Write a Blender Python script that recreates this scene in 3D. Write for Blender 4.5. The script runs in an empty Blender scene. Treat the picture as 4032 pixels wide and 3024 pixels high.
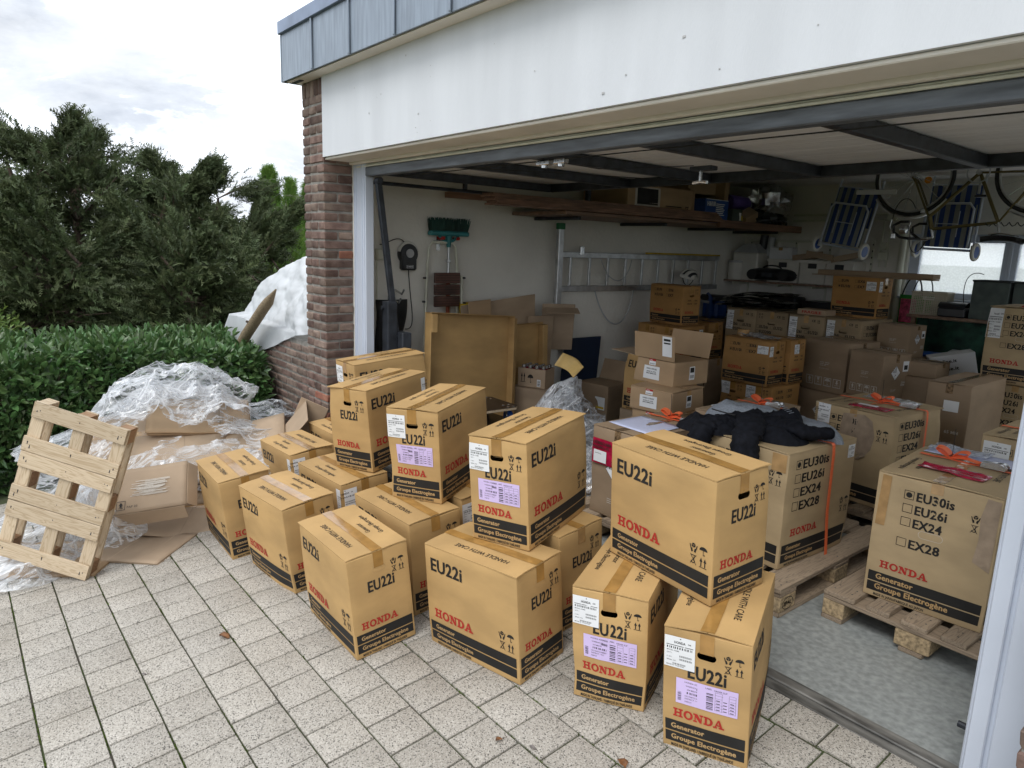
import bpy, bmesh, math, random
import numpy as np
from mathutils import Vector, Matrix
PI = math.pi
random.seed(7)
RNG = np.random.default_rng(11)
SC = bpy.context.scene
COL = SC.collection

# ------------------------------------------------------------------ camera
cam = bpy.data.cameras.new("camera")
cam.sensor_width = 36.0
cam.sensor_fit = 'HORIZONTAL'
cam.lens = 24.604
cam.clip_start = 0.05
cam.clip_end = 900
cam_o = bpy.data.objects.new("camera", cam)
COL.objects.link(cam_o)
_p, _r, _y = math.radians(11.089), math.radians(1.9918), math.radians(140.672)
_f = Vector((math.cos(_y) * math.cos(_p), math.sin(_y) * math.cos(_p), -math.sin(_p)))
_rt = Vector((math.sin(_y), -math.cos(_y), 0))
_u = _rt.cross(_f)
_r2 = math.cos(_r) * _rt + math.sin(_r) * _u
_u2 = -math.sin(_r) * _rt + math.cos(_r) * _u
cam_o.matrix_world = Matrix(((_r2.x, _u2.x, -_f.x, 0), (_r2.y, _u2.y, -_f.y, 0), (_r2.z, _u2.z, -_f.z, 1.6833), (0, 0, 0, 1)))
SC.camera = cam_o

# ------------------------------------------------------------------ sky, sun, exposure
SUN_EL, SUN_AZ = math.radians(54), math.radians(292)     # azimuth: direction the light comes from, seen from above, from +X
world = bpy.data.worlds.new("World")
SC.world = world
world.use_nodes = True
wt = world.node_tree
wt.nodes.clear()
wn = lambda t, **k: (lambda n: ([setattr(n, a, b) for a, b in k.items()], n)[1])(wt.nodes.new(t))
wout = wn('ShaderNodeOutputWorld')
wbg = wn('ShaderNodeBackground')
wbg.inputs['Strength'].default_value = 0.1
sky = wn('ShaderNodeTexSky', sky_type='NISHITA', sun_disc=False)
sky.sun_elevation = SUN_EL
sky.sun_rotation = PI / 2 - SUN_AZ
sky.air_density = 1.0
sky.dust_density = 1.5
wtc = wn('ShaderNodeTexCoord')
wmap = wn('ShaderNodeMapping')
wmap.inputs['Scale'].default_value = (1.0, 1.0, 2.6)
wt.links.new(wtc.outputs['Generated'], wmap.inputs['Vector'])
def wnoise(scale, detail, off, rough=0.55, dist=0.0):
    m = wn('ShaderNodeVectorMath', operation='ADD')
    m.inputs[1].default_value = off
    wt.links.new(wmap.outputs['Vector'], m.inputs[0])
    n = wn('ShaderNodeTexNoise')
    n.inputs['Scale'].default_value = scale
    n.inputs['Detail'].default_value = detail
    n.inputs['Roughness'].default_value = rough
    n.inputs['Distortion'].default_value = dist
    wt.links.new(m.outputs[0], n.inputs['Vector'])
    return n.outputs['Fac']
def wramp(src, stops):
    r = wn('ShaderNodeValToRGB')
    e = r.color_ramp.elements
    while len(e) < len(stops):
        e.new(0.5)
    for q, (p, c) in zip(e, stops):
        q.position = p
        q.color = (*c, 1)
    wt.links.new(src, r.inputs['Fac'])
    return r.outputs['Color']
def wmix(fac, a, b):
    m = wn('ShaderNodeMix', data_type='RGBA')
    for s, v in ((m.inputs[0], fac), (m.inputs[6], a), (m.inputs[7], b)):
        if hasattr(v, 'is_output'):
            wt.links.new(v, s)
        elif isinstance(v, float):
            s.default_value = v
        else:
            s.default_value = (*v, 1)
    return m.outputs[2]
# high thin overcast everywhere, grey cumulus banks drifting through it, small blue gaps
cover = wramp(wnoise(1.3, 4, (3.1, 7.7, 1.2)), [(0.30, (0.80, 0.80, 0.80)), (0.50, (1, 1, 1))])
haze_sky = wmix(cover, sky.outputs['Color'], (10.3, 10.9, 11.7))
bank = wramp(wnoise(3.1, 9, (0.87, 0.32, 0.52), 0.62, 0.35), [(0.505, (0, 0, 0)), (0.565, (0.75, 0.75, 0.75)), (0.70, (1, 1, 1))])
shade = wramp(wnoise(6.0, 6, (5.2, 1.3, 0.4), 0.6), [(0.30, (3.9, 4.3, 5.0)), (0.66, (6.9, 7.2, 7.6))])
wt.links.new(wmix(bank, haze_sky, shade), wbg.inputs['Color'])
wt.links.new(wbg.outputs[0], wout.inputs['Surface'])

sun = bpy.data.lights.new("sun", 'SUN')
sun.energy = 1.15
sun.angle = math.radians(28)
sun.color = (1.0, 0.97, 0.93)
sun_o = bpy.data.objects.new("sun", sun)
COL.objects.link(sun_o)
_d = Vector((math.cos(SUN_AZ) * math.cos(SUN_EL), math.sin(SUN_AZ) * math.cos(SUN_EL), math.sin(SUN_EL)))
sun_o.rotation_euler = _d.to_track_quat('Z', 'Y').to_euler()
sun_o.location = (0, -3, 8)

SC.view_settings.view_transform = 'Standard'
SC.view_settings.look = 'None'
SC.view_settings.exposure = 0.52
SC.view_settings.gamma = 1.0
SC.render.engine = 'CYCLES'
SC.cycles.use_denoising = True
SC.cycles.max_bounces = 10
SC.cycles.diffuse_bounces = 6
SC.cycles.transparent_max_bounces = 16
SC.cycles.caustics_reflective = False
SC.cycles.caustics_refractive = False

# ------------------------------------------------------------------ materials
MATS = {}
def N(nt, t, **k):
    n = nt.nodes.new(t)
    for a, b in k.items():
        setattr(n, a, b)
    return n
def mat(name, col, rough=0.6, metal=0.0, var=0.12, scale=8.0, bump=0.0, bscale=60.0, detail=4.0, col2=None, coord='Object',
        stretch=(1, 1, 1), rnd=0.0, spec=0.5, coat=0.0, seed_rand=True, bdist=0.004):
    """principled material: base colour mottled by noise (var, or towards col2), optional bump, optional per-object shift (rnd)"""
    if name in MATS:
        return MATS[name]
    m = bpy.data.materials.new(name)
    m.use_nodes = True
    nt = m.node_tree
    b = nt.nodes['Principled BSDF']
    b.inputs['Roughness'].default_value = rough
    b.inputs['Metallic'].default_value = metal
    b.inputs['Specular IOR Level'].default_value = spec
    b.inputs['Coat Weight'].default_value = coat
    L = nt.links.new
    tc = N(nt, 'ShaderNodeTexCoord')
    oi = N(nt, 'ShaderNodeObjectInfo')
    add = N(nt, 'ShaderNodeVectorMath', operation='ADD')
    sc = N(nt, 'ShaderNodeVectorMath', operation='SCALE')
    sc.inputs[0].default_value = (13.7, 7.1, 5.3)
    L(oi.outputs['Random'], sc.inputs['Scale'])
    L(tc.outputs[coord], add.inputs[0])
    L(sc.outputs[0], add.inputs[1])
    mp = N(nt, 'ShaderNodeMapping')
    mp.inputs['Scale'].default_value = stretch
    L(add.outputs[0], mp.inputs['Vector'])
    no = N(nt, 'ShaderNodeTexNoise')
    no.inputs['Scale'].default_value = scale
    no.inputs['Detail'].default_value = detail
    L(mp.outputs[0], no.inputs['Vector'])
    rp = N(nt, 'ShaderNodeValToRGB')
    c2 = col2 if col2 else tuple(c * (1 - var * 2) for c in col)
    c1 = col if col2 else tuple(min(1, c * (1 + var)) for c in col)
    rp.color_ramp.elements[0].position = 0.33
    rp.color_ramp.elements[1].position = 0.67
    rp.color_ramp.elements[0].color = (*c2, 1)
    rp.color_ramp.elements[1].color = (*c1, 1)
    L(no.outputs['Fac'], rp.inputs['Fac'])
    src = rp.outputs['Color']
    if rnd:
        hs = N(nt, 'ShaderNodeHueSaturation')
        mr = N(nt, 'ShaderNodeMapRange')
        mr.inputs['To Min'].default_value = 1 - rnd
        mr.inputs['To Max'].default_value = 1 + rnd
        L(oi.outputs['Random'], mr.inputs['Value'])
        L(mr.outputs[0], hs.inputs['Value'])
        L(src, hs.inputs['Color'])
        src = hs.outputs['Color']
    L(src, b.inputs['Base Color'])
    if bump:
        n2 = N(nt, 'ShaderNodeTexNoise')
        n2.inputs['Scale'].default_value = bscale
        n2.inputs['Detail'].default_value = 5
        L(mp.outputs[0], n2.inputs['Vector'])
        bp = N(nt, 'ShaderNodeBump')
        bp.inputs['Strength'].default_value = bump
        bp.inputs['Distance'].default_value = bdist
        L(n2.outputs['Fac'], bp.inputs['Height'])
        L(bp.outputs[0], b.inputs['Normal'])
    MATS[name] = m
    return m
def kraft(name, col, rough=0.72):
    m = mat(name, col, rough, var=0.085, scale=3.4, detail=8.0, bump=0.12, bscale=90, stretch=(1, 1, 2.2), rnd=0.08, spec=0.35, bdist=0.002)
    return m

M_K22 = kraft('kraft_golden', (0.49, 0.310, 0.128))
M_K10 = kraft('kraft_amber', (0.42, 0.225, 0.075))
M_K30 = kraft('kraft_buff', (0.44, 0.325, 0.185))
M_K32 = kraft('kraft_dull', (0.34, 0.255, 0.155))
M_KEF = kraft('kraft_brown', (0.33, 0.235, 0.150))
M_KOIL = kraft('kraft_tan', (0.40, 0.27, 0.155))
M_KGREY = kraft('kraft_greyish', (0.40, 0.295, 0.20))
M_KDARK = kraft('kraft_inside', (0.20, 0.13, 0.06))
M_BLACK = mat('print_black', (0.022, 0.021, 0.020), 0.6, var=0.1, spec=0.25)
M_RED = mat('print_red', (0.42, 0.030, 0.024), 0.6, var=0.06, spec=0.25)
M_WHITEINK = mat('print_white', (0.62, 0.58, 0.52), 0.7, var=0.06, spec=0.25)
M_INKK = mat('print_kraft', (0.46, 0.30, 0.14), 0.7, var=0.06, spec=0.25)
M_PAPER = mat('paper_white', (0.78, 0.79, 0.80), 0.5, var=0.03, scale=5)
M_LILAC = mat('paper_lilac', (0.62, 0.50, 0.78), 0.5, var=0.03, scale=5)
M_BLUEPAPER = mat('paper_pale_blue', (0.60, 0.64, 0.85), 0.35, var=0.04, scale=5)
M_TAPE = mat('tape_brown', (0.40, 0.215, 0.060), 0.16, var=0.12, scale=14, bump=0.25, bscale=25, spec=0.6, coat=0.5)
M_TAPECLR = mat('tape_clear_on_kraft', (0.47, 0.29, 0.13), 0.12, var=0.10, scale=20, bump=0.35, bscale=18, spec=0.6, coat=0.7)
M_TAPEEF = mat('tape_logo', (0.24, 0.155, 0.085), 0.18, var=0.35, scale=55, bump=0.3, bscale=30, spec=0.6, coat=0.5)
M_WHITE = mat('render_white', (0.67, 0.69, 0.72), 0.85, var=0.03, scale=2.2, stretch=(2.6, 1, .5), detail=8, bump=0.35, bscale=85, spec=0.2, bdist=0.003)
M_SOFFIT = mat('soffit_white', (0.74, 0.70, 0.63), 0.85, var=0.05, scale=3, bump=0.2, bscale=60, spec=0.2)
M_WALLIN = mat('garage_wall_plaster', (0.80, 0.775, 0.71), 0.9, var=0.06, scale=1.3, bump=0.8, bscale=26, spec=0.15, bdist=0.006)
M_CEIL = mat('ceiling_paint', (0.8, 0.78, 0.74), 0.9, var=0.05)
M_CONC = None
M_ZINC = mat('zinc_sheet', (0.27, 0.315, 0.37), 0.42, 0.5, var=0.10, scale=5, stretch=(7, 7, 0.7), rnd=0.05)
M_ZINCTOP = mat('zinc_coping', (0.23, 0.28, 0.38), 0.42, 0.5, var=0.12, scale=4)
M_STEELDK = mat('steel_dark_paint', (0.035, 0.040, 0.050), 0.45, 0.2, var=0.25, scale=14, spec=0.5)
M_STEELBAR = mat('steel_grey_paint', (0.13, 0.145, 0.165), 0.5, 0.25, var=0.22, scale=9, bump=0.1, stretch=(0.4, 3, 3))
M_DOORW = mat('door_panel_white', (0.76, 0.745, 0.73), 0.5, var=0.05, scale=4, stretch=(0.3, 4, 4))
M_WFRAME = mat('frame_white_paint', (0.55, 0.60, 0.69), 0.45, var=0.02, scale=3)
M_CREAM = mat('cream_paint', (0.66, 0.66, 0.55), 0.5, var=0.06)
M_ALU = mat('aluminium', (0.55, 0.56, 0.57), 0.35, 0.85, var=0.10, scale=12)
M_CHROME = mat('galvanised', (0.62, 0.63, 0.64), 0.25, 0.9, var=0.08)
M_RUBBER = mat('black_rubber', (0.018, 0.018, 0.019), 0.65, var=0.2)
M_BLKPL = mat('black_plastic', (0.020, 0.021, 0.024), 0.38, var=0.15)
M_GREYPL = mat('grey_plastic', (0.45, 0.46, 0.47), 0.5, var=0.05)
M_WPL = mat('white_plastic', (0.66, 0.64, 0.58), 0.45, var=0.04)
M_GREEN = mat('green_plastic', (0.015, 0.16, 0.055), 0.5, var=0.1)
M_TEAL = mat('teal_plastic', (0.03, 0.22, 0.23), 0.45, var=0.1)
M_BRIST = mat('dark_green_bristle', (0.010, 0.055, 0.040), 0.7, var=0.3)
M_ORANGE = mat('orange_strap', (0.90, 0.175, 0.060), 0.55, var=0.06, scale=60, stretch=(1, 1, 6))
M_REDLAC = mat('red_lacquer', (0.30, 0.055, 0.02), 0.4, var=0.1)
M_REDPL = mat('red_film', (0.45, 0.012, 0.055), 0.18, var=0.15, scale=30, bump=0.5, bscale=25, coat=0.6)
M_BLUE = mat('blue_plastic', (0.012, 0.07, 0.30), 0.45, var=0.1)
M_NAVY = mat('navy_fabric', (0.0075, 0.0085, 0.013), 0.85, var=0.25, scale=40, spec=0.2)
M_LINING = mat('grey_lining', (0.24, 0.265, 0.30), 0.85, var=0.14, scale=70, stretch=(1, 6, 1), spec=0.2)
M_PURPLE = mat('purple_foam', (0.12, 0.07, 0.34), 0.7, var=0.12, bump=0.3, bscale=120)
M_FOIL = mat('silver_foil', (0.60, 0.60, 0.60), 0.22, 0.9, var=0.2, scale=8)
M_BLKFOIL = mat('dark_plastic_sheet', (0.030, 0.034, 0.033), 0.22, var=0.3, scale=6, spec=0.6)
M_YELLOW = mat('yellow_print', (0.62, 0.42, 0.02), 0.5)
M_PINK = mat('pink_print', (0.55, 0.08, 0.16), 0.6, var=0.3, scale=30)
M_GREENBAG = mat('green_bag', (0.03, 0.30, 0.04), 0.6, var=0.1)
M_GREYFAB = mat('grey_green_fabric', (0.10, 0.125, 0.115), 0.85, var=0.12, scale=12)
M_BASKET = mat('cream_wicker_plastic', (0.52, 0.47, 0.36), 0.6, var=0.1)
M_GOLDTUBE = mat('olive_gold_paint', (0.16, 0.13, 0.05), 0.3, 0.5, var=0.12)
M_AMBER = mat('amber_reflector', (0.75, 0.28, 0.01), 0.25)
M_REDWOOD = mat('stained_board', (0.27, 0.15, 0.095), 0.6, var=0.25, scale=9, stretch=(0.6, 0.12, 3), bump=0.15, rnd=0.15)
M_BROWNWOOD = mat('brown_step_wood', (0.10, 0.042, 0.028), 0.5, var=0.25, scale=7, stretch=(6, 1, 1))
M_SHELFWOOD = mat('shelf_wood', (0.24, 0.15, 0.10), 0.6, var=0.18, scale=5, stretch=(4, 0.4, 4))
M_GREENCLOTH = mat('green_netting', (0.012, 0.055, 0.035), 0.85, var=0.35, scale=10)

def wood(name, col, dark, scale=3.0, rnd=0.12, rough=0.65):
    """plank: grain runs along local X, growth-ring figure from stretched noise"""
    if name in MATS:
        return MATS[name]
    m = bpy.data.materials.new(name)
    m.use_nodes = True
    nt = m.node_tree
    b = nt.nodes['Principled BSDF']
    b.inputs['Roughness'].default_value = rough
    b.inputs['Specular IOR Level'].default_value = 0.3
    L = nt.links.new
    tc = N(nt, 'ShaderNodeTexCoord')
    oi = N(nt, 'ShaderNodeObjectInfo')
    sc = N(nt, 'ShaderNodeVectorMath', operation='SCALE')
    sc.inputs[0].default_value = (31.7, 17.1, 9.3)
    L(oi.outputs['Random'], sc.inputs['Scale'])
    add = N(nt, 'ShaderNodeVectorMath', operation='ADD')
    L(tc.outputs['Object'], add.inputs[0])
    L(sc.outputs[0], add.inputs[1])
    mp = N(nt, 'ShaderNodeMapping')
    mp.inputs['Scale'].default_value = (0.9, 9, 9)
    L(add.outputs[0], mp.inputs['Vector'])
    n1 = N(nt, 'ShaderNodeTexNoise')
    n1.inputs['Scale'].default_value = scale
    n1.inputs['Detail'].default_value = 3
    n1.inputs['Distortion'].default_value = 0.8
    L(mp.outputs[0], n1.inputs['Vector'])
    mul = N(nt, 'ShaderNodeMath', operation='MULTIPLY')
    mul.inputs[1].default_value = 9
    L(n1.outputs['Fac'], mul.inputs[0])
    si = N(nt, 'ShaderNodeMath', operation='PINGPONG')
    si.inputs[1].default_value = 0.5
    L(mul.outputs[0], si.inputs[0])
    rp = N(nt, 'ShaderNodeValToRGB')
    rp.color_ramp.elements[0].color = (*dark, 1)
    rp.color_ramp.elements[1].color = (*col, 1)
    rp.color_ramp.elements[0].position = 0.0
    rp.color_ramp.elements[1].position = 0.28
    L(si.outputs[0], rp.inputs['Fac'])
    hs = N(nt, 'ShaderNodeHueSaturation')
    mr = N(nt, 'ShaderNodeMapRange')
    mr.inputs['To Min'].default_value = 1 - rnd
    mr.inputs['To Max'].default_value = 1 + rnd
    L(oi.outputs['Random'], mr.inputs['Value'])
    L(mr.outputs[0], hs.inputs['Value'])
    L(rp.outputs['Color'], hs.inputs['Color'])
    L(hs.outputs['Color'], b.inputs['Base Color'])
    bp = N(nt, 'ShaderNodeBump')
    bp.inputs['Strength'].default_value = 0.15
    bp.inputs['Distance'].default_value = 0.002
    L(si.outputs[0], bp.inputs['Height'])
    L(bp.outputs[0], b.inputs['Normal'])
    MATS[name] = m
    return m
M_PINE = wood('pale_pallet_wood', (0.56, 0.45, 0.315), (0.42, 0.315, 0.20), rnd=0.12)
M_PINEDK = wood('brown_block_wood', (0.30, 0.18, 0.10), (0.22, 0.12, 0.06), rnd=0.2)
M_EPAL = wood('weathered_pallet_wood', (0.33, 0.255, 0.18), (0.21, 0.16, 0.115), rnd=0.16, rough=0.8)
M_CHIP = mat('pressed_wood_block', (0.42, 0.31, 0.18), 0.8, var=0.25, scale=70, bump=0.6, bscale=90)
M_POST = wood('grey_post_wood', (0.26, 0.20, 0.125), (0.15, 0.11, 0.07), rough=0.85)

def paver_mat():
    m = bpy.data.materials.new('washed_concrete')
    m.use_nodes = True
    nt = m.node_tree
    b = nt.nodes['Principled BSDF']
    b.inputs['Roughness'].default_value = 0.85
    b.inputs['Specular IOR Level'].default_value = 0.25
    L = nt.links.new
    geo = N(nt, 'ShaderNodeNewGeometry')
    oi = N(nt, 'ShaderNodeObjectInfo')
    def vor(scale):
        v = N(nt, 'ShaderNodeTexVoronoi')
        v.inputs['Scale'].default_value = scale
        L(geo.outputs['Position'], v.inputs['Vector'])
        return v
    v1 = vor(250)
    sep = N(nt, 'ShaderNodeSeparateColor')
    L(v1.outputs['Color'], sep.inputs[0])
    r1 = N(nt, 'ShaderNodeValToRGB')
    el = r1.color_ramp.elements
    el[0].position, el[0].color = 0.0, (0.10, 0.096, 0.088, 1)
    el[1].position, el[1].color = 1.0, (0.57, 0.54, 0.49, 1)
    for p, c in ((0.10, (0.16, 0.15, 0.135, 1)), (0.16, (0.345, 0.322, 0.285, 1)), (0.45, (0.405, 0.378, 0.335, 1)), (0.8, (0.465, 0.435, 0.39, 1))):
        e = el.new(p)
        e.color = c
    r1.color_ramp.interpolation = 'LINEAR'
    L(sep.outputs[0], r1.inputs['Fac'])
    n1 = N(nt, 'ShaderNodeTexNoise')
    n1.inputs['Scale'].default_value = 2.3
    n1.inputs['Detail'].default_value = 5
    L(geo.outputs['Position'], n1.inputs['Vector'])
    r2 = N(nt, 'ShaderNodeValToRGB')
    r2.color_ramp.elements[0].position, r2.color_ramp.elements[0].color = 0.3, (0.88, 0.86, 0.83, 1)
    r2.color_ramp.elements[1].position, r2.color_ramp.elements[1].color = 0.7, (1.02, 1.015, 1.01, 1)
    L(n1.outputs['Fac'], r2.inputs['Fac'])
    mx = N(nt, 'ShaderNodeMix', data_type='RGBA', blend_type='MULTIPLY')
    mx.inputs[0].default_value = 1
    L(r1.outputs[0], mx.inputs[6])
    L(r2.outputs[0], mx.inputs[7])
    hs = N(nt, 'ShaderNodeHueSaturation')
    mr = N(nt, 'ShaderNodeMapRange')
    mr.inputs['To Min'].default_value = 0.92
    mr.inputs['To Max'].default_value = 1.06
    L(oi.outputs['Random'], mr.inputs['Value'])
    L(mr.outputs[0], hs.inputs['Value'])
    L(mx.outputs[2], hs.inputs['Color'])
    L(hs.outputs[0], b.inputs['Base Color'])
    bp = N(nt, 'ShaderNodeBump')
    bp.inputs['Strength'].default_value = 0.35
    bp.inputs['Distance'].default_value = 0.003
    L(v1.outputs['Distance'], bp.inputs['Height'])
    bp.invert = True
    L(bp.outputs[0], b.inputs['Normal'])
    return m
M_PAVER = paver_mat()
M_JOINT = mat('joint_earth', (0.055, 0.047, 0.036), 0.95, var=0.2, scale=6, col2=(0.050, 0.075, 0.018), coord='Object')
M_MOSS = mat('moss_green', (0.105, 0.155, 0.022), 0.95, var=0.3, scale=30)
M_FLOOR = mat('garage_floor_paint', (0.34, 0.36, 0.35), 0.55, var=0.20, scale=34, detail=15, bump=0.12, bscale=200, col2=(0.22, 0.235, 0.23))
M_STRIP = mat('threshold_steel', (0.22, 0.215, 0.20), 0.5, 0.3, var=0.3, scale=6, stretch=(1, 4, 1))
M_BRICK = mat('brick_red_brown', (0.215, 0.148, 0.122), 0.9, scale=12, col2=(0.120, 0.076, 0.064), bump=0.9, bscale=38, rnd=0.34, spec=0.2, bdist=0.006)
M_BRICKG = mat('brick_grey_brown', (0.27, 0.205, 0.165), 0.9, scale=14, col2=(0.165, 0.115, 0.095), bump=0.9, bscale=38, rnd=0.28, spec=0.2, bdist=0.006)
M_BRICKR = mat('brick_orange_red', (0.29, 0.140, 0.092), 0.9, scale=14, col2=(0.19, 0.075, 0.055), bump=0.9, bscale=38, rnd=0.25, spec=0.2, bdist=0.006)
M_MORTAR = mat('mortar_grey', (0.27, 0.255, 0.23), 0.95, var=0.12, scale=20, bump=0.6, bscale=90, spec=0.1)
M_GROUND = mat('grass_ground', (0.055, 0.075, 0.025), 0.95, var=0.35, scale=1.5, bump=0.5, bscale=30)
M_BARK = mat('bark_brown', (0.10, 0.070, 0.050), 0.9, var=0.35, scale=10, stretch=(3, 3, 0.8), bump=0.9, bscale=25, bdist=0.01)
M_DEADWOOD = mat('bare_wood', (0.30, 0.22, 0.15), 0.9, var=0.25, scale=9, bump=0.4)

def leaf_mat(name, col, rough=0.45, trans=0.25, attr=True, spec=0.5):
    m = bpy.data.materials.new(name)
    m.use_nodes = True
    nt = m.node_tree
    b = nt.nodes['Principled BSDF']
    b.inputs['Roughness'].default_value = rough
    b.inputs['Specular IOR Level'].default_value = spec
    L = nt.links.new
    oi = N(nt, 'ShaderNodeObjectInfo')
    hs = N(nt, 'ShaderNodeHueSaturation')
    hs.inputs['Color'].default_value = (*col, 1)
    if attr:
        at = N(nt, 'ShaderNodeAttribute', attribute_name='tint')
        sp = N(nt, 'ShaderNodeSeparateColor')
        L(at.outputs['Color'], sp.inputs[0])
        a1, a2 = sp.outputs[0], sp.outputs[1]
    else:
        a1 = a2 = oi.outputs['Random']
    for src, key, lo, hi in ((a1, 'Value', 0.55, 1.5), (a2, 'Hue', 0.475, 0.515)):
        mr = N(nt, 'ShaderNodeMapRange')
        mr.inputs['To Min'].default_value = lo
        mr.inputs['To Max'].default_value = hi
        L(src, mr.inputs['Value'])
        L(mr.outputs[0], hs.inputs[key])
    L(hs.outputs[0], b.inputs['Base Color'])
    if trans:
        tr = N(nt, 'ShaderNodeBsdfTranslucent')
        L(hs.outputs[0], tr.inputs['Color'])
        mx = N(nt, 'ShaderNodeMixShader')
        mx.inputs[0].default_value = trans
        L(b.outputs[0], mx.inputs[1])
        L(tr.outputs[0], mx.inputs[2])
        L(mx.outputs[0], nt.nodes['Material Output'].inputs['Surface'])
    MATS[name] = m
    return m
M_YEW = leaf_mat('yew_needles', (0.072, 0.097, 0.040), 0.6, 0.12, spec=0.3)
M_HEDGE = leaf_mat('laurel_leaves', (0.082, 0.158, 0.052), 0.30, 0.18)
M_HEDGEO = leaf_mat('laurel_leaf_single', (0.086, 0.162, 0.054), 0.30, 0.18, attr=False)
M_THUJA = leaf_mat('thuja_sprays', (0.14, 0.25, 0.05), 0.6, 0.2, spec=0.3)
M_BUSH = leaf_mat('bright_bush_leaves', (0.14, 0.22, 0.05), 0.45, 0.3)

def film_mat(name, clear=0.62, tint=(0.90, 0.93, 0.97)):
    """thin crumpled plastic film: mostly see-through, milky where it is creased"""
    m = bpy.data.materials.new(name)
    m.use_nodes = True
    nt = m.node_tree
    nt.nodes.clear()
    L = nt.links.new
    out = N(nt, 'ShaderNodeOutputMaterial')
    tc = N(nt, 'ShaderNodeTexCoord')
    def ridge(scale, dist, wd):
        n = N(nt, 'ShaderNodeTexNoise')
        n.inputs['Scale'].default_value = scale
        n.inputs['Detail'].default_value = 5
        n.inputs['Distortion'].default_value = dist
        mp = N(nt, 'ShaderNodeMapping')
        mp.inputs['Scale'].default_value = (1, 0.30, 0.7)
        mp.inputs['Rotation'].default_value = (0.3, 0.2, 0.7)
        L(tc.outputs['Object'], mp.inputs[0])
        L(mp.outputs[0], n.inputs['Vector'])
        s = N(nt, 'ShaderNodeMath', operation='SUBTRACT')
        s.inputs[1].default_value = 0.5
        L(n.outputs['Fac'], s.inputs[0])
        a = N(nt, 'ShaderNodeMath', operation='ABSOLUTE')
        L(s.outputs[0], a.inputs[0])
        mr = N(nt, 'ShaderNodeMapRange')
        mr.inputs['From Max'].default_value = wd
        mr.inputs['To Min'].default_value = 1
        mr.inputs['To Max'].default_value = 0
        L(a.outputs[0], mr.inputs['Value'])
        return mr.outputs[0]
    r1, r2 = ridge(4.6, 1.8, .05), ridge(12, 1.2, .04)
    ad = N(nt, 'ShaderNodeMath', operation='MAXIMUM')
    L(r1, ad.inputs[0])
    L(r2, ad.inputs[1])
    tr = N(nt, 'ShaderNodeBsdfTransparent')
    tr.inputs['Color'].default_value = (0.96, 0.97, 0.98, 1)
    df = N(nt, 'ShaderNodeBsdfDiffuse')
    df.inputs['Color'].default_value = (*tint, 1)
    tl = N(nt, 'ShaderNodeBsdfTranslucent')
    tl.inputs['Color'].default_value = (*tint, 1)
    gl = N(nt, 'ShaderNodeBsdfGlossy')
    gl.inputs['Roughness'].default_value = 0.12
    m0 = N(nt, 'ShaderNodeMixShader')
    m0.inputs[0].default_value = 0.5
    L(df.outputs[0], m0.inputs[1])
    L(tl.outputs[0], m0.inputs[2])
    m1 = N(nt, 'ShaderNodeMixShader')
    m1.inputs[0].default_value = 0.22
    L(m0.outputs[0], m1.inputs[1])
    L(gl.outputs[0], m1.inputs[2])
    fr = N(nt, 'ShaderNodeFresnel')
    fr.inputs['IOR'].default_value = 1.35
    mr = N(nt, 'ShaderNodeMapRange')
    mr.inputs['To Min'].default_value = max(0.0, 1 - clear - 0.10)
    mr.inputs['To Max'].default_value = min(1, 1 - clear + 0.55)
    L(ad.outputs[0], mr.inputs['Value'])
    sm = N(nt, 'ShaderNodeMath', operation='ADD', use_clamp=True)
    L(mr.outputs[0], sm.inputs[0])
    fm = N(nt, 'ShaderNodeMath', operation='MULTIPLY')
    fm.inputs[1].default_value = 0.45
    L(fr.outputs[0], fm.inputs[0])
    L(fm.outputs[0], sm.inputs[1])
    m2 = N(nt, 'ShaderNodeMixShader')
    L(sm.outputs[0], m2.inputs[0])
    L(tr.outputs[0], m2.inputs[1])
    L(m1.outputs[0], m2.inputs[2])
    bp = N(nt, 'ShaderNodeBump')
    bp.inputs['Strength'].default_value = 0.5
    bp.inputs['Distance'].default_value = 0.01
    L(ad.outputs[0], bp.inputs['Height'])
    for s in (gl, df):
        L(bp.outputs[0], s.inputs['Normal'])
    L(m2.outputs[0], out.inputs['Surface'])
    MATS[name] = m
    return m
M_FILM = film_mat('clear_film', 0.83)
M_FILM2 = film_mat('grey_film', 0.86, (0.82, 0.85, 0.90))

def pane_mat(name, lo, hi):
    m = bpy.data.materials.new(name)
    m.use_nodes = True
    nt = m.node_tree
    nt.nodes.clear()
    L = nt.links.new
    out = N(nt, 'ShaderNodeOutputMaterial')
    tl = N(nt, 'ShaderNodeBsdfTranslucent')
    tl.inputs['Color'].default_value = (0.93, 0.96, 0.95, 1)
    tr = N(nt, 'ShaderNodeBsdfTransparent')
    gl = N(nt, 'ShaderNodeBsdfGlossy')
    gl.inputs['Roughness'].default_value = 0.2
    v = N(nt, 'ShaderNodeTexVoronoi')
    v.inputs['Scale'].default_value = 55
    tc = N(nt, 'ShaderNodeTexCoord')
    L(tc.outputs['Object'], v.inputs['Vector'])
    mr = N(nt, 'ShaderNodeMapRange')
    mr.inputs['From Max'].default_value = 0.7
    mr.inputs['To Min'].default_value = lo
    mr.inputs['To Max'].default_value = hi
    L(v.outputs['Distance'], mr.inputs['Value'])
    m1 = N(nt, 'ShaderNodeMixShader')
    L(mr.outputs[0], m1.inputs[0])
    L(tl.outputs[0], m1.inputs[1])
    L(tr.outputs[0], m1.inputs[2])
    m2 = N(nt, 'ShaderNodeMixShader')
    m2.inputs[0].default_value = 0.05
    L(m1.outputs[0], m2.inputs[1])
    L(gl.outputs[0], m2.inputs[2])
    L(m2.outputs[0], out.inputs['Surface'])
    return m
M_PANE = pane_mat('frosted_glass', .36, .48)
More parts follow.
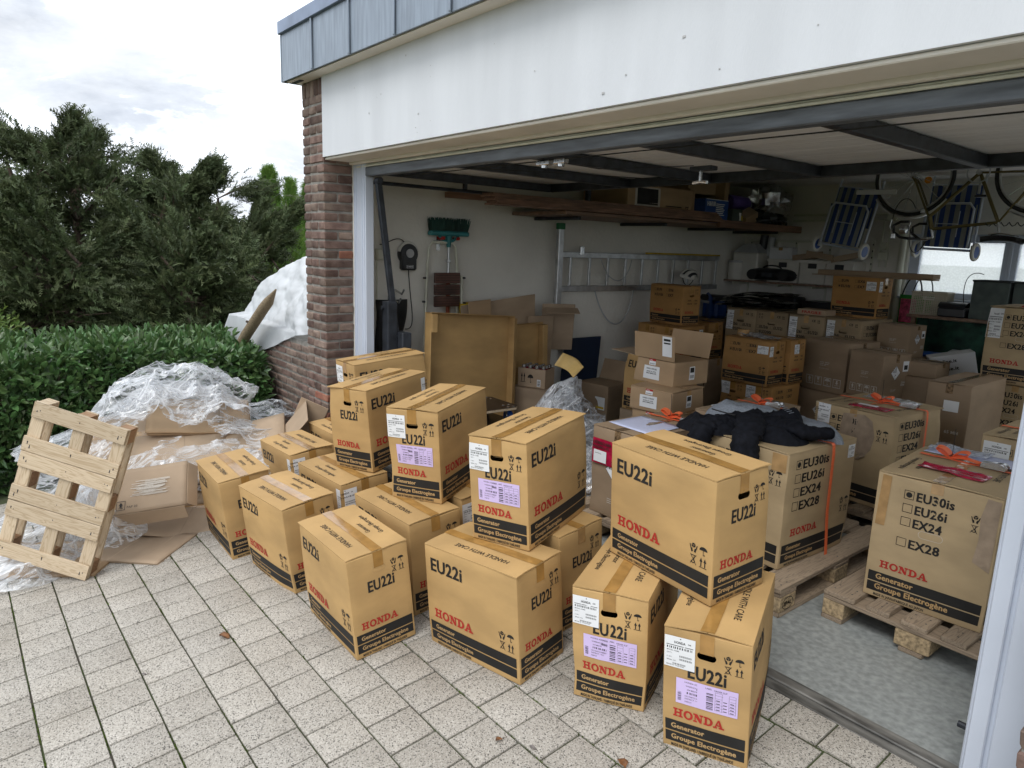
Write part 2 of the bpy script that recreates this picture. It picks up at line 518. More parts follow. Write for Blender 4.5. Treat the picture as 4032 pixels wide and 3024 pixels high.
M_CLEAR = pane_mat('clear_glass', .90, .92)
def tarp_mat():
    m = mat('white_tarpaulin', (0.74, 0.76, 0.78), 0.45, var=0.05, scale=6, bump=0.35, bscale=30, spec=0.4)
    nt = m.node_tree
    b = nt.nodes['Principled BSDF']
    tl = N(nt, 'ShaderNodeBsdfTranslucent')
    tl.inputs['Color'].default_value = (0.8, 0.82, 0.84, 1)
    mx = N(nt, 'ShaderNodeMixShader')
    mx.inputs[0].default_value = 0.3
    nt.links.new(b.outputs[0], mx.inputs[1])
    nt.links.new(tl.outputs[0], mx.inputs[2])
    nt.links.new(mx.outputs[0], nt.nodes['Material Output'].inputs['Surface'])
    return m
M_TARP = tarp_mat()
def stripe_mat():
    m = bpy.data.materials.new('striped_canvas')
    m.use_nodes = True
    nt = m.node_tree
    b = nt.nodes['Principled BSDF']
    b.inputs['Roughness'].default_value = 0.75
    tc = N(nt, 'ShaderNodeTexCoord')
    sp = N(nt, 'ShaderNodeSeparateXYZ')
    nt.links.new(tc.outputs['Object'], sp.inputs[0])
    mu = N(nt, 'ShaderNodeMath', operation='MULTIPLY')
    mu.inputs[1].default_value = 11.5
    nt.links.new(sp.outputs[0], mu.inputs[0])
    fr = N(nt, 'ShaderNodeMath', operation='FRACT')
    nt.links.new(mu.outputs[0], fr.inputs[0])
    rp = N(nt, 'ShaderNodeValToRGB')
    rp.color_ramp.interpolation = 'CONSTANT'
    rp.color_ramp.elements[0].color = (0.020, 0.055, 0.22, 1)
    rp.color_ramp.elements[1].position = 0.5
    rp.color_ramp.elements[1].color = (0.26, 0.28, 0.28, 1)
    nt.links.new(fr.outputs[0], rp.inputs[0])
    nt.links.new(rp.outputs[0], b.inputs['Base Color'])
    return m
M_STRIPE = stripe_mat()
# ------------------------------------------------------------------ building helpers
I4 = Matrix.Identity(4)
def T(x, y, z):
    return Matrix.Translation((x, y, z))
def RZ(deg):
    return Matrix.Rotation(math.radians(deg), 4, 'Z')
def RX(deg):
    return Matrix.Rotation(math.radians(deg), 4, 'X')
def RY(deg):
    return Matrix.Rotation(math.radians(deg), 4, 'Y')
def axes(o, x, y, z):
    o, x, y, z = Vector(o), Vector(x), Vector(y), Vector(z)
    return Matrix(((x.x, y.x, z.x, o.x), (x.y, y.y, z.y, o.y), (x.z, y.z, z.z, o.z), (0, 0, 0, 1)))
def along(p, q, up=(0, 0, 1)):
    """frame at p whose local X runs to q"""
    p, q = Vector(p), Vector(q)
    x = (q - p).normalized()
    u = Vector(up)
    if abs(x.dot(u)) > 0.98:
        u = Vector((1, 0, 0))
    y = u.cross(x).normalized()
    return axes(p, x, y, x.cross(y)), (q - p).length

class MB:
    def __init__(s):
        s.v, s.f, s.m = [], [], []
    def add(s, vs, fs, m=0, M=None):
        b = len(s.v)
        s.v += [tuple(M @ Vector(p)) for p in vs] if M is not None else [tuple(p) for p in vs]
        s.f += [tuple(i + b for i in f) for f in fs]
        s.m += [m] * len(fs)
        return s
    def box(s, lo, hi, m=0, M=None):
        x0, y0, z0 = lo
        x1, y1, z1 = hi
        v = [(x0, y0, z0), (x1, y0, z0), (x1, y1, z0), (x0, y1, z0), (x0, y0, z1), (x1, y0, z1), (x1, y1, z1), (x0, y1, z1)]
        return s.add(v, [(0, 3, 2, 1), (4, 5, 6, 7), (0, 1, 5, 4), (1, 2, 6, 5), (2, 3, 7, 6), (3, 0, 4, 7)], m, M)
    def bbox(s, lo, hi, c=0.004, m=0, M=None):
        """box with all edges chamfered by c"""
        c = min(c, (hi[0] - lo[0]) * .45, (hi[1] - lo[1]) * .45, (hi[2] - lo[2]) * .45)
        xs, ys, zs = ((lo[i], lo[i] + c, hi[i] - c, hi[i]) for i in range(3))
        v, f = [], []
        def quad(*p):
            b = len(v)
            v.extend(p)
            f.append(tuple(range(b, b + len(p))))
        x0, xa, xb, x1 = xs
        y0, ya, yb, y1 = ys
        z0, za, zb, z1 = zs
        idx = {}
        def P(x, y, z):
            return (x, y, z)
        quad(P(xa, ya, z1), P(xb, ya, z1), P(xb, yb, z1), P(xa, yb, z1))
        quad(P(xa, yb, z0), P(xb, yb, z0), P(xb, ya, z0), P(xa, ya, z0))
        quad(P(xa, y0, za), P(xb, y0, za), P(xb, y0, zb), P(xa, y0, zb))
        quad(P(xb, y1, za), P(xa, y1, za), P(xa, y1, zb), P(xb, y1, zb))
        quad(P(x1, ya, za), P(x1, yb, za), P(x1, yb, zb), P(x1, ya, zb))
        quad(P(x0, yb, za), P(x0, ya, za), P(x0, ya, zb), P(x0, yb, zb))
        for (zq, zi) in ((z1, zb), (z0, za)):
            for (yq, yi) in ((y0, ya), (y1, yb)):
                quad(P(xa, yi, zq), P(xb, yi, zq), P(xb, yq, zi), P(xa, yq, zi))
            for (xq, xi) in ((x0, xa), (x1, xb)):
                quad(P(xi, ya, zq), P(xi, yb, zq), P(xq, yb, zi), P(xq, ya, zi))
        for (xq, xi) in ((x0, xa), (x1, xb)):
            for (yq, yi) in ((y0, ya), (y1, yb)):
                quad(P(xi, yq, za), P(xi, yq, zb), P(xq, yi, zb), P(xq, yi, za))
                for (zq, zi) in ((z0, za), (z1, zb)):
                    quad(P(xi, yi, zq), P(xi, yq, zi), P(xq, yi, zi))
        return s.add(v, f, m, M)
    def tube(s, pts, r, n=8, m=0, M=None, cap=True, closed=False):
        pts = [Vector(p) for p in pts]
        k = len(pts)
        rs = r if isinstance(r, (list, tuple)) else [r] * k
        v, f = [], []
        prev = None
        for i, p in enumerate(pts):
            if closed:
                t = (pts[(i + 1) % k] - pts[i - 1]).normalized()
            else:
                t = (pts[min(i + 1, k - 1)] - pts[max(i - 1, 0)]).normalized()
            if prev is None:
                a = t.orthogonal().normalized()
            else:
                a = (prev - t * prev.dot(t))
                a = a.normalized() if a.length > 1e-6 else t.orthogonal().normalized()
            prev = a
            b = t.cross(a)
            for j in range(n):
                w = 2 * PI * j / n
                v.append(p + (a * math.cos(w) + b * math.sin(w)) * rs[i])
        for i in range(k if closed else k - 1):
            for j in range(n):
                q = (i + 1) % k
                f.append((i * n + j, i * n + (j + 1) % n, q * n + (j + 1) % n, q * n + j))
        if cap and not closed:
            f.append(tuple(range(n - 1, -1, -1)))
            f.append(tuple((k - 1) * n + j for j in range(n)))
        return s.add(v, f, m, M)
    def cyl(s, p, q, r, n=12, m=0, M=None, r2=None):
        return s.tube([p, q], [r, r if r2 is None else r2], n, m, M)
    def torus(s, c, R, r, ax='Y', n=36, k=8, m=0, M=None, a0=0, a1=2 * PI):
        full = abs(a1 - a0 - 2 * PI) < 1e-6
        pts = []
        for i in range(n if full else n + 1):
            w = a0 + (a1 - a0) * i / n
            x, y = R * math.cos(w), R * math.sin(w)
            pts.append(Vector(c) + (Vector((x, 0, y)) if ax == 'Y' else Vector((x, y, 0)) if ax == 'Z' else Vector((0, x, y))))
        return s.tube(pts, r, k, m, M, closed=full)
    def lathe(s, prof, n=16, m=0, M=None):
        v, f = [], []
        k = len(prof)
        for r, z in prof:
            for j in range(n):
                w = 2 * PI * j / n
                v.append((r * math.cos(w), r * math.sin(w), z))
        for i in range(k - 1):
            for j in range(n):
                f.append((i * n + j, i * n + (j + 1) % n, (i + 1) * n + (j + 1) % n, (i + 1) * n + j))
        f.append(tuple(range(n - 1, -1, -1)))
        f.append(tuple((k - 1) * n + j for j in range(n)))
        return s.add(v, f, m, M)
    def prism(s, poly, h0, h1, m=0, M=None):
        """2-D outline in local XY extruded from z=h0 to h1"""
        n = len(poly)
        v = [(x, y, h0) for x, y in poly] + [(x, y, h1) for x, y in poly]
        f = [tuple(range(n - 1, -1, -1)), tuple(range(n, 2 * n))] + [(i, (i + 1) % n, n + (i + 1) % n, n + i) for i in range(n)]
        return s.add(v, f, m, M)
    def grid(s, fn, nu, nv, m=0, M=None, thick=0.0, keep=None):
        v = [fn(i / nu, j / nv) for i in range(nu + 1) for j in range(nv + 1)]
        id_ = lambda i, j: i * (nv + 1) + j
        f = [(id_(i, j), id_(i + 1, j), id_(i + 1, j + 1), id_(i, j + 1)) for i in range(nu) for j in range(nv)
             if keep is None or keep((i + .5) / nu, (j + .5) / nv)]
        s.add(v, f, m, M)
        return s
    def mesh(s, name, mats, smooth=False, ang=38):
        me = bpy.data.meshes.new(name)
        me.from_pydata(s.v, [], s.f)
        for mt in (mats if isinstance(mats, (list, tuple)) else [mats]):
            me.materials.append(mt)
        me.polygons.foreach_set('material_index', s.m)
        if smooth:
            me.polygons.foreach_set('use_smooth', [True] * len(s.f))
            me.set_sharp_from_angle(angle=math.radians(ang))
        me.update()
        return me
def solidify(me, t):
    """give a sheet real thickness t (offset along normals, rim closed)"""
    bm = bmesh.new()
    bm.from_mesh(me)
    bmesh.ops.recalc_face_normals(bm, faces=bm.faces)
    bmesh.ops.solidify(bm, geom=bm.faces[:], thickness=t)
    bm.to_mesh(me)
    bm.free()
    return me
def link(name, me, parent=None, M=None, kind=None):
    o = bpy.data.objects.new(name, me)
    COL.objects.link(o)
    if M is not None:
        o.matrix_basis = M
    if parent is not None:
        o.parent = parent
    if kind:
        o['kind'] = kind
    return o
def part(name, mb, mats, parent, smooth=False, M=None, label=None, ang=38):
    o = link(name, mb.mesh(name, mats, smooth, ang) if isinstance(mb, MB) else mb, parent, M)
    if label:
        o['label'] = label
    return o
def tag(o, label, cat, group=None):
    o['label'] = label
    o['category'] = cat
    if group:
        o['group'] = group
    return o
def thing(name, label, cat, M=I4, group=None):
    o = bpy.data.objects.new(name, None)
    o.empty_display_size = 0.1
    COL.objects.link(o)
    o.matrix_basis = M
    return tag(o, label, cat, group)
def solo(name, mb, mats, label, cat, M=I4, group=None, smooth=False, ang=38):
    o = link(name, mb.mesh(name, mats, smooth, ang) if isinstance(mb, MB) else mb, None, M)
    return tag(o, label, cat, group)
def dup(root, M, label, group=None):
    r = root.copy()
    COL.objects.link(r)
    r.matrix_basis = M
    r['label'] = label
    if group:
        r['group'] = group
    for ch in list(root.children):
        c = ch.copy()
        COL.objects.link(c)
        c.parent = r
        for g in list(ch.children):
            d = g.copy()
            COL.objects.link(d)
            d.parent = c
    return r
def setkind(o, k):
    o['kind'] = k
    return o

# value noise
_NT = RNG.random((64, 64, 64)).astype(np.float32)
def vnoise(x, y, z=0.0):
    x, y, z = np.broadcast_arrays(np.asarray(x, float), np.asarray(y, float), np.asarray(z, float))
    i, j, k = np.floor(x).astype(int), np.floor(y).astype(int), np.floor(z).astype(int)
    fx, fy, fz = x - i, y - j, z - k
    fx, fy, fz = (t * t * (3 - 2 * t) for t in (fx, fy, fz))
    def g(a, b, c):
        return _NT[(i + a) & 63, (j + b) & 63, (k + c) & 63]
    x00 = g(0, 0, 0) * (1 - fx) + g(1, 0, 0) * fx
    x10 = g(0, 1, 0) * (1 - fx) + g(1, 1, 0) * fx
    x01 = g(0, 0, 1) * (1 - fx) + g(1, 0, 1) * fx
    x11 = g(0, 1, 1) * (1 - fx) + g(1, 1, 1) * fx
    return (x00 * (1 - fy) + x10 * fy) * (1 - fz) + (x01 * (1 - fy) + x11 * fy) * fz
def fbm(x, y, z=0.0, o=4):
    s, a, t = 0, 1, 0
    for q in range(o):
        s = s + a * vnoise(np.asarray(x) * 2 ** q + 7.3 * q, np.asarray(y) * 2 ** q + 3.1 * q, np.asarray(z) * 2 ** q)
        t += a
        a *= 0.5
    return s / t
def ridged(x, y, z=0.0, o=3):
    s, a, t = 0, 1, 0
    for q in range(o):
        s = s + a * (1 - 2 * np.abs(vnoise(np.asarray(x) * 2 ** q + 5.3 * q, np.asarray(y) * 2 ** q + 9.1 * q, np.asarray(z) * 2 ** q) - 0.5)) ** 2.2
        t += a
        a *= 0.55
    return s / t
def npmesh(name, V, F, mats, tint=None, smooth=False):
    """big mesh from numpy arrays: V (n,3), F (m,k)"""
    me = bpy.data.meshes.new(name)
    F = np.asarray(F, np.int32)
    m, k = F.shape
    me.vertices.add(len(V))
    me.vertices.foreach_set('co', np.asarray(V, np.float32).ravel())
    me.loops.add(m * k)
    me.loops.foreach_set('vertex_index', F.ravel())
    me.polygons.add(m)
    me.polygons.foreach_set('loop_start', np.arange(0, m * k, k, dtype=np.int32))
    me.polygons.foreach_set('loop_total', np.full(m, k, np.int32))
    if smooth:
        me.polygons.foreach_set('use_smooth', np.ones(m, bool))
    me.update(calc_edges=True)
    if tint is not None:
        a = me.color_attributes.new('tint', 'FLOAT_COLOR', 'POINT')
        a.data.foreach_set('color', np.asarray(tint, np.float32).ravel())
    for mt in (mats if isinstance(mats, (list, tuple)) else [mats]):
        me.materials.append(mt)
    me.validate()
    return me

# ------------------------------------------------------------------ lettering and marks
_TX = {}
def text2d(s, bold=True):
    """(verts, faces, width) of a line of text, capital height 1, left edge at 0, baseline at 0"""
    key = (s, bold)
    if key in _TX:
        return _TX[key]
    c = bpy.data.curves.new('lettering', 'FONT')
    c.body = s
    c.resolution_u = 2
    c.offset = 0.020 if bold else 0.006
    c.space_character = 1.06 if bold else 1.0
    o = bpy.data.objects.new('lettering', c)
    COL.objects.link(o)
    bpy.context.view_layer.update()
    me = bpy.data.meshes.new_from_object(o.evaluated_get(bpy.context.evaluated_depsgraph_get()))
    V = [(v.co.x, v.co.y) for v in me.vertices]
    F = [tuple(p.vertices) for p in me.polygons]
    bpy.data.objects.remove(o)
    bpy.data.curves.remove(c)
    bpy.data.meshes.remove(me)
    cap = 0.70
    x0 = min((v[0] for v in V), default=0)
    V = [((x - x0) / cap, y / cap) for x, y in V]
    w = max((v[0] for v in V), default=0)
    _TX[key] = (V, F, w)
    return _TX[key]
def _rect(x0, y0, x1, y1):
    return [[(x0, y0), (x1, y0), (x1, y1), (x0, y1)]]
def _ring(cx, cy, rx, ry, ix, iy, a0=0, a1=360, n=18):
    q = []
    for i in range(n):
        a, b = (math.radians(a0 + (a1 - a0) * t / n) for t in (i, i + 1))
        q.append([(cx + ix * math.cos(a), cy + iy * math.sin(a)), (cx + rx * math.cos(a), cy + ry * math.sin(a)),
                  (cx + rx * math.cos(b), cy + ry * math.sin(b)), (cx + ix * math.cos(b), cy + iy * math.sin(b))])
    return q
def wordmark():
    """wide slab-serif capitals H O N D A, height 1, as convex polygons; returns (polys, width)"""
    P, x = [], 0.0
    def put(q, dx):
        P.extend([[(a + dx, b) for a, b in poly] for poly in q])
    s = .17
    H = []
    for c in (.36, 1.14):
        H += _rect(c - .15, s, c + .15, 1 - s) + _rect(c - .34, 0, c + .34, s) + _rect(c - .34, 1 - s, c + .34, 1)
    H += _rect(.51, .42, .99, .60)
    put(H, x); x += 1.58
    put(_ring(.72, .5, .70, .53, .36, .33), x); x += 1.50
    Nn = _rect(.20, s, .36, 1 - s) + _rect(.0, 0, .56, s) + _rect(.0, 1 - s, .36, 1) + _rect(1.10, s, 1.26, 1 - s) + _rect(.92, 1 - s, 1.46, 1)
    Nn += [[(.36, 1.0), (.36, .62), (.98, 0), (1.26, 0)][::1]] + [[(.36, 1.0), (1.26, 0), (1.26, s), (.60, 1.0)]]
    put(Nn, x); x += 1.54
    D = _rect(.0, 0, .62, s) + _rect(.0, 1 - s, .62, 1) + _rect(.18, s, .50, 1 - s) + _ring(.62, .5, .72, .5, .36, .33, -90, 90, 10)
    put(D, x); x += 1.42
    A = [[(.22, s), (.42, s), (.86, 1), (.66, 1)], [(.98, s), (1.34, s), (.92, 1), (.66, 1)]]
    A += _rect(-.02, 0, .56, s) + _rect(.80, 0, 1.58, s) + _rect(.46, .30, 1.06, .44)
    put(A, x); x += 1.56
    return P, x
WORD, WORD_W = wordmark()
def icon(kind):
    """handling marks in a unit square, convex polygons"""
    if kind == 'umbrella':
        dome = [[(.5, .55), (.5 + .48 * math.cos(a), .55 + .38 * math.sin(a)), (.5 + .48 * math.cos(b), .55 + .38 * math.sin(b))]
                for a, b in ((PI * i / 8, PI * (i + 1) / 8) for i in range(8))]
        return dome + _rect(.47, .12, .53, .55) + _rect(.47, .06, .66, .12) + _rect(.60, .06, .66, .20)
    if kind == 'arrows':
        q = _rect(.05, .0, .95, .06)
        for c in (.27, .73):
            q += _rect(c - .06, .10, c + .06, .62) + [[(c - .17, .58), (c + .17, .58), (c, 1.0)]]
        return q
    if kind == 'hook':
        q = [[(.12, .0), (.20, .0), (.90, .98), (.82, .98)], [(.82, .0), (.90, .0), (.20, .98), (.12, .98)]]
        q += _rect(.28, .86, .74, .94) + _ring(.48, .30, .26, .22, .17, .13, 180, 400, 8) + _rect(.56, .38, .64, .80)
        return q
    if kind == 'hands':
        q = [[(.5, .98), (.72, .86), (.5, .75), (.28, .86)], [(.27, .82), (.48, .71), (.48, .48), (.27, .60)], [(.73, .82), (.73, .60), (.52, .48), (.52, .71)]]
        q += [[(.02, .78), (.12, .78), (.24, .40), (.14, .34)], [(.14, .36), (.34, .44), (.44, .10), (.26, .0)],
              [(.98, .78), (.88, .78), (.76, .40), (.86, .34)], [(.86, .36), (.66, .44), (.56, .10), (.74, .0)]]
        return q
    if kind == 'up':
        return [[(.2, .55), (.8, .55), (.5, .92)]] + _rect(.34, .28, .66, .55) + _rect(.16, .14, .84, .20)
    if kind == 'glass':
        return [[(.26, .92), (.74, .92), (.64, .55), (.36, .55)]] + _rect(.46, .25, .54, .55) + _rect(.30, .18, .70, .25)
    if kind == 'down':
        return [[(.2, .55), (.8, .55), (.5, .28)]] + _rect(.38, .55, .62, .88) + _rect(.12, .16, .88, .22)
    if kind == 'frame':
        return _rect(0, 0, 1, .06) + _rect(0, .94, 1, 1) + _rect(0, .06, .06, .94) + _rect(.94, .06, 1, .94)
    if kind == 'ef':
        q = _rect(.0, .82, .42, .92) + _rect(.0, .45, .42, .55) + _rect(.0, .08, .42, .18)
        return q + _rect(.52, .82, 1.0, .92) + _rect(.52, .45, .92, .55) + _rect(.52, .08, .60, .45)
    if kind == 'diamond':
        return [[(.5, 0), (1, .5), (.5, 1), (0, .5)]]
    if kind == 'hazard':
        q = []
        for i in range(5):
            x = .26 + i * .12
            t = 1 - abs(x - .5) - .06
            q += _rect(x - .025, .52, x + .025, t)
        q += _rect(.40, .22, .60, .30) + _rect(.44, .32, .52, .38) + _rect(.48, .09, .52, .16)
        e = .03
        for a, b in (((.5, 0), (1, .5)), ((1, .5), (.5, 1)), ((.5, 1), (0, .5)), ((0, .5), (.5, 0))):
            mx, my = .5, .5
            q.append([a, b, (b[0] + (mx - b[0]) * .05, b[1] + (my - b[1]) * .05), (a[0] + (mx - a[0]) * .05, a[1] + (my - a[1]) * .05)])
        return q
    return []
class Print:
    """flat marks on a face of width w and height h; u to the right, v up; each layer a hair above the one before"""
    def __init__(s, w, h):
        s.w, s.h, s.items = w, h, []
    def poly(s, polys, u, v, su, sv, m, lift=0):
        s.items.append(([[(u + a * su, v + b * sv) for a, b in p] for p in polys], m, lift))
        return s
    def rect(s, u0, v0, u1, v1, m, lift=0, n=8):
        q = []
        k = max(1, int(round((u1 - u0) / 0.035)))
        j = max(1, int(round((v1 - v0) / 0.045)))
        for i in range(k):
            for t in range(j):
                q += _rect(u0 + (u1 - u0) * i / k, v0 + (v1 - v0) * t / j, u0 + (u1 - u0) * (i + 1) / k, v0 + (v1 - v0) * (t + 1) / j)
        s.items.append((q, m, lift))
        return s
    def text(s, t, u, v, cap, m, wide=1.0, bold=True, lift=0, fit=None, align='l'):
        V, F, w = text2d(t, bold)
        k = cap * wide if fit is None else fit / w
        if align == 'c':
            u -= w * k / 2
        for q in (0, 1) if bold else (0,):       # struck twice, a little apart: heavier strokes
            s.items.append(([[(u + (V[i][0] + .055 * q) * k, v + V[i][1] * cap) for i in f] for f in F], m, lift + .06 * q))
        return s
    def honda(s, u, v, cap, width, m):
        for i, p in enumerate(WORD):
            s.items.append(([[(u + a * width / WORD_W, v + b * cap) for a, b in p]], m, 0.02 * i))
        return s
    def icons4(s, u, v, sz, m):
        g = sz * 1.18
        for k, (a, b) in (('hands', (0, 1)), ('umbrella', (1, 1)), ('hook', (0, 0)), ('arrows', (1, 0))):
            for i, p in enumerate(icon(k)):
                s.items.append(([[(u + a * g + x * sz, v + b * g + y * sz) for x, y in p]], m, 0.02 * i))
        return s
    def marks(s, kind, u, v, su, sv, m, lift=0):
        for i, p in enumerate(icon(kind)):
            s.items.append(([[(u + x * su, v + y * sv) for x, y in p]], m, lift + 0.02 * i))
        return s
    def box(s, u, v, sz, m, tick=False):
        s.marks('frame', u, v, sz, sz, m)
        if tick:
            s.poly([[(.5 + .32 * math.cos(a), .5 + .32 * math.sin(a)) for a in (PI * i / 5 for i in range(10))]], u, v, sz, sz, m)
        return s
    def bars(s, u, v, w, h, m, n=18, seed=1, vert=True):
        r = random.Random(seed)
        q, x = [], 0.0
        while x < 1:
            a = r.choice((.6, 1, 1.6)) / n
            if x + a * .6 < 1:
                q += _rect(u + x * w, v, u + (x + a * .6) * w, v + h) if vert else _rect(u, v + x * h, u + w, v + (x + a * .6) * h)
            x += a * 1.25
        s.items.append((q, m, 0))
        return s
    def put(s, mb, fn, slots):
        """fn(u, v, lift) -> 3-D point; slots: material -> slot index"""
        for polys, m, lift in s.items:
            for p in polys:
                mb.add([fn(u, v, 0.0011 + lift * 0.002) for u, v in p], [tuple(range(len(p)))], slots[m])

# ------------------------------------------------------------------ cartons
class Shape:
    """carton size with a soft bulge, used alike by walls, flaps, tape, print and labels"""
    def __init__(s, L, W, H, seed=1, amp=0.0045):
        r = random.Random(seed)
        s.L, s.W, s.H = L, W, H
        s.ax, s.ay = amp * r.uniform(.3, 1.2), amp * r.uniform(.5, 1.6)
        s.bow, s.sag = r.uniform(.002, .006), r.uniform(-.003, .003)
        s.tw = r.uniform(-.003, .003)
        s.dents = [(r.choice((-1, 1)) * L / 2, r.choice((-1, 1)) * W / 2, r.choice((0, H, H * r.random())), r.uniform(.003, .008), r.uniform(.07, .11)) for _ in range(4)]
    def bulge(s, p):
        x, y, z = p
        cx, cy = math.cos(PI * x / s.L * .98), math.cos(PI * y / s.W * .98)
        cz = math.sin(PI * min(max(z / s.H, 0), 1))
        x2 = x + math.copysign(s.ax * (abs(x) / (s.L / 2)) ** 2, x) * max(cy, 0) * cz
        y2 = y + math.copysign(s.ay * (abs(y) / (s.W / 2)) ** 2, y) * max(cx, 0) * cz
        x2 += s.tw * (z / s.H) * (1 if y > 0 else -1)
        for dx, dy, dz_, a, q in s.dents:
            e = math.exp(-((x - dx) ** 2 + (y - dy) ** 2 + (z - dz_) ** 2) / (q * q))
            x2 -= math.copysign(a * e, dx)
            y2 -= math.copysign(a * e, dy)
        return (x2, y2, z)
    def top(s, x, y):
        t = 1 - abs(y) / (s.W / 2)
        return s.H + s.bow * t + s.sag * (2 * x / s.L) ** 2 * t + 0.0012 * math.sin(9 * x / s.L + 2) * t
    def face(s, side):
        """(u, v, lift) -> point, for side '+x', '-x', '+y', '-y', 'top'"""
        L, W, H = s.L, s.W, s.H
        if side == 'top':
            return lambda u, v, q=0: (u - L / 2, v - W / 2, s.top(u - L / 2, v - W / 2) + q)
        sg = 1 if side[0] == '+' else -1
        if side[1] == 'x':
            def fx(u, v, q=0):
                y = u - W / 2
                over = max(0, -u, u - W)          # a label that runs round the corner
                yy = max(-W / 2, min(W / 2, y))
                p = s.bulge((sg * L / 2, sg * yy, v))
                x = sg * p[0] + q
                yb = sg * p[1]
                if over > 0:
                    yb += math.copysign(q, y)
                    x = L / 2 + q - over if over > q else x
                return (sg * x, sg * yb, v)
            return fx
        def fy(u, v, q=0):
            x = u - L / 2
            p = s.bulge((-sg * x, sg * W / 2, v))
            return (p[0], p[1] + sg * q, v)
        return fy
def carton_body(S, holes=(), r=0.0035):
    """walls and floor with rounded edges; holes: (side, u0, u1, v0, v1) slots really cut through the end walls"""
    L, W, H = S.L, S.W, S.H - 0.0065
    def line(a, b, n, extra=()):
        q = [a, a + r * .3, a + r] + [a + (b - a) * i / n for i in range(1, n)] + [b - r, b - r * .3, b]
        q = [t for t in q if all(abs(t - e) > 0.006 for e in extra)] + list(extra)
        return sorted(q)
    hx = {}
    ey, ez = [], []
    for side, u0, u1, v0, v1 in holes:
        sg = 1 if side == '+x' else -1
        a, b = sorted((sg * (u0 - W / 2), sg * (u1 - W / 2)))
        hx[side] = (a, b, v0, v1)
        ey += [a, b]
        ez += [v0, v1]
    xs, ys, zs = line(-L / 2, L / 2, 12), line(-W / 2, W / 2, 9, ey), line(0, H, 11, ez)
    V, idx, F = [], {}, []
    def vid(p):
        k = tuple(round(c, 5) for c in p)
        if k not in idx:
            c = (max(-L / 2 + r, min(L / 2 - r, p[0])), max(-W / 2 + r, min(W / 2 - r, p[1])), max(r, min(H - r, p[2])))
            d = Vector(p) - Vector(c)
            q = Vector(c) + d.normalized() * r if d.length > 1e-7 else Vector(p)
            idx[k] = len(V)
            V.append(S.bulge(q))
        return idx[k]
    def face(us, vs, fn, flip, skip=None):
        for i in range(len(us) - 1):
            for j in range(len(vs) - 1):
                if skip and skip((us[i] + us[i + 1]) / 2, (vs[j] + vs[j + 1]) / 2):
                    continue
                q = [vid(fn(us[i], vs[j])), vid(fn(us[i + 1], vs[j])), vid(fn(us[i + 1], vs[j + 1])), vid(fn(us[i], vs[j + 1]))]
                F.append(tuple(q[::-1] if flip else q))
    def sk(side):
        h = hx.get(side)
        return (lambda u, v: h[0] < u < h[1] and h[2] < v < h[3]) if h else None
    face(ys, zs, lambda a, b: (L / 2, a, b), False, sk('+x'))
    face(ys, zs, lambda a, b: (-L / 2, a, b), True, sk('-x'))
    face(xs, zs, lambda a, b: (a, W / 2, b), True)
    face(xs, zs, lambda a, b: (a, -W / 2, b), False)
    face(xs, ys, lambda a, b: (a, b, 0), True)
    face(xs, ys, lambda a, b: (a, b, H), False)
    mb = MB()
    mb.add(V, F)
    for side, (a, b, v0, v1) in hx.items():        # round the slot's ends
        sg = 1 if side == '+x' else -1
        rr = (v1 - v0) / 2
        for cy, cz, qy, qz in ((a, v0, 1, 1), (b, v0, -1, 1), (b, v1, -1, -1), (a, v1, 1, -1)):
            arc = [(cy + qy * rr * (1 - math.cos(t)), cz + qz * rr * (1 - math.sin(t))) for t in (PI / 2 * i / 5 for i in range(6))]
            pts = [(cy, cz)] + arc
            P3 = [S.bulge((sg * L / 2, y, z)) for y, z in pts]
            mb.add(P3, [tuple(range(len(P3)))])
    return mb
def stadium(u0, v0, u1, v1, t, n=8):
    """outline ring of a die-cut grip that was never pushed in"""
    r = (v1 - v0) / 2
    c0, c1, cv = u0 + r, u1 - r, (v0 + v1) / 2
    q = _rect(c0, v0, c1, v0 + t) + _rect(c0, v1 - t, c1, v1)
    q += _ring(c0, cv, r, r, r - t, r - t, 90, 270, n) + _ring(c1, cv, r, r, r - t, r - t, -90, 90, n)
    return q
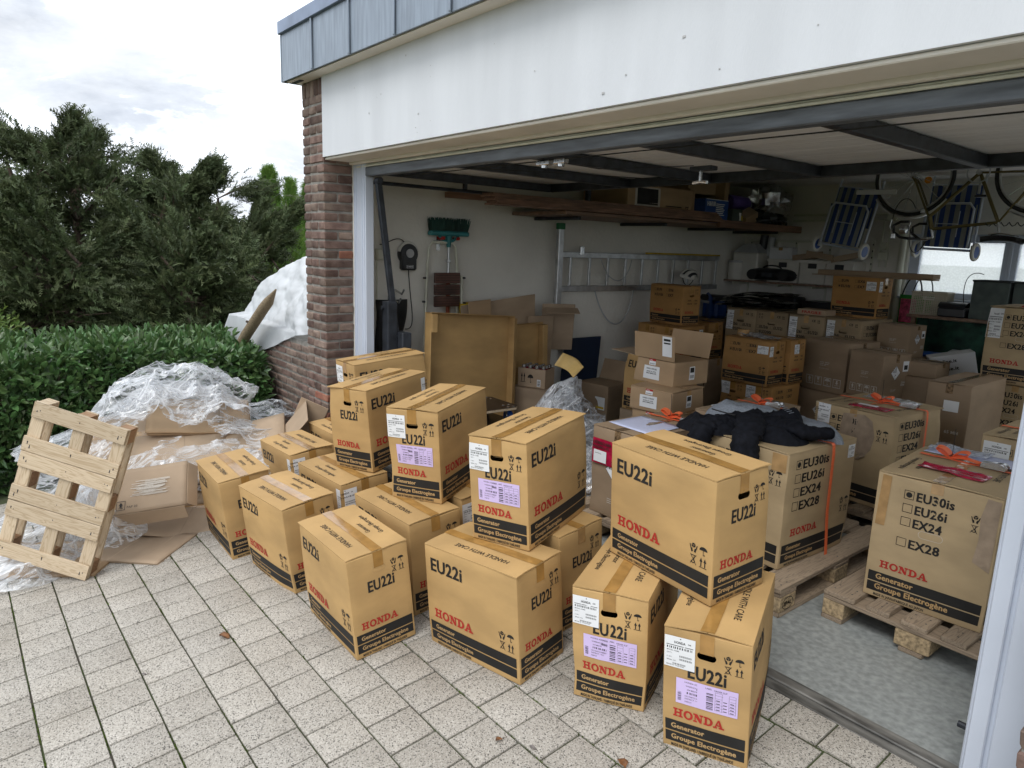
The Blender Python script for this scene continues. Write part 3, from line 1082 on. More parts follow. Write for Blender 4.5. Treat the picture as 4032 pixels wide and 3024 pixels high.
def carton_top(S, root, kr, tape, w=0.048, drop=0.085, gap=0.0015):
    L, W, H = S.L, S.W, S.H
    for sg in (1, -1):
        mb = MB()
        def up(i, j):
            x = -L / 2 + L * i
            y = sg * (W / 2 - (W / 2 - gap) * j)
            lift = 0.0018 * math.sin(PI * j) * abs(2 * i - 1) ** 3
            return (x + (0.0015 if abs(2 * i - 1) > .99 else 0) * math.sin(5 * j), y, S.top(x, y) + lift - 0.0004)
        nu, nv = 8, 5
        v = [up(i / nu, j / nv) for i in range(nu + 1) for j in range(nv + 1)]
        v += [(p[0], p[1], p[2] - 0.0048) for p in v]
        b = (nu + 1) * (nv + 1)
        id_ = lambda i, j: i * (nv + 1) + j
        f = []
        for i in range(nu):
            for j in range(nv):
                q = (id_(i, j), id_(i + 1, j), id_(i + 1, j + 1), id_(i, j + 1))
                q = q if sg < 0 else q[::-1]
                f += [q, tuple(t + b for t in q[::-1])]
        rim = [id_(i, 0) for i in range(nu + 1)] + [id_(nu, j) for j in range(1, nv + 1)] + [id_(i, nv) for i in range(nu - 1, -1, -1)] + [id_(0, j) for j in range(nv - 1, 0, -1)]
        for k in range(len(rim)):
            a, c = rim[k], rim[(k + 1) % len(rim)]
            f.append((a, a + b, c + b, c) if sg < 0 else (c, c + b, a + b, a))
        mb.add(v, f)
        part('flap', mb, kr, root, True)
    mb = MB()
    n = 10
    e = 0.0017
    for sg in (1, -1):
        fn = S.face('+x' if sg > 0 else '-x')
        v = []
        for k in range(5):
            z = S.H - drop + drop * k / 4 - (0.003 if k == 4 else 0)
            for y in (-w / 2, w / 2):
                p = fn(W / 2 + y, z, e)
                v.append(p)
        mb.add(v, [(2 * k, 2 * k + 1, 2 * k + 3, 2 * k + 2) for k in range(4)])
    v = []
    for i in range(n + 1):
        x = -L / 2 - 0.001 + (L + .002) * i / n
        for y in (-w / 2, 0, w / 2):
            v.append((x, y + 0.0006 * math.sin(3 * i), S.top(x, y) + e + 0.0003))
    mb.add(v, [q for i in range(n) for q in ((3 * i, 3 * i + 3, 3 * i + 4, 3 * i + 1), (3 * i + 1, 3 * i + 4, 3 * i + 5, 3 * i + 2))])
    part('tape', mb, tape, root, True)
INKS = [M_BLACK, M_RED, M_WHITEINK, M_INKK, M_PAPER, M_LILAC]
SLOT = {m: i for i, m in enumerate(INKS)}
def label_part(root, name, S, side, pr, lift=0.0012):
    mb = MB()
    f = S.face(side)
    pr.put(mb, lambda u, v, q: f(u, v, q + lift), SLOT)
    return part(name, mb, INKS, root)
def shipping_label(root, S, side, u, v, w, h, wrap=False, seed=1):
    pr = Print(w, h)
    pr.rect(u, v, u + w, v + h, M_PAPER)
    L2 = 0.05
    pr.poly([[(.5 + .5 * math.cos(a), .5 + .5 * math.sin(a)) for a in (PI * i / 5 for i in range(10))]], u + w * .5, v + h * .92, w * .04, w * .04, M_BLACK, L2)
    pr.text('HONDA', u + w * .32, v + h * .78, h * .075, M_BLACK, lift=L2, fit=w * .36)
    pr.text('OK', u + w * .76, v + h * .80, h * .045, M_BLACK, lift=L2)
    pr.items.append((_rect(u + w * .06, v + h * .70, u + w * .94, v + h * .72), M_BLACK, L2))
    for k, (a, b, c, d) in enumerate(((.08, .60, .86, .07), (.50, .36, .42, .06), (.50, .26, .42, .06), (.28, .10, .44, .05))):
        pr.bars(u + w * a, v + h * b, w * c, h * d, M_BLACK, 22, seed + k)
        pr.items[-1] = (pr.items[-1][0], M_BLACK, L2)
    for k, (a, b, t) in enumerate(((.08, .52, 'MODEL NAME'), (.08, .43, 'QTY 1'), (.08, .30, 'C 24.1'), (.08, .20, 'SERIAL NO.'), (.08, .05, 'MADE IN THAILAND'))):
        pr.text(t, u + w * a, v + h * b, h * .040, M_BLACK, bold=False, lift=L2)
    return label_part(root, 'shipping_label', S, side, pr, 0.0014)
def address_label(root, S, side, u, v, w, h, seed=1):
    pr = Print(w, h)
    pr.rect(u, v, u + w, v + h, M_LILAC)
    L2 = 0.05
    pr.text('HONDA ADDRESS LABEL', u + w * .14, v + h * .86, h * .06, M_BLACK, bold=False, lift=L2)
    pr.text('ORDER SLIP', u + w * .62, v + h * .84, h * .06, M_BLACK, bold=False, lift=L2)
    for k, (a, b, c, d, ve) in enumerate(((.34, .66, .12, .09, True), (.18, .44, .28, .08, True), (.03, .12, .06, .36, False), (.50, .08, .11, .68, False))):
        pr.bars(u + w * a, v + h * b, w * c, h * d, M_BLACK, 14, seed + k, ve)
        pr.items[-1] = (pr.items[-1][0], M_BLACK, L2)
    for a, b, t in ((.16, .72, 'WAREHOUSE'), (.18, .58, '254 MB278'), (.15, .32, 'HG PARTS DEPOT'), (.15, .22, 'DISTRICT 1-4-C'), (.15, .10, 'DEPOT')):
        pr.text(t, u + w * a, v + h * b, h * .055, M_BLACK, bold=False, lift=L2)
    x0, x1 = u + w * .64, u + w * .97
    for b in (.10, .22, .34, .46, .58, .70, .80):
        pr.items.append((_rect(x0, v + h * b, x1, v + h * b + h * .008), M_BLACK, L2))
    for a in (.64, .75, .86, .965):
        pr.items.append((_rect(u + w * a, v + h * .10, u + w * a + w * .004, v + h * .80), M_BLACK, L2 * 1.3))
    for i in range(12):
        pr.items.append((_rect(x0 + w * .02 + (i % 3) * w * .11, v + h * (.13 + .12 * (i // 3)), x0 + w * .08 + (i % 3) * w * .11, v + h * (.16 + .12 * (i // 3))), M_BLACK, L2 * 1.6))
    return label_part(root, 'address_label', S, side, pr, 0.0014)
def bands(pr, w, origin, small=1.0, kraft=M_INKK, tcap=.0190):
    a, b = .02 * w + .004, w - .02 * w - .004
    k = small
    pr.rect(a, .071 * k, b, .114 * k, M_BLACK)
    pr.rect(a, .026 * k, b, .066 * k, M_BLACK)
    u = a + min(.035, .05 * w + .006) * k
    pr.text('Generator', u, .071 * k + .0125 * k, tcap * k, kraft, .95, lift=.25)
    fit = min(.95 * tcap * k * text2d('Groupe Electrogène')[2], b - u - .012)
    pr.text('Groupe Electrogène', u, .026 * k + .0125 * k, tcap * k, kraft, lift=.25, fit=fit)
    pr.text(origin, u, .0075 * k, .0115 * k, M_BLACK, bold=True, fit=min(w * .62, .21) if w > .4 else w * .74)
ORI_T, ORI_J = 'MADE IN THAILAND / FABRIQUÉ EN THAÏLANDE', 'MADE IN JAPAN/FABRIQUE AU JAPON'
def list_marks(pr, rows, u, v, cap, step, wide=1.0, cols=None):
    for i, row in enumerate(rows):
        for j, t in enumerate(row):
            if not t:
                continue
            uu = u + (cols[j] if cols else 0)
            pr.box(uu - cap * 1.25, v - i * step, cap, M_BLACK, tick=t.startswith('*'))
            pr.text(t.strip('*'), uu, v - i * step, cap, M_BLACK, wide)
def print_long(kind, w, h):
    p = Print(w, h)
    if kind == '22':
        p.text('EU22i', .035, h - .115, .058, M_BLACK, fit=.190)
        p.honda(.045, .140, .041, .235, M_RED)
        p.icons4(w - .105, .132, .038, M_BLACK)
        bands(p, w, ORI_T)
    elif kind == '10':
        list_marks(p, [('EU9i', 'EX6'), ('*EU10i', 'EX7')], .095, h - .065, .026, .053, 1.0, (0, .17))
        p.honda(.060, .122, .028, .150, M_RED)
        p.icons4(w - .088, .108, .029, M_BLACK)
        bands(p, w, ORI_T, .86)
    elif kind == '30':
        list_marks(p, [('*EU30is',), ('EU26i',), ('EX24',), ('EX28',)], .125, h - .090, .046, .072, 1.22)
        p.honda(.075, .160, .038, .235, M_RED)
        p.icons4(w - .105, .20, .040, M_BLACK)
        bands(p, w, ORI_J, 1.08)
    elif kind == '32':
        list_marks(p, [('EU26i', 'EU32i'), ('EU3200i',)], .085, h - .088, .036, .062, .95, (0, .185))
        p.icons4(w - .15, .10, .030, M_BLACK)
        p.marks('ef', w - .075, .12, .05, .03, M_BLACK)
    elif kind == 'ef':
        p.marks('ef', w * .40, h * .50, w * .22, h * .085, M_WHITEINK)
        p.text('ECOFLOW', w * .40, h * .445, h * .016, M_WHITEINK, bold=False, fit=w * .22)
        for i, (k, t) in enumerate((('up', 'UP'), ('glass', 'FRAGILE'), ('umbrella', 'KEEP DRY'), ('down', 'HEAVY'))):
            x = w * .10 + i * w * .215
            p.marks('frame', x, h * .11, w * .17, h * .17, M_WHITEINK)
            p.marks(k, x + w * .02, h * .135, w * .13, h * .14, M_WHITEINK)
            p.text(t, x + w * .085, h * .122, h * .017, M_WHITEINK, bold=False, align='c')
    return p
def print_short(kind, w, h, closed):
    p = Print(w, h)
    if kind == '22':
        if closed:
            p.poly(stadium(w * .39, h - .098, w * .61, h - .071, .0012), 0, 0, 1, 1, M_INKK)
        p.text('EU22i', w * .29, h - .178, .050, M_BLACK, fit=.128)
        p.icons4(w * .69, h - .128, .031, M_BLACK)
        p.honda(w * .13, .132, .033, .175, M_RED)
        bands(p, w, ORI_T)
    elif kind == '10':
        p.icons4(w * .66, h - .085, .024, M_BLACK)
        list_marks(p, [('EU9i', 'EX6'), ('*EU10i', 'EX7')], w * .32, h - .155, .014, .032, 1.0, (0, .095))
        p.honda(w * .16, .118, .024, .125, M_RED)
        bands(p, w, ORI_T, .86)
    elif kind == '30':
        if closed:
            p.poly(stadium(w * .40, h - .262, w * .60, h - .228, .0014), 0, 0, 1, 1, M_WHITEINK)
        list_marks(p, [('*EU30is',), ('EU26i',), ('EX24',)], .165, h - .100, .040, .062, .88)
        list_marks(p, [('EX28',)], .160, h - .322, .040, .06, .95)
        p.icons4(w - .105, h - .175, .036, M_BLACK)
        p.honda(.055, .150, .034, .200, M_RED)
        bands(p, w, ORI_J, 1.08, tcap=.0235)
    elif kind == '32':
        p.text('CE', w * .66, h - .058, .022, M_BLACK)
        p.text('UK', w * .82, h - .050, .014, M_BLACK)
        p.text('CA', w * .82, h - .068, .014, M_BLACK)
        p.icons4(w * .07, h - .078, .024, M_BLACK)
        list_marks(p, [('EU26i', 'EU32i'), ('EU3200i',)], w * .13, h - .180, .031, .052, .9, (0, .165))
    elif kind == 'ef':
        if w > .25:
            p.marks('diamond', w * .30, h * .42, w * .34, w * .34, M_PAPER)
            p.marks('hazard', w * .30, h * .42, w * .34, w * .34, M_BLACK, .06)
            p.rect(w * .72, h * .60, w * .93, h * .83, M_PAPER)
            p.rect(w * .76, h * .64, w * .89, h * .74, M_BLACK, .05)
            p.bars(w * .72, h * .28, w * .2, h * .12, M_WHITEINK, 6, 3, False)
        p.marks('ef', w * .36, h * .16, w * .2, h * .06, M_WHITEINK)
    return p
def print_top(kind, w, h):
    p = Print(w, h)
    if kind == '22':
        p.text('HANDLE WITH CARE', w * .20, h * .71, .025, M_BLACK, bold=False, fit=.30)
        p.text('Generator', w * .34, h * .285, .023, M_BLACK, bold=False, fit=.120)
        p.text('Groupe Electrogène', w * .27, h * .125, .023, M_BLACK, bold=False, fit=.235)
    elif kind == '30':
        p.text('HANDLE WITH CARE', w * .22, h * .80, .028, M_BLACK, bold=False, fit=.28)
        p.text('Generator', w * .55, h * .20, .028, M_BLACK, bold=False, fit=.14)
        p.text('Groupe Electrogène', w * .45, h * .09, .028, M_BLACK, bold=False, fit=.26)
    return p
KINDS = {'22': (M_K22, M_TAPE), '10': (M_K10, M_TAPE), '30': (M_K30, M_TAPECLR), '32': (M_K32, M_TAPECLR), 'ef': (M_KEF, M_TAPEEF),
         'oil': (M_KOIL, M_TAPECLR), 'plain': (M_KGREY, M_TAPECLR), 'brown': (M_KEF, M_TAPEEF)}
def carton(kind, dims, M, label, group=None, open_=(), closed=True, seed=1, top=True, marks=True, name='carton', cat='cardboard box', tape=None, kr=None):
    S = Shape(*dims, seed=seed)
    L, W, H = dims
    k, tp = KINDS[kind]
    k = kr or k
    root = thing(name, label, cat, M, group)
    gw = {'22': .064, '10': .062, '32': .088, '30': .1}.get(kind, .08)
    gz = {'22': .071, '10': .085, '32': .108, '30': .235}.get(kind, .10)
    gh = {'22': .027, '10': .027, '32': .030, '30': .034}.get(kind, .03)
    holes = [(sd, W / 2 - gw / 2, W / 2 + gw / 2, H - gz - gh, H - gz) for sd in open_]
    part('body', carton_body(S, holes), k, root, True, ang=60)
    for sd, u0, u1, v0, v1 in holes:         # the pushed-in grip flap hangs behind its slot
        f = S.face(sd)
        mb = MB()
        a = [f(u0 - .004, v1 + .003, -.006), f(u1 + .004, v1 + .003, -.006), f(u1 - .002, v0 + .008, -.022), f(u0 + .002, v0 + .008, -.022)]
        mb.add(a + [tuple(Vector(p) + Vector((0, 0, .003))) for p in a], [(0, 1, 2, 3), (7, 6, 5, 4), (3, 2, 6, 7)])
        part('grip_flap', mb, k, root)
    if top:
        carton_top(S, root, k, tape or tp, drop=.050 if kind == '30' else .075 if H > .35 else .04)
    if marks:
        mb = MB()
        for sd in ('+y', '-y'):
            print_long(kind, L, H).put(mb, S.face(sd), SLOT)
        for sd in ('+x', '-x'):
            print_short(kind, W, H, sd not in open_).put(mb, S.face(sd), SLOT)
        if top:
            print_top(kind, L, W).put(mb, S.face('top'), SLOT)
        if mb.f:
            part('print', mb, INKS, root)
    return root, S
def pose(kind, F, yaw, dims, z=0.0, tilt=(0, 0), flip=False):
    """carton standing with its nearest upright edge at F; left face runs along yaw. kind LS: left face is the long one"""
    L, W, H = dims
    a = Vector((math.cos(math.radians(yaw)), math.sin(math.radians(yaw)), 0))
    b = Vector((a.y, -a.x, 0))
    la, lb = (L, W) if kind == 'LS' else (W, L)
    if kind == 'LS':
        X, Y = (a, -b) if not flip else (-a, b)
    else:
        X, Y = (-b, -a) if not flip else (b, a)
    n = Vector((-tilt[0], -tilt[1], 1)).normalized()
    q = Vector((0, 0, 1)).rotation_difference(n)
    c = a * la / 2 + b * lb / 2
    base = Vector((F[0], F[1], z))
    o = base + q @ c
    return axes(o, q @ X, q @ Y, n)
G0, G1 = 0.01424, 0.0787
def ground(x, y):
    return G0 * (x + .95) + G1 * (y - 2.3)
# ------------------------------------------------------------------ ground and driveway
def ground_sheet():
    xs = [-400, -150, -60, -30, -20, -14, -10, -8, -6.6, -6.0, -4, -2, 0, 1.5, 6, 20, 60, 150, 400]
    ys = [-400, -150, -60, -20, -8, -3, -1.5, 0, 1, 2, 2.45, 2.6, 8.3, 12, 25, 60, 150, 400]
    def h(x, y):
        yy = max(-3.0, min(2.42, y))
        xx = max(-8, min(2, x))
        z = ground(xx, yy) - .05
        if y > 2.42:
            z = min(z, ground(xx, 2.42) - .05)
        return z
    mb = MB()
    v = [(x, y, h(x, y)) for x in xs for y in ys]
    n = len(ys)
    mb.add(v, [(i * n + j, (i + 1) * n + j, (i + 1) * n + j + 1, i * n + j + 1) for i in range(len(xs) - 1) for j in range(n - 1)])
    o = link('ground', mb.mesh('ground', M_GROUND, True, 80), kind='structure')
    return o
ground_sheet()
DRV = None
def driveway():
    global DRV
    x0, x1, y0, y1 = -6.05, 1.2, -1.7, 2.415
    mb = MB()
    mb.grid(lambda u, v: (x0 + (x1 - x0) * u, y0 + (y1 - y0) * v, ground(x0 + (x1 - x0) * u, y0 + (y1 - y0) * v) - .009), 10, 6)
    DRV = link('driveway', mb.mesh('driveway', M_JOINT), kind='structure')
    px, py = .184, .1919
    meshes = []
    for s in range(5):
        r = random.Random(s)
        w, d = px - .0070 - r.uniform(0, .0012), py - .0056 - r.uniform(0, .0012)
        m = MB()
        n, c = [], .0035
        ring = lambda hw, hd, z: [(-hw, -hd, z), (hw, -hd, z), (hw, hd, z), (-hw, hd, z)]
        j = lambda q: [(a + r.uniform(-.0012, .0012), b + r.uniform(-.0012, .0012), z) for a, b, z in q]
        V = j(ring(w / 2 - c, d / 2 - c, 0)) + j(ring(w / 2 - c * .3, d / 2 - c * .3, -.0012)) + ring(w / 2, d / 2, -.0055) + ring(w / 2, d / 2, -.06)
        F = [(0, 1, 2, 3)]
        for k in range(3):
            F += [(4 * k + i, 4 * k + 4 + i, 4 * k + 4 + (i + 1) % 4, 4 * k + (i + 1) % 4) for i in range(4)]
        m.add(V, F)
        meshes.append(m.mesh('paver', M_PAVER, True, 50))
    q = Vector((0, 0, 1)).rotation_difference(Vector((-G0, -G1, 1)).normalized()).to_matrix().to_4x4()
    inv = cam_o.matrix_world.inverted()
    cells = []
    for r in range(-10, 11):
        yc = .322 + (r + .5) * py
        if yc + py / 2 > y1 or yc - py / 2 < y0:
            continue
        for k in range(-40, 10):
            xc = (.083 if r % 2 == 0 else .152) + (k + .5) * px
            if xc - px / 2 < x0 or xc + px / 2 > x1:
                continue
            c = inv @ Vector((xc, yc, ground(xc, yc)))
            seen = False
            if c.z < -.2:
                u, v = c.x / -c.z * 1511.8, c.y / -c.z * 1511.8
                seen = abs(u) < 1150 and abs(v) < 870
            cov = (-4.5 < xc < -2.3 and 1.35 < yc < 2.3) or (-2.3 < xc < -1.15 and 1.75 < yc < 2.3) or (xc < -4.75 and yc > .55)
            cells.append((0 if seen and not cov else 1 if seen else 2, -c.z, xc, yc))
    cells.sort()
    rest = MB()
    rr = random.Random(5)
    for i, (kk, dd, xc, yc) in enumerate(cells):
        M = T(xc, yc, ground(xc, yc) + rr.uniform(-.0018, .0012)) @ q @ RX(rr.uniform(-.35, .35)) @ RY(rr.uniform(-.35, .35))
        me = meshes[rr.randrange(5)]
        if i < 298:
            link('paver', me, DRV, M)
        else:
            rest.add([v.co for v in me.vertices], [tuple(p.vertices) for p in me.polygons], 0, M)
    for k in range(-40, 10):                       # cut row against the steel threshold
        xc = .12 + (k + .5) * px
        if xc - px / 2 > x0 and xc + px / 2 < x1:
            M = T(xc, 2.329, ground(xc, 2.329)) @ q @ Matrix.Diagonal((1, .83, 1, 1))
            me = meshes[rr.randrange(5)]
            rest.add([v.co for v in me.vertices], [tuple(p.vertices) for p in me.polygons], 0, M)
    o = part('paver', rest, M_PAVER, DRV, True)
    o['kind'] = 'stuff'
    # moss tufts along the long joints
    V, F = [], []
    R = random.Random(3)
    for r in range(-2, 9):
        yj = .322 + r * py
        x = -4.9
        while x < -.2:
            x += R.uniform(.03, .16)
            if fbm(x * 2.1, yj * 3.3, 4.0, 2) < .52:
                continue
            for _ in range(R.randint(10, 34)):
                bx, by = x + R.gauss(0, .018), yj + R.gauss(0, .0030)
                bz = ground(bx, by) - .008
                h = R.uniform(.006, .0125)
                a = R.uniform(0, PI)
                w = R.uniform(.0014, .0030)
                b = len(V)
                V += [(bx - w * math.cos(a), by - w * math.sin(a), bz), (bx + w * math.cos(a), by + w * math.sin(a), bz),
                      (bx + R.uniform(-.003, .003), by + R.uniform(-.003, .003), bz + h)]
                F.append((b, b + 1, b + 2))
    link('moss', npmesh('moss', V, F, M_MOSS), kind='stuff')
driveway()
def dry_leaf(x, y, rot, sz, label, mat_):
    mb = MB()
    def f(u, v):
        w = .36 * math.sin(PI * min(1, u * 1.02)) ** .8 * (1 + .25 * math.sin(9 * u))
        return ((u - .5) * sz, (v - .5) * 2 * w * sz, sz * (.10 * math.sin(PI * u) + .22 * abs(v - .5) * 2 * math.sin(2.2 * u + 1)))
    mb.grid(f, 8, 4)
    me = solidify(mb.mesh('fallen_leaf', mat_, True, 80), .0006)
    o = link('fallen_leaf', me, None, T(x, y, ground(x, y) + .004) @ RZ(rot))
    tag(o, label, 'leaf', 'dry leaves on the paving')
    sb = MB()
    sb.tube([(sz * .48, 0, 0), (sz * .75, sz * .05, .004), (sz * 1.1, -sz * .04, .002)], .0009, 5)
    part('stalk', sb, M_BARK, o)
M_LEAFDRY = mat('dry_leaf_brown', (0.20, 0.085, 0.030), 0.6, var=0.35, scale=40, coord='Object')
M_LEAFGR = mat('dry_leaf_grey', (0.16, 0.14, 0.13), 0.6, var=0.3, scale=40)
dry_leaf(-3.103, .871, 35, .055, 'two-tone curled dry leaf lying alone on the open paving at left', M_LEAFDRY)
dry_leaf(-1.739, 1.422, 80, .028, 'small tan leaf scrap on a joint before the middle front carton', M_LEAFDRY)
dry_leaf(-1.629, 1.487, 10, .024, 'tiny dark leaf stuck upright in a joint right of the tan scrap', M_LEAFGR)
dry_leaf(-1.369, 1.671, 160, .050, 'brown crinkled leaf at the bottom edge left of the front right carton', M_LEAFDRY)
dry_leaf(-3.05, .52, 60, .020, 'grey leaf fragment beside a mossy joint near the lower left', M_LEAFGR)

# ------------------------------------------------------------------ the garage
GAR = thing('garage', 'white rendered garage with brick pillars, zinc roof edge and raised door', 'garage', T(-2.7, 2.2, 0))
GI = T(2.7, -2.2, 0)
def gpart(name, mb, mats, parent=None, smooth=False, kind=None, ang=38):
    """built in world coordinates, hung on the garage (or on one of its parts)"""
    p = parent or GAR
    o = part(name, mb, mats, p, smooth, GI if p is GAR else I4, ang=ang)
    if kind:
        o['kind'] = kind
    return o
link('added_yard', MB().box((-9, 8.4, -.2), (9, 26, -.03)).mesh('added_yard', mat('pale_concrete', (.62, .61, .58), .9)), kind='structure')  # unseen pale slab, added to brighten the frosted panes from behind
fl = link('floor', MB().box((-5.2, 2.535, -.12), (4.2, 8.0, 0)).mesh('floor', M_FLOOR), kind='structure')
st = MB().bbox((-4.75, 2.418, -.05), (-.45, 2.470, .001), .003).bbox((-4.75, 2.474, -.05), (-.45, 2.532, .007), .004)
tl = link('threshold', st.mesh('threshold', M_STRIP), kind='structure')
gpart('inner_wall', MB().box((-5.42, 2.56, -.2), (-5.2, 8.0, 2.80)), M_WALLIN)
gpart('inner_wall', MB().box((4.2, 2.56, -.2), (4.4, 8.0, .85)).box((4.2, 2.56, 2.25), (4.4, 8.0, 2.80)).box((4.2, 2.56, .85), (4.4, 3.1, 2.25)).box((4.2, 7.6, .85), (4.4, 8.0, 2.25)), M_WALLIN)
gpart('inner_wall', MB().box((-5.42, 8.0, -.2), (-3.22, 8.22, 2.80)).box((1.6, 8.0, -.2), (4.4, 8.22, 2.80))
      .box((-3.22, 8.0, -.2), (1.6, 8.22, 1.31)).box((-3.22, 8.0, 1.96), (1.6, 8.22, 2.80)), M_WALLIN)
gpart('front_return', MB().box((-5.42, 2.43, -.2), (-4.885, 2.56, 2.80)).box((-.41, 2.47, -.2), (.25, 2.56, 2.262)).box((-.46, 2.47, 2.262), (4.4, 2.56, 2.80)).box((3.9, 2.43, -.2), (4.4, 2.56, 2.262)), M_WALLIN)  # the second bay opening at right is unseen, added to let daylight in
gpart('ceiling', MB().box((-5.2, 2.56, 2.50), (-.9, 8.0, 2.58)).box((2.8, 2.56, 2.50), (4.2, 8.0, 2.58)).box((-.9, 2.56, 2.50), (2.8, 4.9, 2.58)).box((-.9, 7.5, 2.50), (2.8, 8.0, 2.58)), M_CEIL)
gpart('roof', MB().box((-5.27, 2.095, 2.815), (-.9, 8.35, 3.13)).box((2.8, 2.095, 2.815), (4.6, 8.35, 3.13)).box((-.9, 2.095, 2.815), (2.8, 4.9, 3.13)).box((-.9, 7.5, 2.815), (2.8, 8.35, 3.13)), M_ZINC)
RL = gpart('added_rooflight', MB().box((-.96, 4.84, 2.581), (-.9, 7.56, 3.26)).box((2.8, 4.84, 2.581), (2.86, 7.56, 3.26)).box((-.9, 4.84, 2.581), (2.8, 4.9, 3.26)).box((-.9, 7.5, 2.581), (2.8, 7.56, 3.26)).box((.92, 4.9, 3.15), (.98, 7.5, 3.25)), M_WFRAME)  # unseen rooflight and its hole in roof and ceiling, added to brighten the interior
part('pane', MB().box((-.9, 4.9, 3.262), (2.8, 7.5, 3.27)), M_CLEAR, RL)
gpart('soffit', MB().box((-5.27, 2.10, 2.800), (4.6, 2.45, 2.814)).box((-5.425, 2.451, 2.800), (-5.262, 8.3, 2.814)), M_SOFFIT)
li = MB()
li.grid(lambda u, v: (-4.888 + 9.3 * u, 2.197 + .0015 * math.sin(30 * u), 2.262 + .538 * v), 40, 6)
li.box((-4.888, 2.2, 2.262), (4.4, 2.43, 2.80))
gpart('lintel', li, M_WHITE)
gpart('lintel_lining', MB().bbox((-4.888, 2.215, 2.244), (4.4, 2.395, 2.2605), .004).bbox((-4.888, 2.397, 2.226), (4.4, 2.43, 2.2605), .006), M_SOFFIT)
rc = random.Random(9)
chips = MB()
for _ in range(20):
    x, z, s = rc.uniform(-4.4, -.5), rc.uniform(2.30, 2.76), rc.choice((.002, .003, .003, .005))
    chips.bbox((x - s, 2.1935, z - s * .8), (x + s * rc.uniform(.7, 2), 2.1953, z + s), .0008)
cp = gpart('plaster_chip', chips, mat('chip_grey', (.50, .50, .50), .9), None)
cp['kind'] = 'stuff'
# zinc roof edge: panels with standing seams under a coping
FA = gpart('fascia', MB().box((-5.27, 2.083, 2.803), (4.6, 2.093, 3.12)), M_STEELDK)
x = -5.290
k = 0
while x < 4.3:
    w = .548
    mb = MB().bbox((x + .004, 2.074, 2.800), (x + w - .004, 2.082, 3.135), .0015)
    part('zinc_panel', mb, M_ZINC, FA)
    mb = MB().bbox((x + w - .012, 2.060, 2.802), (x + w + .004, 2.0735, 3.125), .003)
    part('seam', mb, M_ZINC, FA)
    x += w
gpart('coping', MB().bbox((-5.300, 2.052, 3.118), (4.6, 2.10, 3.205), .004).bbox((-5.300, 2.101, 3.14), (-5.25, 8.4, 3.205), .004), M_ZINCTOP, FA)
gpart('corner_trim', MB().bbox((-5.298, 2.070, 2.798), (-5.286, 2.12, 3.117), .002).bbox((-5.296, 2.121, 2.80), (-5.272, 8.3, 3.12), .002), M_ZINC, FA)
gpart('soffit_groove', MB().bbox((-5.27, 2.30, 2.790), (-5.24, 8.2, 2.799), .002).bbox((-5.27, 2.13, 2.794), (-5.10, 2.16, 2.799), .002), M_STEELDK, FA)

# bricks
def brick_mesh(l, h, d, seed):
    """rough hand-moulded brick, centred, face towards -Y"""
    r = random.Random(seed)
    mb = MB().bbox((-l / 2, -d / 2, -h / 2), (l / 2, d / 2, h / 2), .006)
    mb.v = [(x + r.uniform(-.0025, .0025), y + r.uniform(-.003, .003), z + r.uniform(-.0025, .0025)) for x, y, z in mb.v]
    return mb
BM = {}
def get_brick(l, h, d, v, mt):
    k = (round(l, 3), round(h, 3), round(d, 3), v, mt.name)
    if k not in BM:
        # weld the chamfered shell before roughening it so that no edge opens
        me = MB().bbox((-l / 2, -d / 2, -h / 2), (l / 2, d / 2, h / 2), .006).mesh('brick', mt)
        bm = bmesh.new()
        bm.from_mesh(me)
        bmesh.ops.remove_doubles(bm, verts=bm.verts, dist=.0002)
        r = random.Random(v * 31 + int(l * 1000))
        for q in bm.verts:
            q.co += Vector((r.uniform(-.0028, .0028), r.uniform(-.0035, .0035), r.uniform(-.0025, .0025)))
        bm.to_mesh(me)
        bm.free()
        me.polygons.foreach_set('use_smooth', [True] * len(me.polygons))
        me.set_sharp_from_angle(angle=math.radians(50))
        BM[k] = me
    return BM[k]
RB = random.Random(21)
def pick():
    t = RB.random()
    return M_BRICK if t < .48 else M_BRICKG if t < .92 else M_BRICKR
def lay(parent, x0, x1, z0, y, face='-y', d=.09, h=.053, mt=None, rest=None, inv=I4):
    """one brick from x0 to x1 along the wall, front at y"""
    l = abs(x1 - x0)
    me = get_brick(l, h, d, RB.randrange(3), mt or pick())
    j = RB.uniform(-.002, .002)
    if face == '-y':
        M = T((x0 + x1) / 2, y + d / 2 + j, z0 + h / 2)
    else:                                                   # face towards +X, laid along Y
        M = T(y - d / 2 + j, (x0 + x1) / 2, z0 + h / 2) @ RZ(90)
    M = M @ RY(RB.uniform(-.4, .4))
    if rest is not None:
        rest.add([v.co for v in me.vertices], [tuple(p.vertices) for p in me.polygons], 0, M)
    else:
        link('brick', me, parent, M)
PIL = gpart('brick_pillar', MB().box((-5.229, 2.208, -.25), (-4.900, 2.429, 2.799)), M_MORTAR)
z, c = -.131, 0
while z < 2.66:
    xr, xl, yf = -4.891, -5.237, 2.2
    j = RB.uniform(-.004, .004)
    if c % 2 == 0:     # stretcher along the reveal, its header on the front
        lay(PIL, xr - .106, xr, z, yf, d=.222)
        a = xr - .118 + j
        lay(PIL, a - .108, a, z, yf)
        lay(PIL, xl, a - .119, z, yf)
    else:
        lay(PIL, xr - .222 + j, xr, z, yf, d=.106)
        lay(PIL, xl, xr - .233 + j, z, yf)
        lay(PIL, yf + .117, yf + .226, z, xr, face='+x', d=.1)
    z += .0675
    c += 1
for i in range(5):      # upright course under the roof
    xa = -5.237 + i * .0695
    lay(PIL, xa, xa + .058, 2.688, 2.2, h=.108, d=.2 if i == 4 else .09)
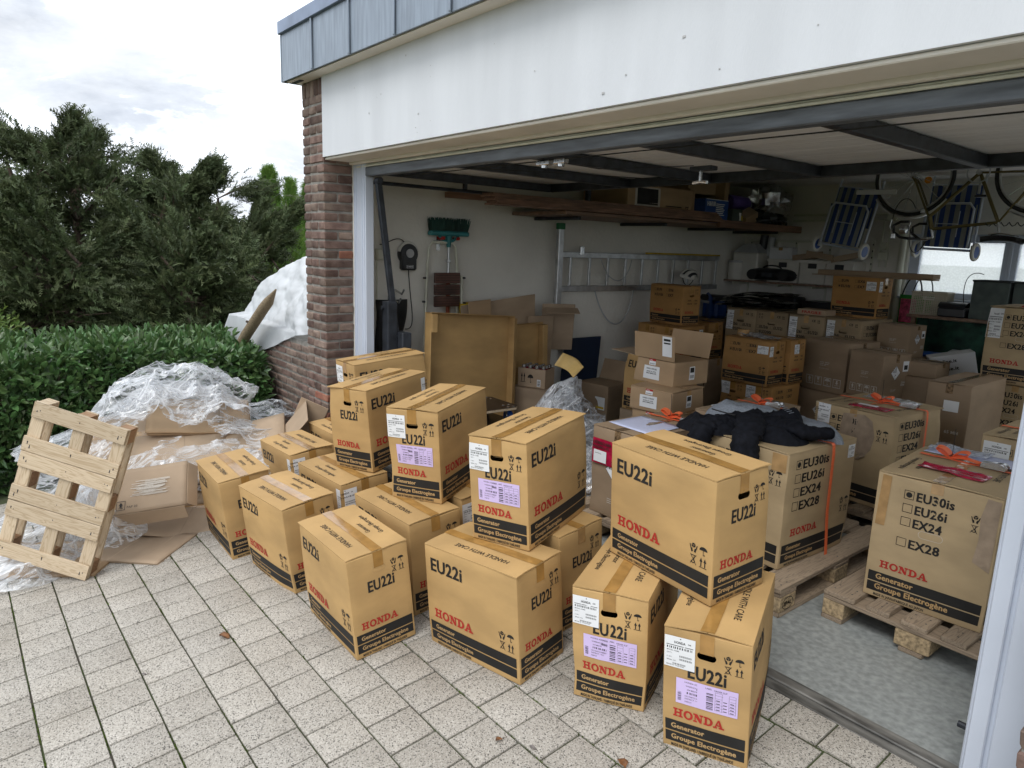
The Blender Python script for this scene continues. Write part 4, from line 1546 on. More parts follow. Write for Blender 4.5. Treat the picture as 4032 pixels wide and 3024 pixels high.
lay(PIL, 2.32, 2.425, 2.688, -4.891, face='+x', h=.108)
PIR = gpart('brick_pillar', MB().box((-.412, 2.208, -.2), (.25, 2.429, 2.262)), M_MORTAR)
rest = MB()
z, c = -.10, 0
while z < 2.20:
    x = -.42 - (.0 if c % 2 else .0)
    first = True
    while x < .02:
        l = .108 if (c % 2 and first) else .222
        lay(PIR, x, x + l, z, 2.2, rest=None if (z < .55 and first) else rest)
        x += l + .011
        first = False
    z += .0675
    c += 1
o = gpart('brick', rest, M_BRICK, PIR)
o['kind'] = 'stuff'

# door frame (white ribbed posts) and the raised door
fr = MB()
fr.bbox((-4.884, 2.430, -.05), (-4.697, 2.498, 2.262), .004)
for xx in (-4.868, -4.842, -4.752, -4.716):
    fr.bbox((xx, 2.4235, -.05), (xx + .008, 2.4305, 2.225), .002)
gpart('door_post', fr, M_WFRAME)
fr = MB()
fr.bbox((-.607, 2.440, -.05), (-.41, 2.56, 2.262), .005)
fr.bbox((-.596, 2.428, -.05), (-.546, 2.4405, 2.225), .004)
fr.bbox((-.532, 2.424, -.05), (-.425, 2.4405, 2.225), .005)
gpart('door_post', fr, M_WFRAME)
gpart('floor_bolt', MB().bbox((-.665, 2.70, .03), (-.635, 2.735, .075), .004).cyl((-.70, 2.718, .045), (-.665, 2.718, .045), .012, 10), M_STEELDK)
DX0, DX1, DY0, DY1 = -4.60, -.56, 2.43, 4.14
def dz(y):
    return 2.150 + (y - 2.43) * .012
df = MB()
for x in (-4.58, -3.70, -2.98, -2.22, -1.36, -.60):
    w = .05
    df.bbox((x - w / 2, 2.50, 2.148), (x + w / 2, 4.10, 2.208), .004, M=T(0, 0, 0))
df.bbox((DX0, 4.085, 2.150), (DX1, 4.145, 2.212), .004)
DOOR = gpart('garage_door', df, M_STEELDK)
nb = 15
for i in range(nb):
    ya = 2.50 + i * (1.60 / nb)
    part('door_panel', MB().bbox((DX0 + .01, ya + .0015, 2.2125), (DX1 - .01, ya + 1.60 / nb - .0015, 2.228), .003), M_DOORW, DOOR)
gpart('front_rail', MB().bbox((-4.875, 2.432, 2.141), (-.50, 2.498, 2.203), .005), M_STEELBAR, DOOR)
gpart('weather_strip', MB().bbox((-4.87, 2.428, 2.2045), (-.50, 2.49, 2.2155), .002).bbox((-4.87, 2.436, 2.2165), (-.50, 2.48, 2.226), .003), M_CREAM, DOOR)
gpart('cable', MB().tube([(-4.5, 2.6, 2.143), (-2.9, 2.58, 2.141), (-.62, 2.62, 2.140)], .003, 6).tube([(-2.85, 2.63, 2.13), (-2.7, 2.75, 2.10), (-2.5, 3.0, 2.12), (-2.42, 3.18, 2.14)], .002, 5)
      .tube([(-3.6, 2.55, 2.143), (-3.3, 3.2, 2.146), (-2.95, 4.05, 2.147)], .003, 5), M_RUBBER, DOOR)
gpart('lock_gear', MB().bbox((-3.00, 2.57, 2.118), (-2.90, 2.61, 2.142), .004).bbox((-2.86, 2.57, 2.118), (-2.78, 2.61, 2.142), .004)
      .cyl((-2.95, 2.59, 2.105), (-2.95, 2.59, 2.125), .018, 10).cyl((-2.82, 2.59, 2.105), (-2.82, 2.59, 2.125), .018, 10), M_CHROME, DOOR)
gpart('handle', MB().bbox((-2.44, 3.17, 2.112), (-2.30, 3.23, 2.135), .004, 1).cyl((-2.385, 3.2, 2.06), (-2.385, 3.2, 2.115), .010, 10)
      .tube([(-2.43, 3.2, 2.052), (-2.385, 3.2, 2.058), (-2.34, 3.2, 2.052)], .009, 8), [M_CHROME, M_STEELDK], DOOR, True)
arm = MB()
M, L_ = along((-4.66, 2.512, 2.12), (-4.66, 2.680, .86), (1, 0, 0))
arm.bbox((0, -.022, -.018), (L_, .022, .018), .004, 0, M)
arm.cyl((-4.68, 2.665, .98), (-4.63, 2.665, .98), .016, 10)
gpart('door_arm', arm, M_STEELDK, DOOR)
gpart('guide_rail', MB().tube([(-4.70, 2.50, 2.105), (-4.72, 4.7, 2.10)], .014, 8).bbox((-4.73, 4.66, 2.09), (-4.69, 4.70, 2.5), .003).bbox((-4.735, 3.3, 2.09), (-4.705, 3.33, 2.5), .003)
      .cyl((-4.66, 2.50, 2.115), (-4.60, 2.50, 2.115), .022, 12), M_STEELDK)
gpart('spring_box', MB().bbox((-4.72, 2.575, .62), (-4.63, 2.655, 1.25), .004).bbox((-4.71, 2.66, .80), (-4.56, 2.74, 1.02), .006).cyl((-4.70, 2.56, 1.20), (-4.70, 2.578, 1.20), .016, 12), M_STEELDK)
# window in the back wall
WI = gpart('window', MB().bbox((-3.22, 8.04, 1.311), (1.6, 8.11, 1.372), .005).bbox((-3.22, 8.04, 1.878), (1.6, 8.11, 1.959), .005)
           .bbox((-3.22, 8.04, 1.373), (-3.12, 8.11, 1.877), .005).bbox((-2.372, 8.04, 1.373), (-2.245, 8.11, 1.877), .005).bbox((-1.2, 8.04, 1.373), (-1.1, 8.11, 1.877), .005).bbox((.2, 8.04, 1.373), (.3, 8.11, 1.877), .005).bbox((1.5, 8.04, 1.373), (1.6, 8.11, 1.877), .005)
           .bbox((-2.325, 8.028, 1.32), (-2.292, 8.039, 1.95), .004).bbox((-3.20, 8.02, 1.90), (1.58, 8.0275, 1.94), .003), M_WFRAME)
for a, b in ((-3.121, -2.371), (-2.246, -1.199), (-1.101, .201), (.299, 1.501)):
    part('pane', MB().box((a, 8.07, 1.371), (b, 8.078, 1.879)), M_PANE if a < -1.5 else M_CLEAR, WI)  # the clear panes at right are unseen, added for more daylight inside
SW_ = gpart('added_side_window', MB().bbox((4.26, 3.1, .851), (4.33, 7.6, .91), .004).bbox((4.26, 3.1, 2.19), (4.33, 7.6, 2.249), .004).bbox((4.26, 3.1, .911), (4.33, 3.16, 2.189), .004)
             .bbox((4.26, 5.3, .911), (4.33, 5.4, 2.189), .004).bbox((4.26, 7.54, .911), (4.33, 7.6, 2.189), .004), M_WFRAME)  # unseen glazed opening in the right wall, added to light the left wall
for a, b in ((3.159, 5.301), (5.399, 7.541)):
    part('pane', MB().box((4.29, a, .909), (4.298, b, 2.191)), M_CLEAR, SW_)
part('window_sill', MB().bbox((-3.26, 7.93, 1.29), (1.64, 8.035, 1.3095), .005), M_WFRAME, WI)
pp = MB()
pp.tube([(-5.1, 7.975, 1.855), (-4.2, 7.975, 1.862), (-3.9, 7.975, 1.862)], .011, 8)
for zz in (2.10, 2.165):
    pp.tube([(-4.55, 7.975, zz), (-3.35, 7.975, zz)], .012, 8)
for xx in (-3.50, -3.43):
    pp.tube([(xx, 7.975, 2.09), (xx, 7.975, 1.60)], .009, 8)
for xx, zz in ((-3.42, 2.14), (-3.47, 1.72)):
    pp.bbox((xx - .05, 7.945, zz - .045), (xx + .05, 7.998, zz + .045), .008)
pp.cyl((-3.47, 7.94, 1.83), (-3.47, 7.998, 1.83), .042, 14)
gpart('conduit', pp, M_CREAM, None, True)
gpart('wall_pipe', MB().tube([(-3.27, 7.96, .1), (-3.27, 7.96, 2.05)], .035, 12), M_CREAM, None, True)

# low garden wall behind the pillar
GW = thing('garden_wall', 'low brick garden wall running left from the brick pillar, under the tarpaulin', 'wall', T(-6.0, 2.33, 0))
GWI = T(6.0, -2.33, 0)
part('mortar_bed', MB().box((-7.6, 2.348, -.3), (-5.241, 2.55, .84)), M_MORTAR, GW, M=GWI)
z, c = -.131, 0
base = part('brick', MB().box((-7.6, 2.56, -.3), (-5.241, 2.57, .9)), M_MORTAR, GW, M=GWI)
rest = MB()
while z < .80:
    x = -5.243 - (.0 if c % 2 else .116)
    while x > -7.3:
        l = .222
        h = random.Random(int(z * 1e4) + int(x * 100))
        M = T(x - l / 2, 2.34 + .045 + h.uniform(-.002, .002), z + .026)
        me = get_brick(l, .052, .09, h.randrange(3), M_BRICKG if h.random() < .7 else M_BRICK)
        if x > -6.7:
            o = link('brick', me, GW, GWI @ M)
        else:
            rest.add([v.co for v in me.vertices], [tuple(p.vertices) for p in me.polygons], 0, M)
        x -= l + .011
    z += .0675
    c += 1
bpy.data.objects.remove(base)
o = part('brick', rest, M_BRICKG, GW, M=GWI)
o['kind'] = 'stuff'
# ------------------------------------------------------------------ golden cartons on the driveway
D22 = (.53, .293, .475)
GRP = 'golden generator cartons on the driveway'
def out_box(kind, lv, x, y, yaw, tx, ty, dz, label, flip=False, seed=1, open_=(), white=None, lilac=None, wrap=None, group=GRP):
    t = (.6 * tx + .4 * G0, .6 * ty + .4 * G1)
    z = ground(x, y) + lv * (D22[2] + .006) + dz
    M = pose(kind, (x, y), yaw, D22, z, t, flip)
    r, S = carton('22', D22, M, label, group, open_, seed=seed)
    L, W, H = D22
    if white:
        shipping_label(r, S, white, .003, H - .152, .105, .118, seed=seed)
    if lilac:
        address_label(r, S, lilac, W * .16, H - .285, W * .71, .098, seed=seed)
    if wrap:
        shipping_label(r, S, wrap, -.058, H - .150, .150, .118, seed=seed)
    return r
# long side seen on the left (LS): near short end is '+x' or '-x' depending on which way round the carton stands
def near_end(kind, flip):
    return '-x' if (kind == 'LS') != flip else '+x'
OUT = [
 ('A', 'LS', 0, -1.921, 1.672, 190.5, .040, .052, .005, 'middle carton of the front row, long side to the viewer, under a labelled carton', False, {}),
 ('B', 'LS', 0, -2.522, 1.253, 178.9, .016, .115, .002, 'foremost carton of the left row, with torn shiny tape and nothing stacked on it', False, {}),
 ('C', 'SL', 0, -1.078, 1.971, 203.7, .018, .059, -.004, 'carton at the bottom right with lilac and white labels, nearest the steel threshold', False, dict(open_=1, white=1, lilac=1)),
 ('D', 'SL', 0, -1.478, 1.919, 205.9, .005, .050, .002, 'labelled carton standing on the paving just left of the carton nearest the threshold', False, dict(open_=1, white=1, lilac=1)),
 ('E', 'LS', 1, -1.309, 2.017, 175.0, -.009, .051, -.001, 'unlabelled carton bridging the tops of the two labelled front right cartons', False, dict(open_=1)),
 ('F', 'SL', 1, -2.068, 1.820, 198.0, .031, .060, .001, 'carton with lilac and white labels stacked on the middle front carton', False, dict(open_=1, white=1, lilac=1)),
 ('G', 'SL', 1, -2.755, 1.834, 207.0, -.002, .063, -.001, 'upper carton with lilac and white labels, between two other upper cartons over the left rows', False, dict(open_=1, white=1, lilac=1)),
 ('H', 'SL', 1, -3.391, 1.793, 200.1, .019, .083, .004, 'upper carton without any label on its near end, in front of the pillar', False, dict(open_=1, far=1)),
 ('I', 'SL', 1, -4.104, 2.080, 178.0, .015, .099, .003, 'rearmost upper carton beside the white door post, with a white label on its end', False, dict(open_=1, white=1)),
 ('K', 'LS', 0, -3.876, 1.155, 177.6, .037, .154, -.003, 'leftmost ground carton, next to the flattened cardboard heap', False, {}),
 ('L', 'LS', 0, -3.242, 1.262, 184.3, .029, .123, .0, 'second ground carton from the cardboard heap, with shiny torn tape', False, {}),
 ('M', 'LS', 0, -4.039, 1.622, 179.8, .068, .110, -.001, 'ground carton with plastic film lapping its top and a label folded round its corner', True, dict(wrap=1)),
 ('N', 'LS', 0, -4.170, 1.995, 178.6, .031, .078, .0, 'mostly hidden ground carton at the foot of the brick pillar', True, {}),
 ('O', 'LS', 0, -3.356, 1.619, 182.6, .012, .079, .0, 'ground carton under the unlabelled upper carton, with a label folded round its corner', True, dict(wrap=1)),
 ('P', 'LS', 0, -2.661, 1.626, 181.4, .005, .065, .0, 'ground carton carrying the upper carton in the middle, behind the foremost one', False, {}),
 ('Q', 'LS', 0, -2.080, 2.039, 184.2, .016, .057, .0, 'ground carton half hidden behind the middle front carton, only its right end showing', False, {}),
 ('R', 'LS', 0, -2.740, 1.975, 183.0, .010, .060, .0, 'ground carton almost hidden between the two labelled upper cartons, its white label showing', True, dict(white=1)),
]
for i, (nm, kind, lv, x, y, yaw, tx, ty, dz, lab, flip, o) in enumerate(OUT):
    if kind == 'LS':
        end = '-x' if not flip else '+x'
    else:
        end = '+x' if not flip else '-x'
    out_box(kind, lv, x, y, yaw, tx, ty, dz, lab, flip, seed=i + 3,
            open_=(end,) if o.get('open_') else (), white=end if o.get('white') else None,
            lilac=end if o.get('lilac') else None, wrap=end if o.get('wrap') else '-x' if o.get('far') else None)

# ------------------------------------------------------------------ pallets
def pallet(x0, y0, w, l, label, long_='y', stamp=False, seed=1, z=0.0, group='wooden pallets on the garage floor'):
    """euro pallet: five top boards along the long side, three cross boards, nine blocks, three runners"""
    r = random.Random(seed)
    root = thing('wooden_pallet', label, 'pallet', T(x0, y0, z), group)
    def bd(name, lo, hi, mt, axis):
        # board with its grain along local X
        cx = [(lo[i] + hi[i]) / 2 for i in range(3)]
        d = [hi[i] - lo[i] for i in range(3)]
        if axis == 'y':
            d = [d[1], d[0], d[2]]
        mb = MB().bbox((-d[0] / 2, -d[1] / 2, -d[2] / 2), (d[0] / 2, d[1] / 2, d[2] / 2), .003)
        mb.v = [(a + r.uniform(-.0015, .0015), b + r.uniform(-.0015, .0015), c) for a, b, c in mb.v]
        return part(name, mb, mt, root, M=T(*cx) @ (RZ(90) if axis == 'y' else I4))
    for a, b in ((0, .145), (.1955, .2955), (.345, .455), (.5045, .6045), (.655, .80)):
        a, b = a * w / .8, b * w / .8
        e = r.uniform(-.006, .006)
        bd('deck_board', (a, e, .122), (b, l + e, .144), M_EPAL, 'y')
    for c in (0, l / 2 - .0725, l - .145):
        bd('cross_board', (0, c, .100), (w, c + .145, .1215), M_EPAL, 'x')
    for c in (0, l / 2 - .0725, l - .145):
        for a, b in ((0, .10), (w / 2 - .0725, w / 2 + .0725), (w - .10, w)):
            o = part('block', MB().bbox((a, c + .002, .022), (b, c + .143, .0995), .004), M_CHIP, root)
            if stamp and c == 0 and a > w * .6:
                mb = MB()
                p = Print(.1, .08)
                p.poly(_ring(.07, .038, .048, .032, .0445, .0285, 0, 360, 24), 0, 0, 1, 1, M_BLACK)
                p.text('EPAL', .07, .028, .020, M_BLACK, align='c', fit=.066)
                p.items[-1] = ([[(u - .0, v) for u, v in q] for q in p.items[-1][0]], M_BLACK, 0)
                p.put(mb, lambda u, v, q: (b + q + .0004, c + u, .022 + v), SLOT)
                part('stamp', mb, INKS, o)
    for a, b in ((0, .10), (w / 2 - .05, w / 2 + .05), (w - .10, w)):
        bd('runner', (a, 0, 0), (b, l, .0215), M_EPAL, 'y')
    nails = MB()
    for a in (.03, .11, .245, .37, .43, .555, .69, .77):
        for c in (.05, .10, l / 2, l - .10):
            nails.cyl((a * w / .8, c, .1435), (a * w / .8, c, .1448), .004, 6)
    part('nails', nails, M_STEELDK, root)
    return root
pallet(-1.425, 3.125, .80, 1.2, 'pallet under the front right buff carton, nearest the right door post', seed=3)
pallet(-2.335, 2.935, .80, 1.2, 'pallet with an oval stamp on its corner block, under the carton with the jacket', stamp=True, seed=4)
pallet(-3.150, 2.880, .80, 1.2, 'pallet hidden behind the front cartons, under the carton with the red document pouch', seed=5)
pallet(-2.40, 4.33, .80, 1.2, 'dark pallet under the strapped buff carton with the torn patch', seed=6)
pallet(-1.36, 4.40, .80, 1.2, 'pallet under the strapped carton cut off by the right door post', seed=7)
pallet(-2.00, 6.45, .80, 1.2, 'pallet under the tall two-carton stack at the far right', seed=8)

# ------------------------------------------------------------------ buff cartons on pallets (with straps)
GB = 'large buff generator cartons on pallets'
def in_box(kind, form, F, z, yaw, dims, label, group, flip=False, **k):
    M = pose(form, F, yaw, dims, z, (0, 0), flip)
    return carton(kind, dims, M, label, group, **k)
def torn(root, S, side, pts, col=M_KDARK, lift=.0012, name='torn_patch'):
    mb = MB()
    f = S.face(side)
    mb.add([f(u, v, lift + .0012) for u, v in pts], [tuple(range(len(pts)))])
    return part(name, mb, col, root)
M_TORN = mat('torn_paper', (0.36, 0.27, 0.19), 0.9, var=0.1, scale=20, bump=.5, bscale=40)
s1, S1 = in_box('30', 'SL', (-.819, 3.277), .146, 184.6, (.66, .48, .60), 'buff carton at the front right with red pouch and strap ratchet on top', GB, seed=31)
torn(s1, S1, '+x', [(.405, .30), (.47, .27), (.474, .58), (.425, .585), (.41, .50), (.415, .40)], M_TORN)
torn(s1, S1, '+x', [(.012, .35), (.052, .35), (.058, .585), (.02, .588)], M_TAPECLR, .0014, 'tape_patch')
s2, S2 = in_box('30', 'SL', (-1.662, 3.110), .146, 177, (.62, .53, .60), 'strapped buff carton with a dark jacket thrown over its top', GB, seed=32)
shipping_label(s2, S2, '+y', .54, .50, .065, .07, seed=4)
torn(s2, S2, '+x', [(.44, .50), (.52, .50), (.52, .59), (.44, .59)], M_TAPECLR, .0014, 'tape_patch')
s3, S3 = in_box('30', 'SL', (-1.725, 4.431), .146, 175, (.60, .53, .60), 'strapped buff carton with a large torn patch, behind the one with the jacket', GB, seed=33)
torn(s3, S3, '+x', [(.205, .36), (.30, .34), (.36, .30), (.405, .36), (.42, .45), (.395, .545), (.34, .575), (.20, .56), (.19, .46)], M_TORN)
shipping_label(s3, S3, '+x', -.01, .47, .12, .125, seed=8)
mb = MB()
mb.grid(lambda u, v: (.05 * (u - .5), .018 * math.cos(4.4 * v), .018 * math.sin(4.4 * v) + .004), 3, 9)
curl = part('paper_curl', solidify(mb.mesh('paper_curl', M_TORN, True), .001), None, s3, M=axes(S3.face('+x')(.345, .315, .012), (0, .8, .6), (1, 0, 0), (0, .6, -.8)))
s4l, S4l = in_box('30', 'SL', (-1.43, 6.50), .146, 180, (.60, .51, .60), 'lower buff carton of the two-carton stack at the far right', GB, seed=34)
shipping_label(s4l, S4l, '+x', .01, .35, .105, .235, seed=9)
s4u, S4u = in_box('30', 'SL', (-1.44, 6.51), .752, 180, (.60, .51, .60), 'upper buff carton of the far right stack, under a red folder', GB, seed=35)
shipping_label(s4u, S4u, '+x', -.004, .35, .105, .235, seed=10)
s5, S5 = in_box('30', 'SL', (-.775, 4.473), .146, 180, (.60, .50, .60), 'strapped carton with a large white label, cut off by the right door post', GB, seed=36)
shipping_label(s5, S5, '+x', .012, .42, .13, .145, seed=12)

GE = 'brown power station cartons'
s6, S6 = in_box('ef', 'SL', (-2.40, 2.92), .146, 180, (.60, .39, .53), 'brown carton with a red document pouch on its front and pale blue papers on top', GE, seed=41)
s7, S7 = in_box('ef', 'SL', (-2.227, 3.57), .146, 180, (.66, .329, .595), 'low brown carton with an orange strap, behind the jacket', GE, seed=42)
in_box('ef', 'LS', (-2.90, 6.24), .469, 172.4, (.44, .475, .469), 'upper brown carton with four white handling squares, left of its smaller twin', GE, seed=43)
in_box('ef', 'LS', (-2.88, 6.225), 0, 173, (.47, .49, .466), 'lower brown carton carrying the larger handling-square carton', GE, seed=44, marks=False)
t2, S2b = in_box('ef', 'LS', (-2.52, 6.07), .516, 168, (.32, .369, .387), 'smaller brown carton with a hazard diamond on its right side', GE, seed=45)
in_box('brown', 'LS', (-2.50, 6.06), 0, 169, (.36, .40, .513), 'brown carton under the one with the hazard diamond', GE, seed=46, marks=False)
in_box('ef', 'LS', (-2.65, 6.86), .792, 176, (.30, .30, .30), 'small brown carton standing right of the dull cartons, under the green bag', GE, seed=47)
in_box('brown', 'LS', (-2.60, 6.85), 0, 178, (.36, .40, .788), 'tall plain brown box supporting a small carton beside the dull row', GE, seed=48, marks=False)
in_box('brown', 'LS', (-2.225, 6.40), .716, 178, (.25, .26, .125), 'flat plain brown box in the dark before the white lettered box', GE, seed=49, marks=False)
in_box('brown', 'LS', (-2.20, 6.38), 0, 179, (.27, .36, .712), 'plain brown box under the flat brown box', GE, seed=50, marks=False)
t6, S6b = in_box('brown', 'SL', (-1.70, 5.60), 0, 180, (.72, .29, .825), 'tall dark brown carton with white size text, behind the torn carton', GE, seed=51, marks=False)
mb = MB()
p = Print(.29, .8)
p.text('65 MM', .15, .46, .022, M_WHITEINK)
p.text('+1 800-200-4000', .10, .385, .011, M_WHITEINK, bold=False)
for i, k in enumerate(('umbrella', 'down')):
    p.marks('frame', .13 + .075 * i, .22, .065, .075, M_WHITEINK)
    p.marks(k, .137 + .075 * i, .23, .05, .055, M_WHITEINK)
p.rect(.12, .62, .22, .70, M_PAPER)
p.put(mb, S6b.face('+x'), SLOT)
part('print', mb, INKS, t6)

GT = 'amber generator cartons in the garage'
D10 = (.46, .26, .40)
def ten(F, z, yaw, form, label, seed, white=None, **k):
    r, S = in_box('10', form, F, z, yaw, D10, label, GT, seed=seed, open_=('-x',) if form == 'LS' else ('+x',), **k)
    return r, S
u1, SU1 = ten((-3.253, 5.542), .551, 180.8, 'LS', 'amber carton with torn white labels, a roll of tape lying on it', 61)
shipping_label(u1, SU1, '+y', .345, .285, .105, .07, seed=3)
shipping_label(u1, SU1, '-x', .003, .265, .055, .09, seed=4)
u1b, SU1b = ten((-3.215, 5.82), .551, 180, 'LS', 'amber carton directly behind the one with the tape roll', 62)
shipping_label(u1b, SU1b, '-x', .06, .275, .08, .085, seed=5)
for i, (x, t) in enumerate(((-3.223, 'right of two amber cartons at the bottom, under the tape roll carton'), (-3.487, 'left of two amber cartons at the bottom, under the tape roll carton'))):
    r, S = ten((x, 5.60), .146, 180, 'SL', t, 63 + i)
    shipping_label(r, S, '+x', .004, .27, .095, .115, seed=6 + i)
in_box('plain', 'LS', (-3.16, 5.54), 0, 180, (.62, .56, .143), 'low plain box under the bottom amber pair', None, seed=66, marks=False)
ten((-4.453, 5.852), .951, 174.9, 'LS', 'topmost amber carton under the cycling helmet, against the ladder wall', 67)
r, S = ten((-4.355, 5.676), .549, 180, 'SL', 'amber carton with a small label on its long side, under the topmost left one', 68)
shipping_label(r, S, '+y', .36, .26, .07, .10, seed=21)
ten((-4.620, 5.69), .549, 180, 'SL', 'amber carton at the left end of the row under the topmost left one', 69)
r, S = ten((-4.505, 6.42), .549, 180, 'LS', 'amber carton at the back between the left amber stack and the dull row', 70)
for i, (x, y, l, w, h, t) in enumerate(((-4.34, 5.66, .56, .50, .546, 'plain carton under the left amber row'), (-4.49, 6.40, .50, .44, .546, 'plain carton under the rear amber carton'))):
    in_box('plain', 'LS', (x, y), 0, 180, (l, w, h), t, 'plain cartons used as supports', seed=71 + i, marks=False)
r, S = in_box('10', 'LS', (-3.05, 7.02), 1.113, 178, (.47, .267, .405), 'amber carton with torn labels on top of the dull row, under a long flat board', GT, seed=75, open_=('-x',))
shipping_label(r, S, '+y', .35, .27, .095, .085, seed=30)
shipping_label(r, S, '-x', .004, .26, .06, .10, seed=31)

GD = 'dull cartons stacked along the back'
D32 = (.54, .362, .4825)
for i, (x, y, yaw, t) in enumerate(((-4.137, 6.71, 180, 'leftmost dull carton of the upper back row, a dark folded sheet on it'), (-3.773, 6.712, 180, 'second dull carton of the upper back row, without a label on its end'),
                                    (-3.390, 6.70, 180, 'third dull carton of the upper back row, a flat red-lettered box on it'), (-3.020, 6.700, 174, 'rightmost dull carton of the upper back row, its long side showing'))):
    r, S = in_box('32', 'SL', (x, y), .628, yaw, D32, t, GD, seed=81 + i, open_=('+x',))
    if i != 1:
        shipping_label(r, S, '+x', .004, .255, .085, .205, seed=33 + i)
for i, x in enumerate((-4.137, -3.773, -3.388, -3.022)):
    in_box('32', 'SL', (x, 6.725), .142, 180, D32, ('dull carton at the bottom of the back row, %s' % ('leftmost', 'second from left', 'third from left', 'rightmost')[i]), GD, seed=86 + i, open_=('+x',))
in_box('plain', 'LS', (-3.0, 6.71), 0, 180, (1.52, .56, .139), 'flat wide box under the dull back row', None, seed=91, marks=False)

# oil cartons (open top one)
GO = 'tan engine oil cartons'
def oil(F, z, yaw, dims, label, seed, top=True):
    r, S = in_box('oil', 'LS', F, z, yaw, dims, label, GO, seed=seed, top=top, marks=False)
    L, W, H = dims
    p = Print(L, H)
    p.rect(L * .25, H * .16, L * .66, H * .70, M_PAPER)
    p.text('HONDA 4 STROKE', L * .455, H * .55, H * .062, M_BLACK, align='c', fit=L * .27, lift=.05)
    p.text('ENGINE OIL 10W30', L * .455, H * .45, H * .045, M_BLACK, align='c', fit=L * .24, lift=.05)
    p.text('(08221888061HP)', L * .455, H * .37, H * .055, M_BLACK, align='c', fit=L * .26, lift=.05)
    p.rect(L * .38, H * .74, L * .55, H * .98, M_PAPER)
    p.rect(L * .38, H * .90, L * .55, H * .985, M_RED, .05)
    p.text('HONDA', L * .40, H * .92, H * .04, M_PAPER, lift=.12, fit=L * .07)
    p.bars(L * .40, H * .77, L * .13, H * .05, M_BLACK, 12, 3)
    p.items[-1] = (p.items[-1][0], M_BLACK, .05)
    label_part(r, 'oil_label', S, '+y', p)
    q = Print(W, H)
    q.rect(W * .42, H * .22, W * .58, H * .76, M_PAPER)
    q.rect(W * .44, H * .52, W * .56, H * .72, M_BLACK, .05)
    q.bars(W * .44, H * .30, W * .12, H * .12, M_BLACK, 8, 5, False)
    q.items[-1] = (q.items[-1][0], M_BLACK, .05)
    label_part(r, 'barcode_label', S, '-x', q)
    return r, S
oil((-2.754, 3.593), .642, 184.3, (.334, .381, .152), 'closed tan oil carton directly under the open one', 101)
oil((-2.745, 3.60), .478, 182, (.345, .385, .160), 'tan oil carton second from below in its stack', 102)
oil((-2.74, 3.60), .312, 181, (.345, .385, .162), 'tan oil carton third from the top of its stack', 103)
oil((-2.74, 3.61), .146, 180, (.345, .385, .162), 'tan oil carton at the bottom of its stack', 104)
w1, SW = oil((-2.863, 3.733), .798, 179, (.355, .366, .170), 'open tan oil carton with raised flaps on top of its stack', 105, top=False)
L, W, H = .355, .366, .170
def flap_panel(root, p0, p1, h, dirv, mt, name='open_flap'):
    p0, p1, d = Vector(p0), Vector(p1), Vector(dirv).normalized()
    t = (p1 - p0).normalized()
    M = axes(p0, t, d, t.cross(d))
    mb = MB().bbox((.002, .0, -.002), ((p1 - p0).length - .002, h, .002), .001)
    return part(name, mb, mt, root, M=M)
f1 = flap_panel(w1, (L / 2, W / 2, H), (-L / 2, W / 2, H), .175, (0, .10, 1), M_KOIL)       # front flap up
p = MB().box((.25, .03, .0023), (.33, .165, .0029)).box((.262, .115, .003), (.318, .125, .0034), 1).box((.262, .135, .003), (.318, .150, .0034), 1)
part('paper_label', p, [M_PAPER, M_BLACK], f1)
flap_panel(w1, (-L / 2, -W / 2, H), (L / 2, -W / 2, H), .175, (0, -.18, 1), M_KOIL)         # rear flap up
flap_panel(w1, (L / 2, W / 2 - .01, H), (L / 2, -W / 2 + .01, H), .24, (1, 0, .05), M_KGREY)  # left flap out level
flap_panel(w1, (-L / 2, -W / 2 + .01, H - .008), (-L / 2, W / 2 - .01, H - .008), .15, (1, 0, -.5), M_KOIL)
in_box('22', 'LS', (-3.36, 4.40), .378, 180, D22, 'golden carton seen in a strip behind the oil cartons', 'golden generator cartons inside the garage', seed=111)
in_box('plain', 'LS', (-3.34, 4.39), 0, 180, (.56, .34, .374), 'plain carton under the golden strip carton', 'plain cartons used as supports', seed=112, marks=False)
# ------------------------------------------------------------------ straps, pouches and papers on the cartons
def ribbon(pts, w, side, t=.0016, n=1):
    """flat webbing along a polyline; side: direction across the web"""
    P = [Vector(p) for p in pts]
    s = Vector(side).normalized() * w / 2
    mb = MB()
    v = []
    for i, p in enumerate(P):
        tn = (P[min(i + 1, len(P) - 1)] - P[max(i - 1, 0)]).normalized()
        nn = tn.cross(s).normalized() * t
        v += [p - s, p + s, p + s + nn, p - s + nn]
    f = []
    for i in range(len(P) - 1):
        a, b = 4 * i, 4 * i + 4
        f += [(a + k, a + (k + 1) % 4, b + (k + 1) % 4, b + k) for k in range(4)]
    f += [(3, 2, 1, 0), tuple(4 * (len(P) - 1) + k for k in range(4))]
    return mb.add(v, f)
def bez(p0, p1, p2, p3, n=10):
    p0, p1, p2, p3 = map(Vector, (p0, p1, p2, p3))
    return [p0 * (1 - t) ** 3 + p1 * 3 * t * (1 - t) ** 2 + p2 * 3 * t * t * (1 - t) + p3 * t ** 3 for t in (i / n for i in range(n + 1))]
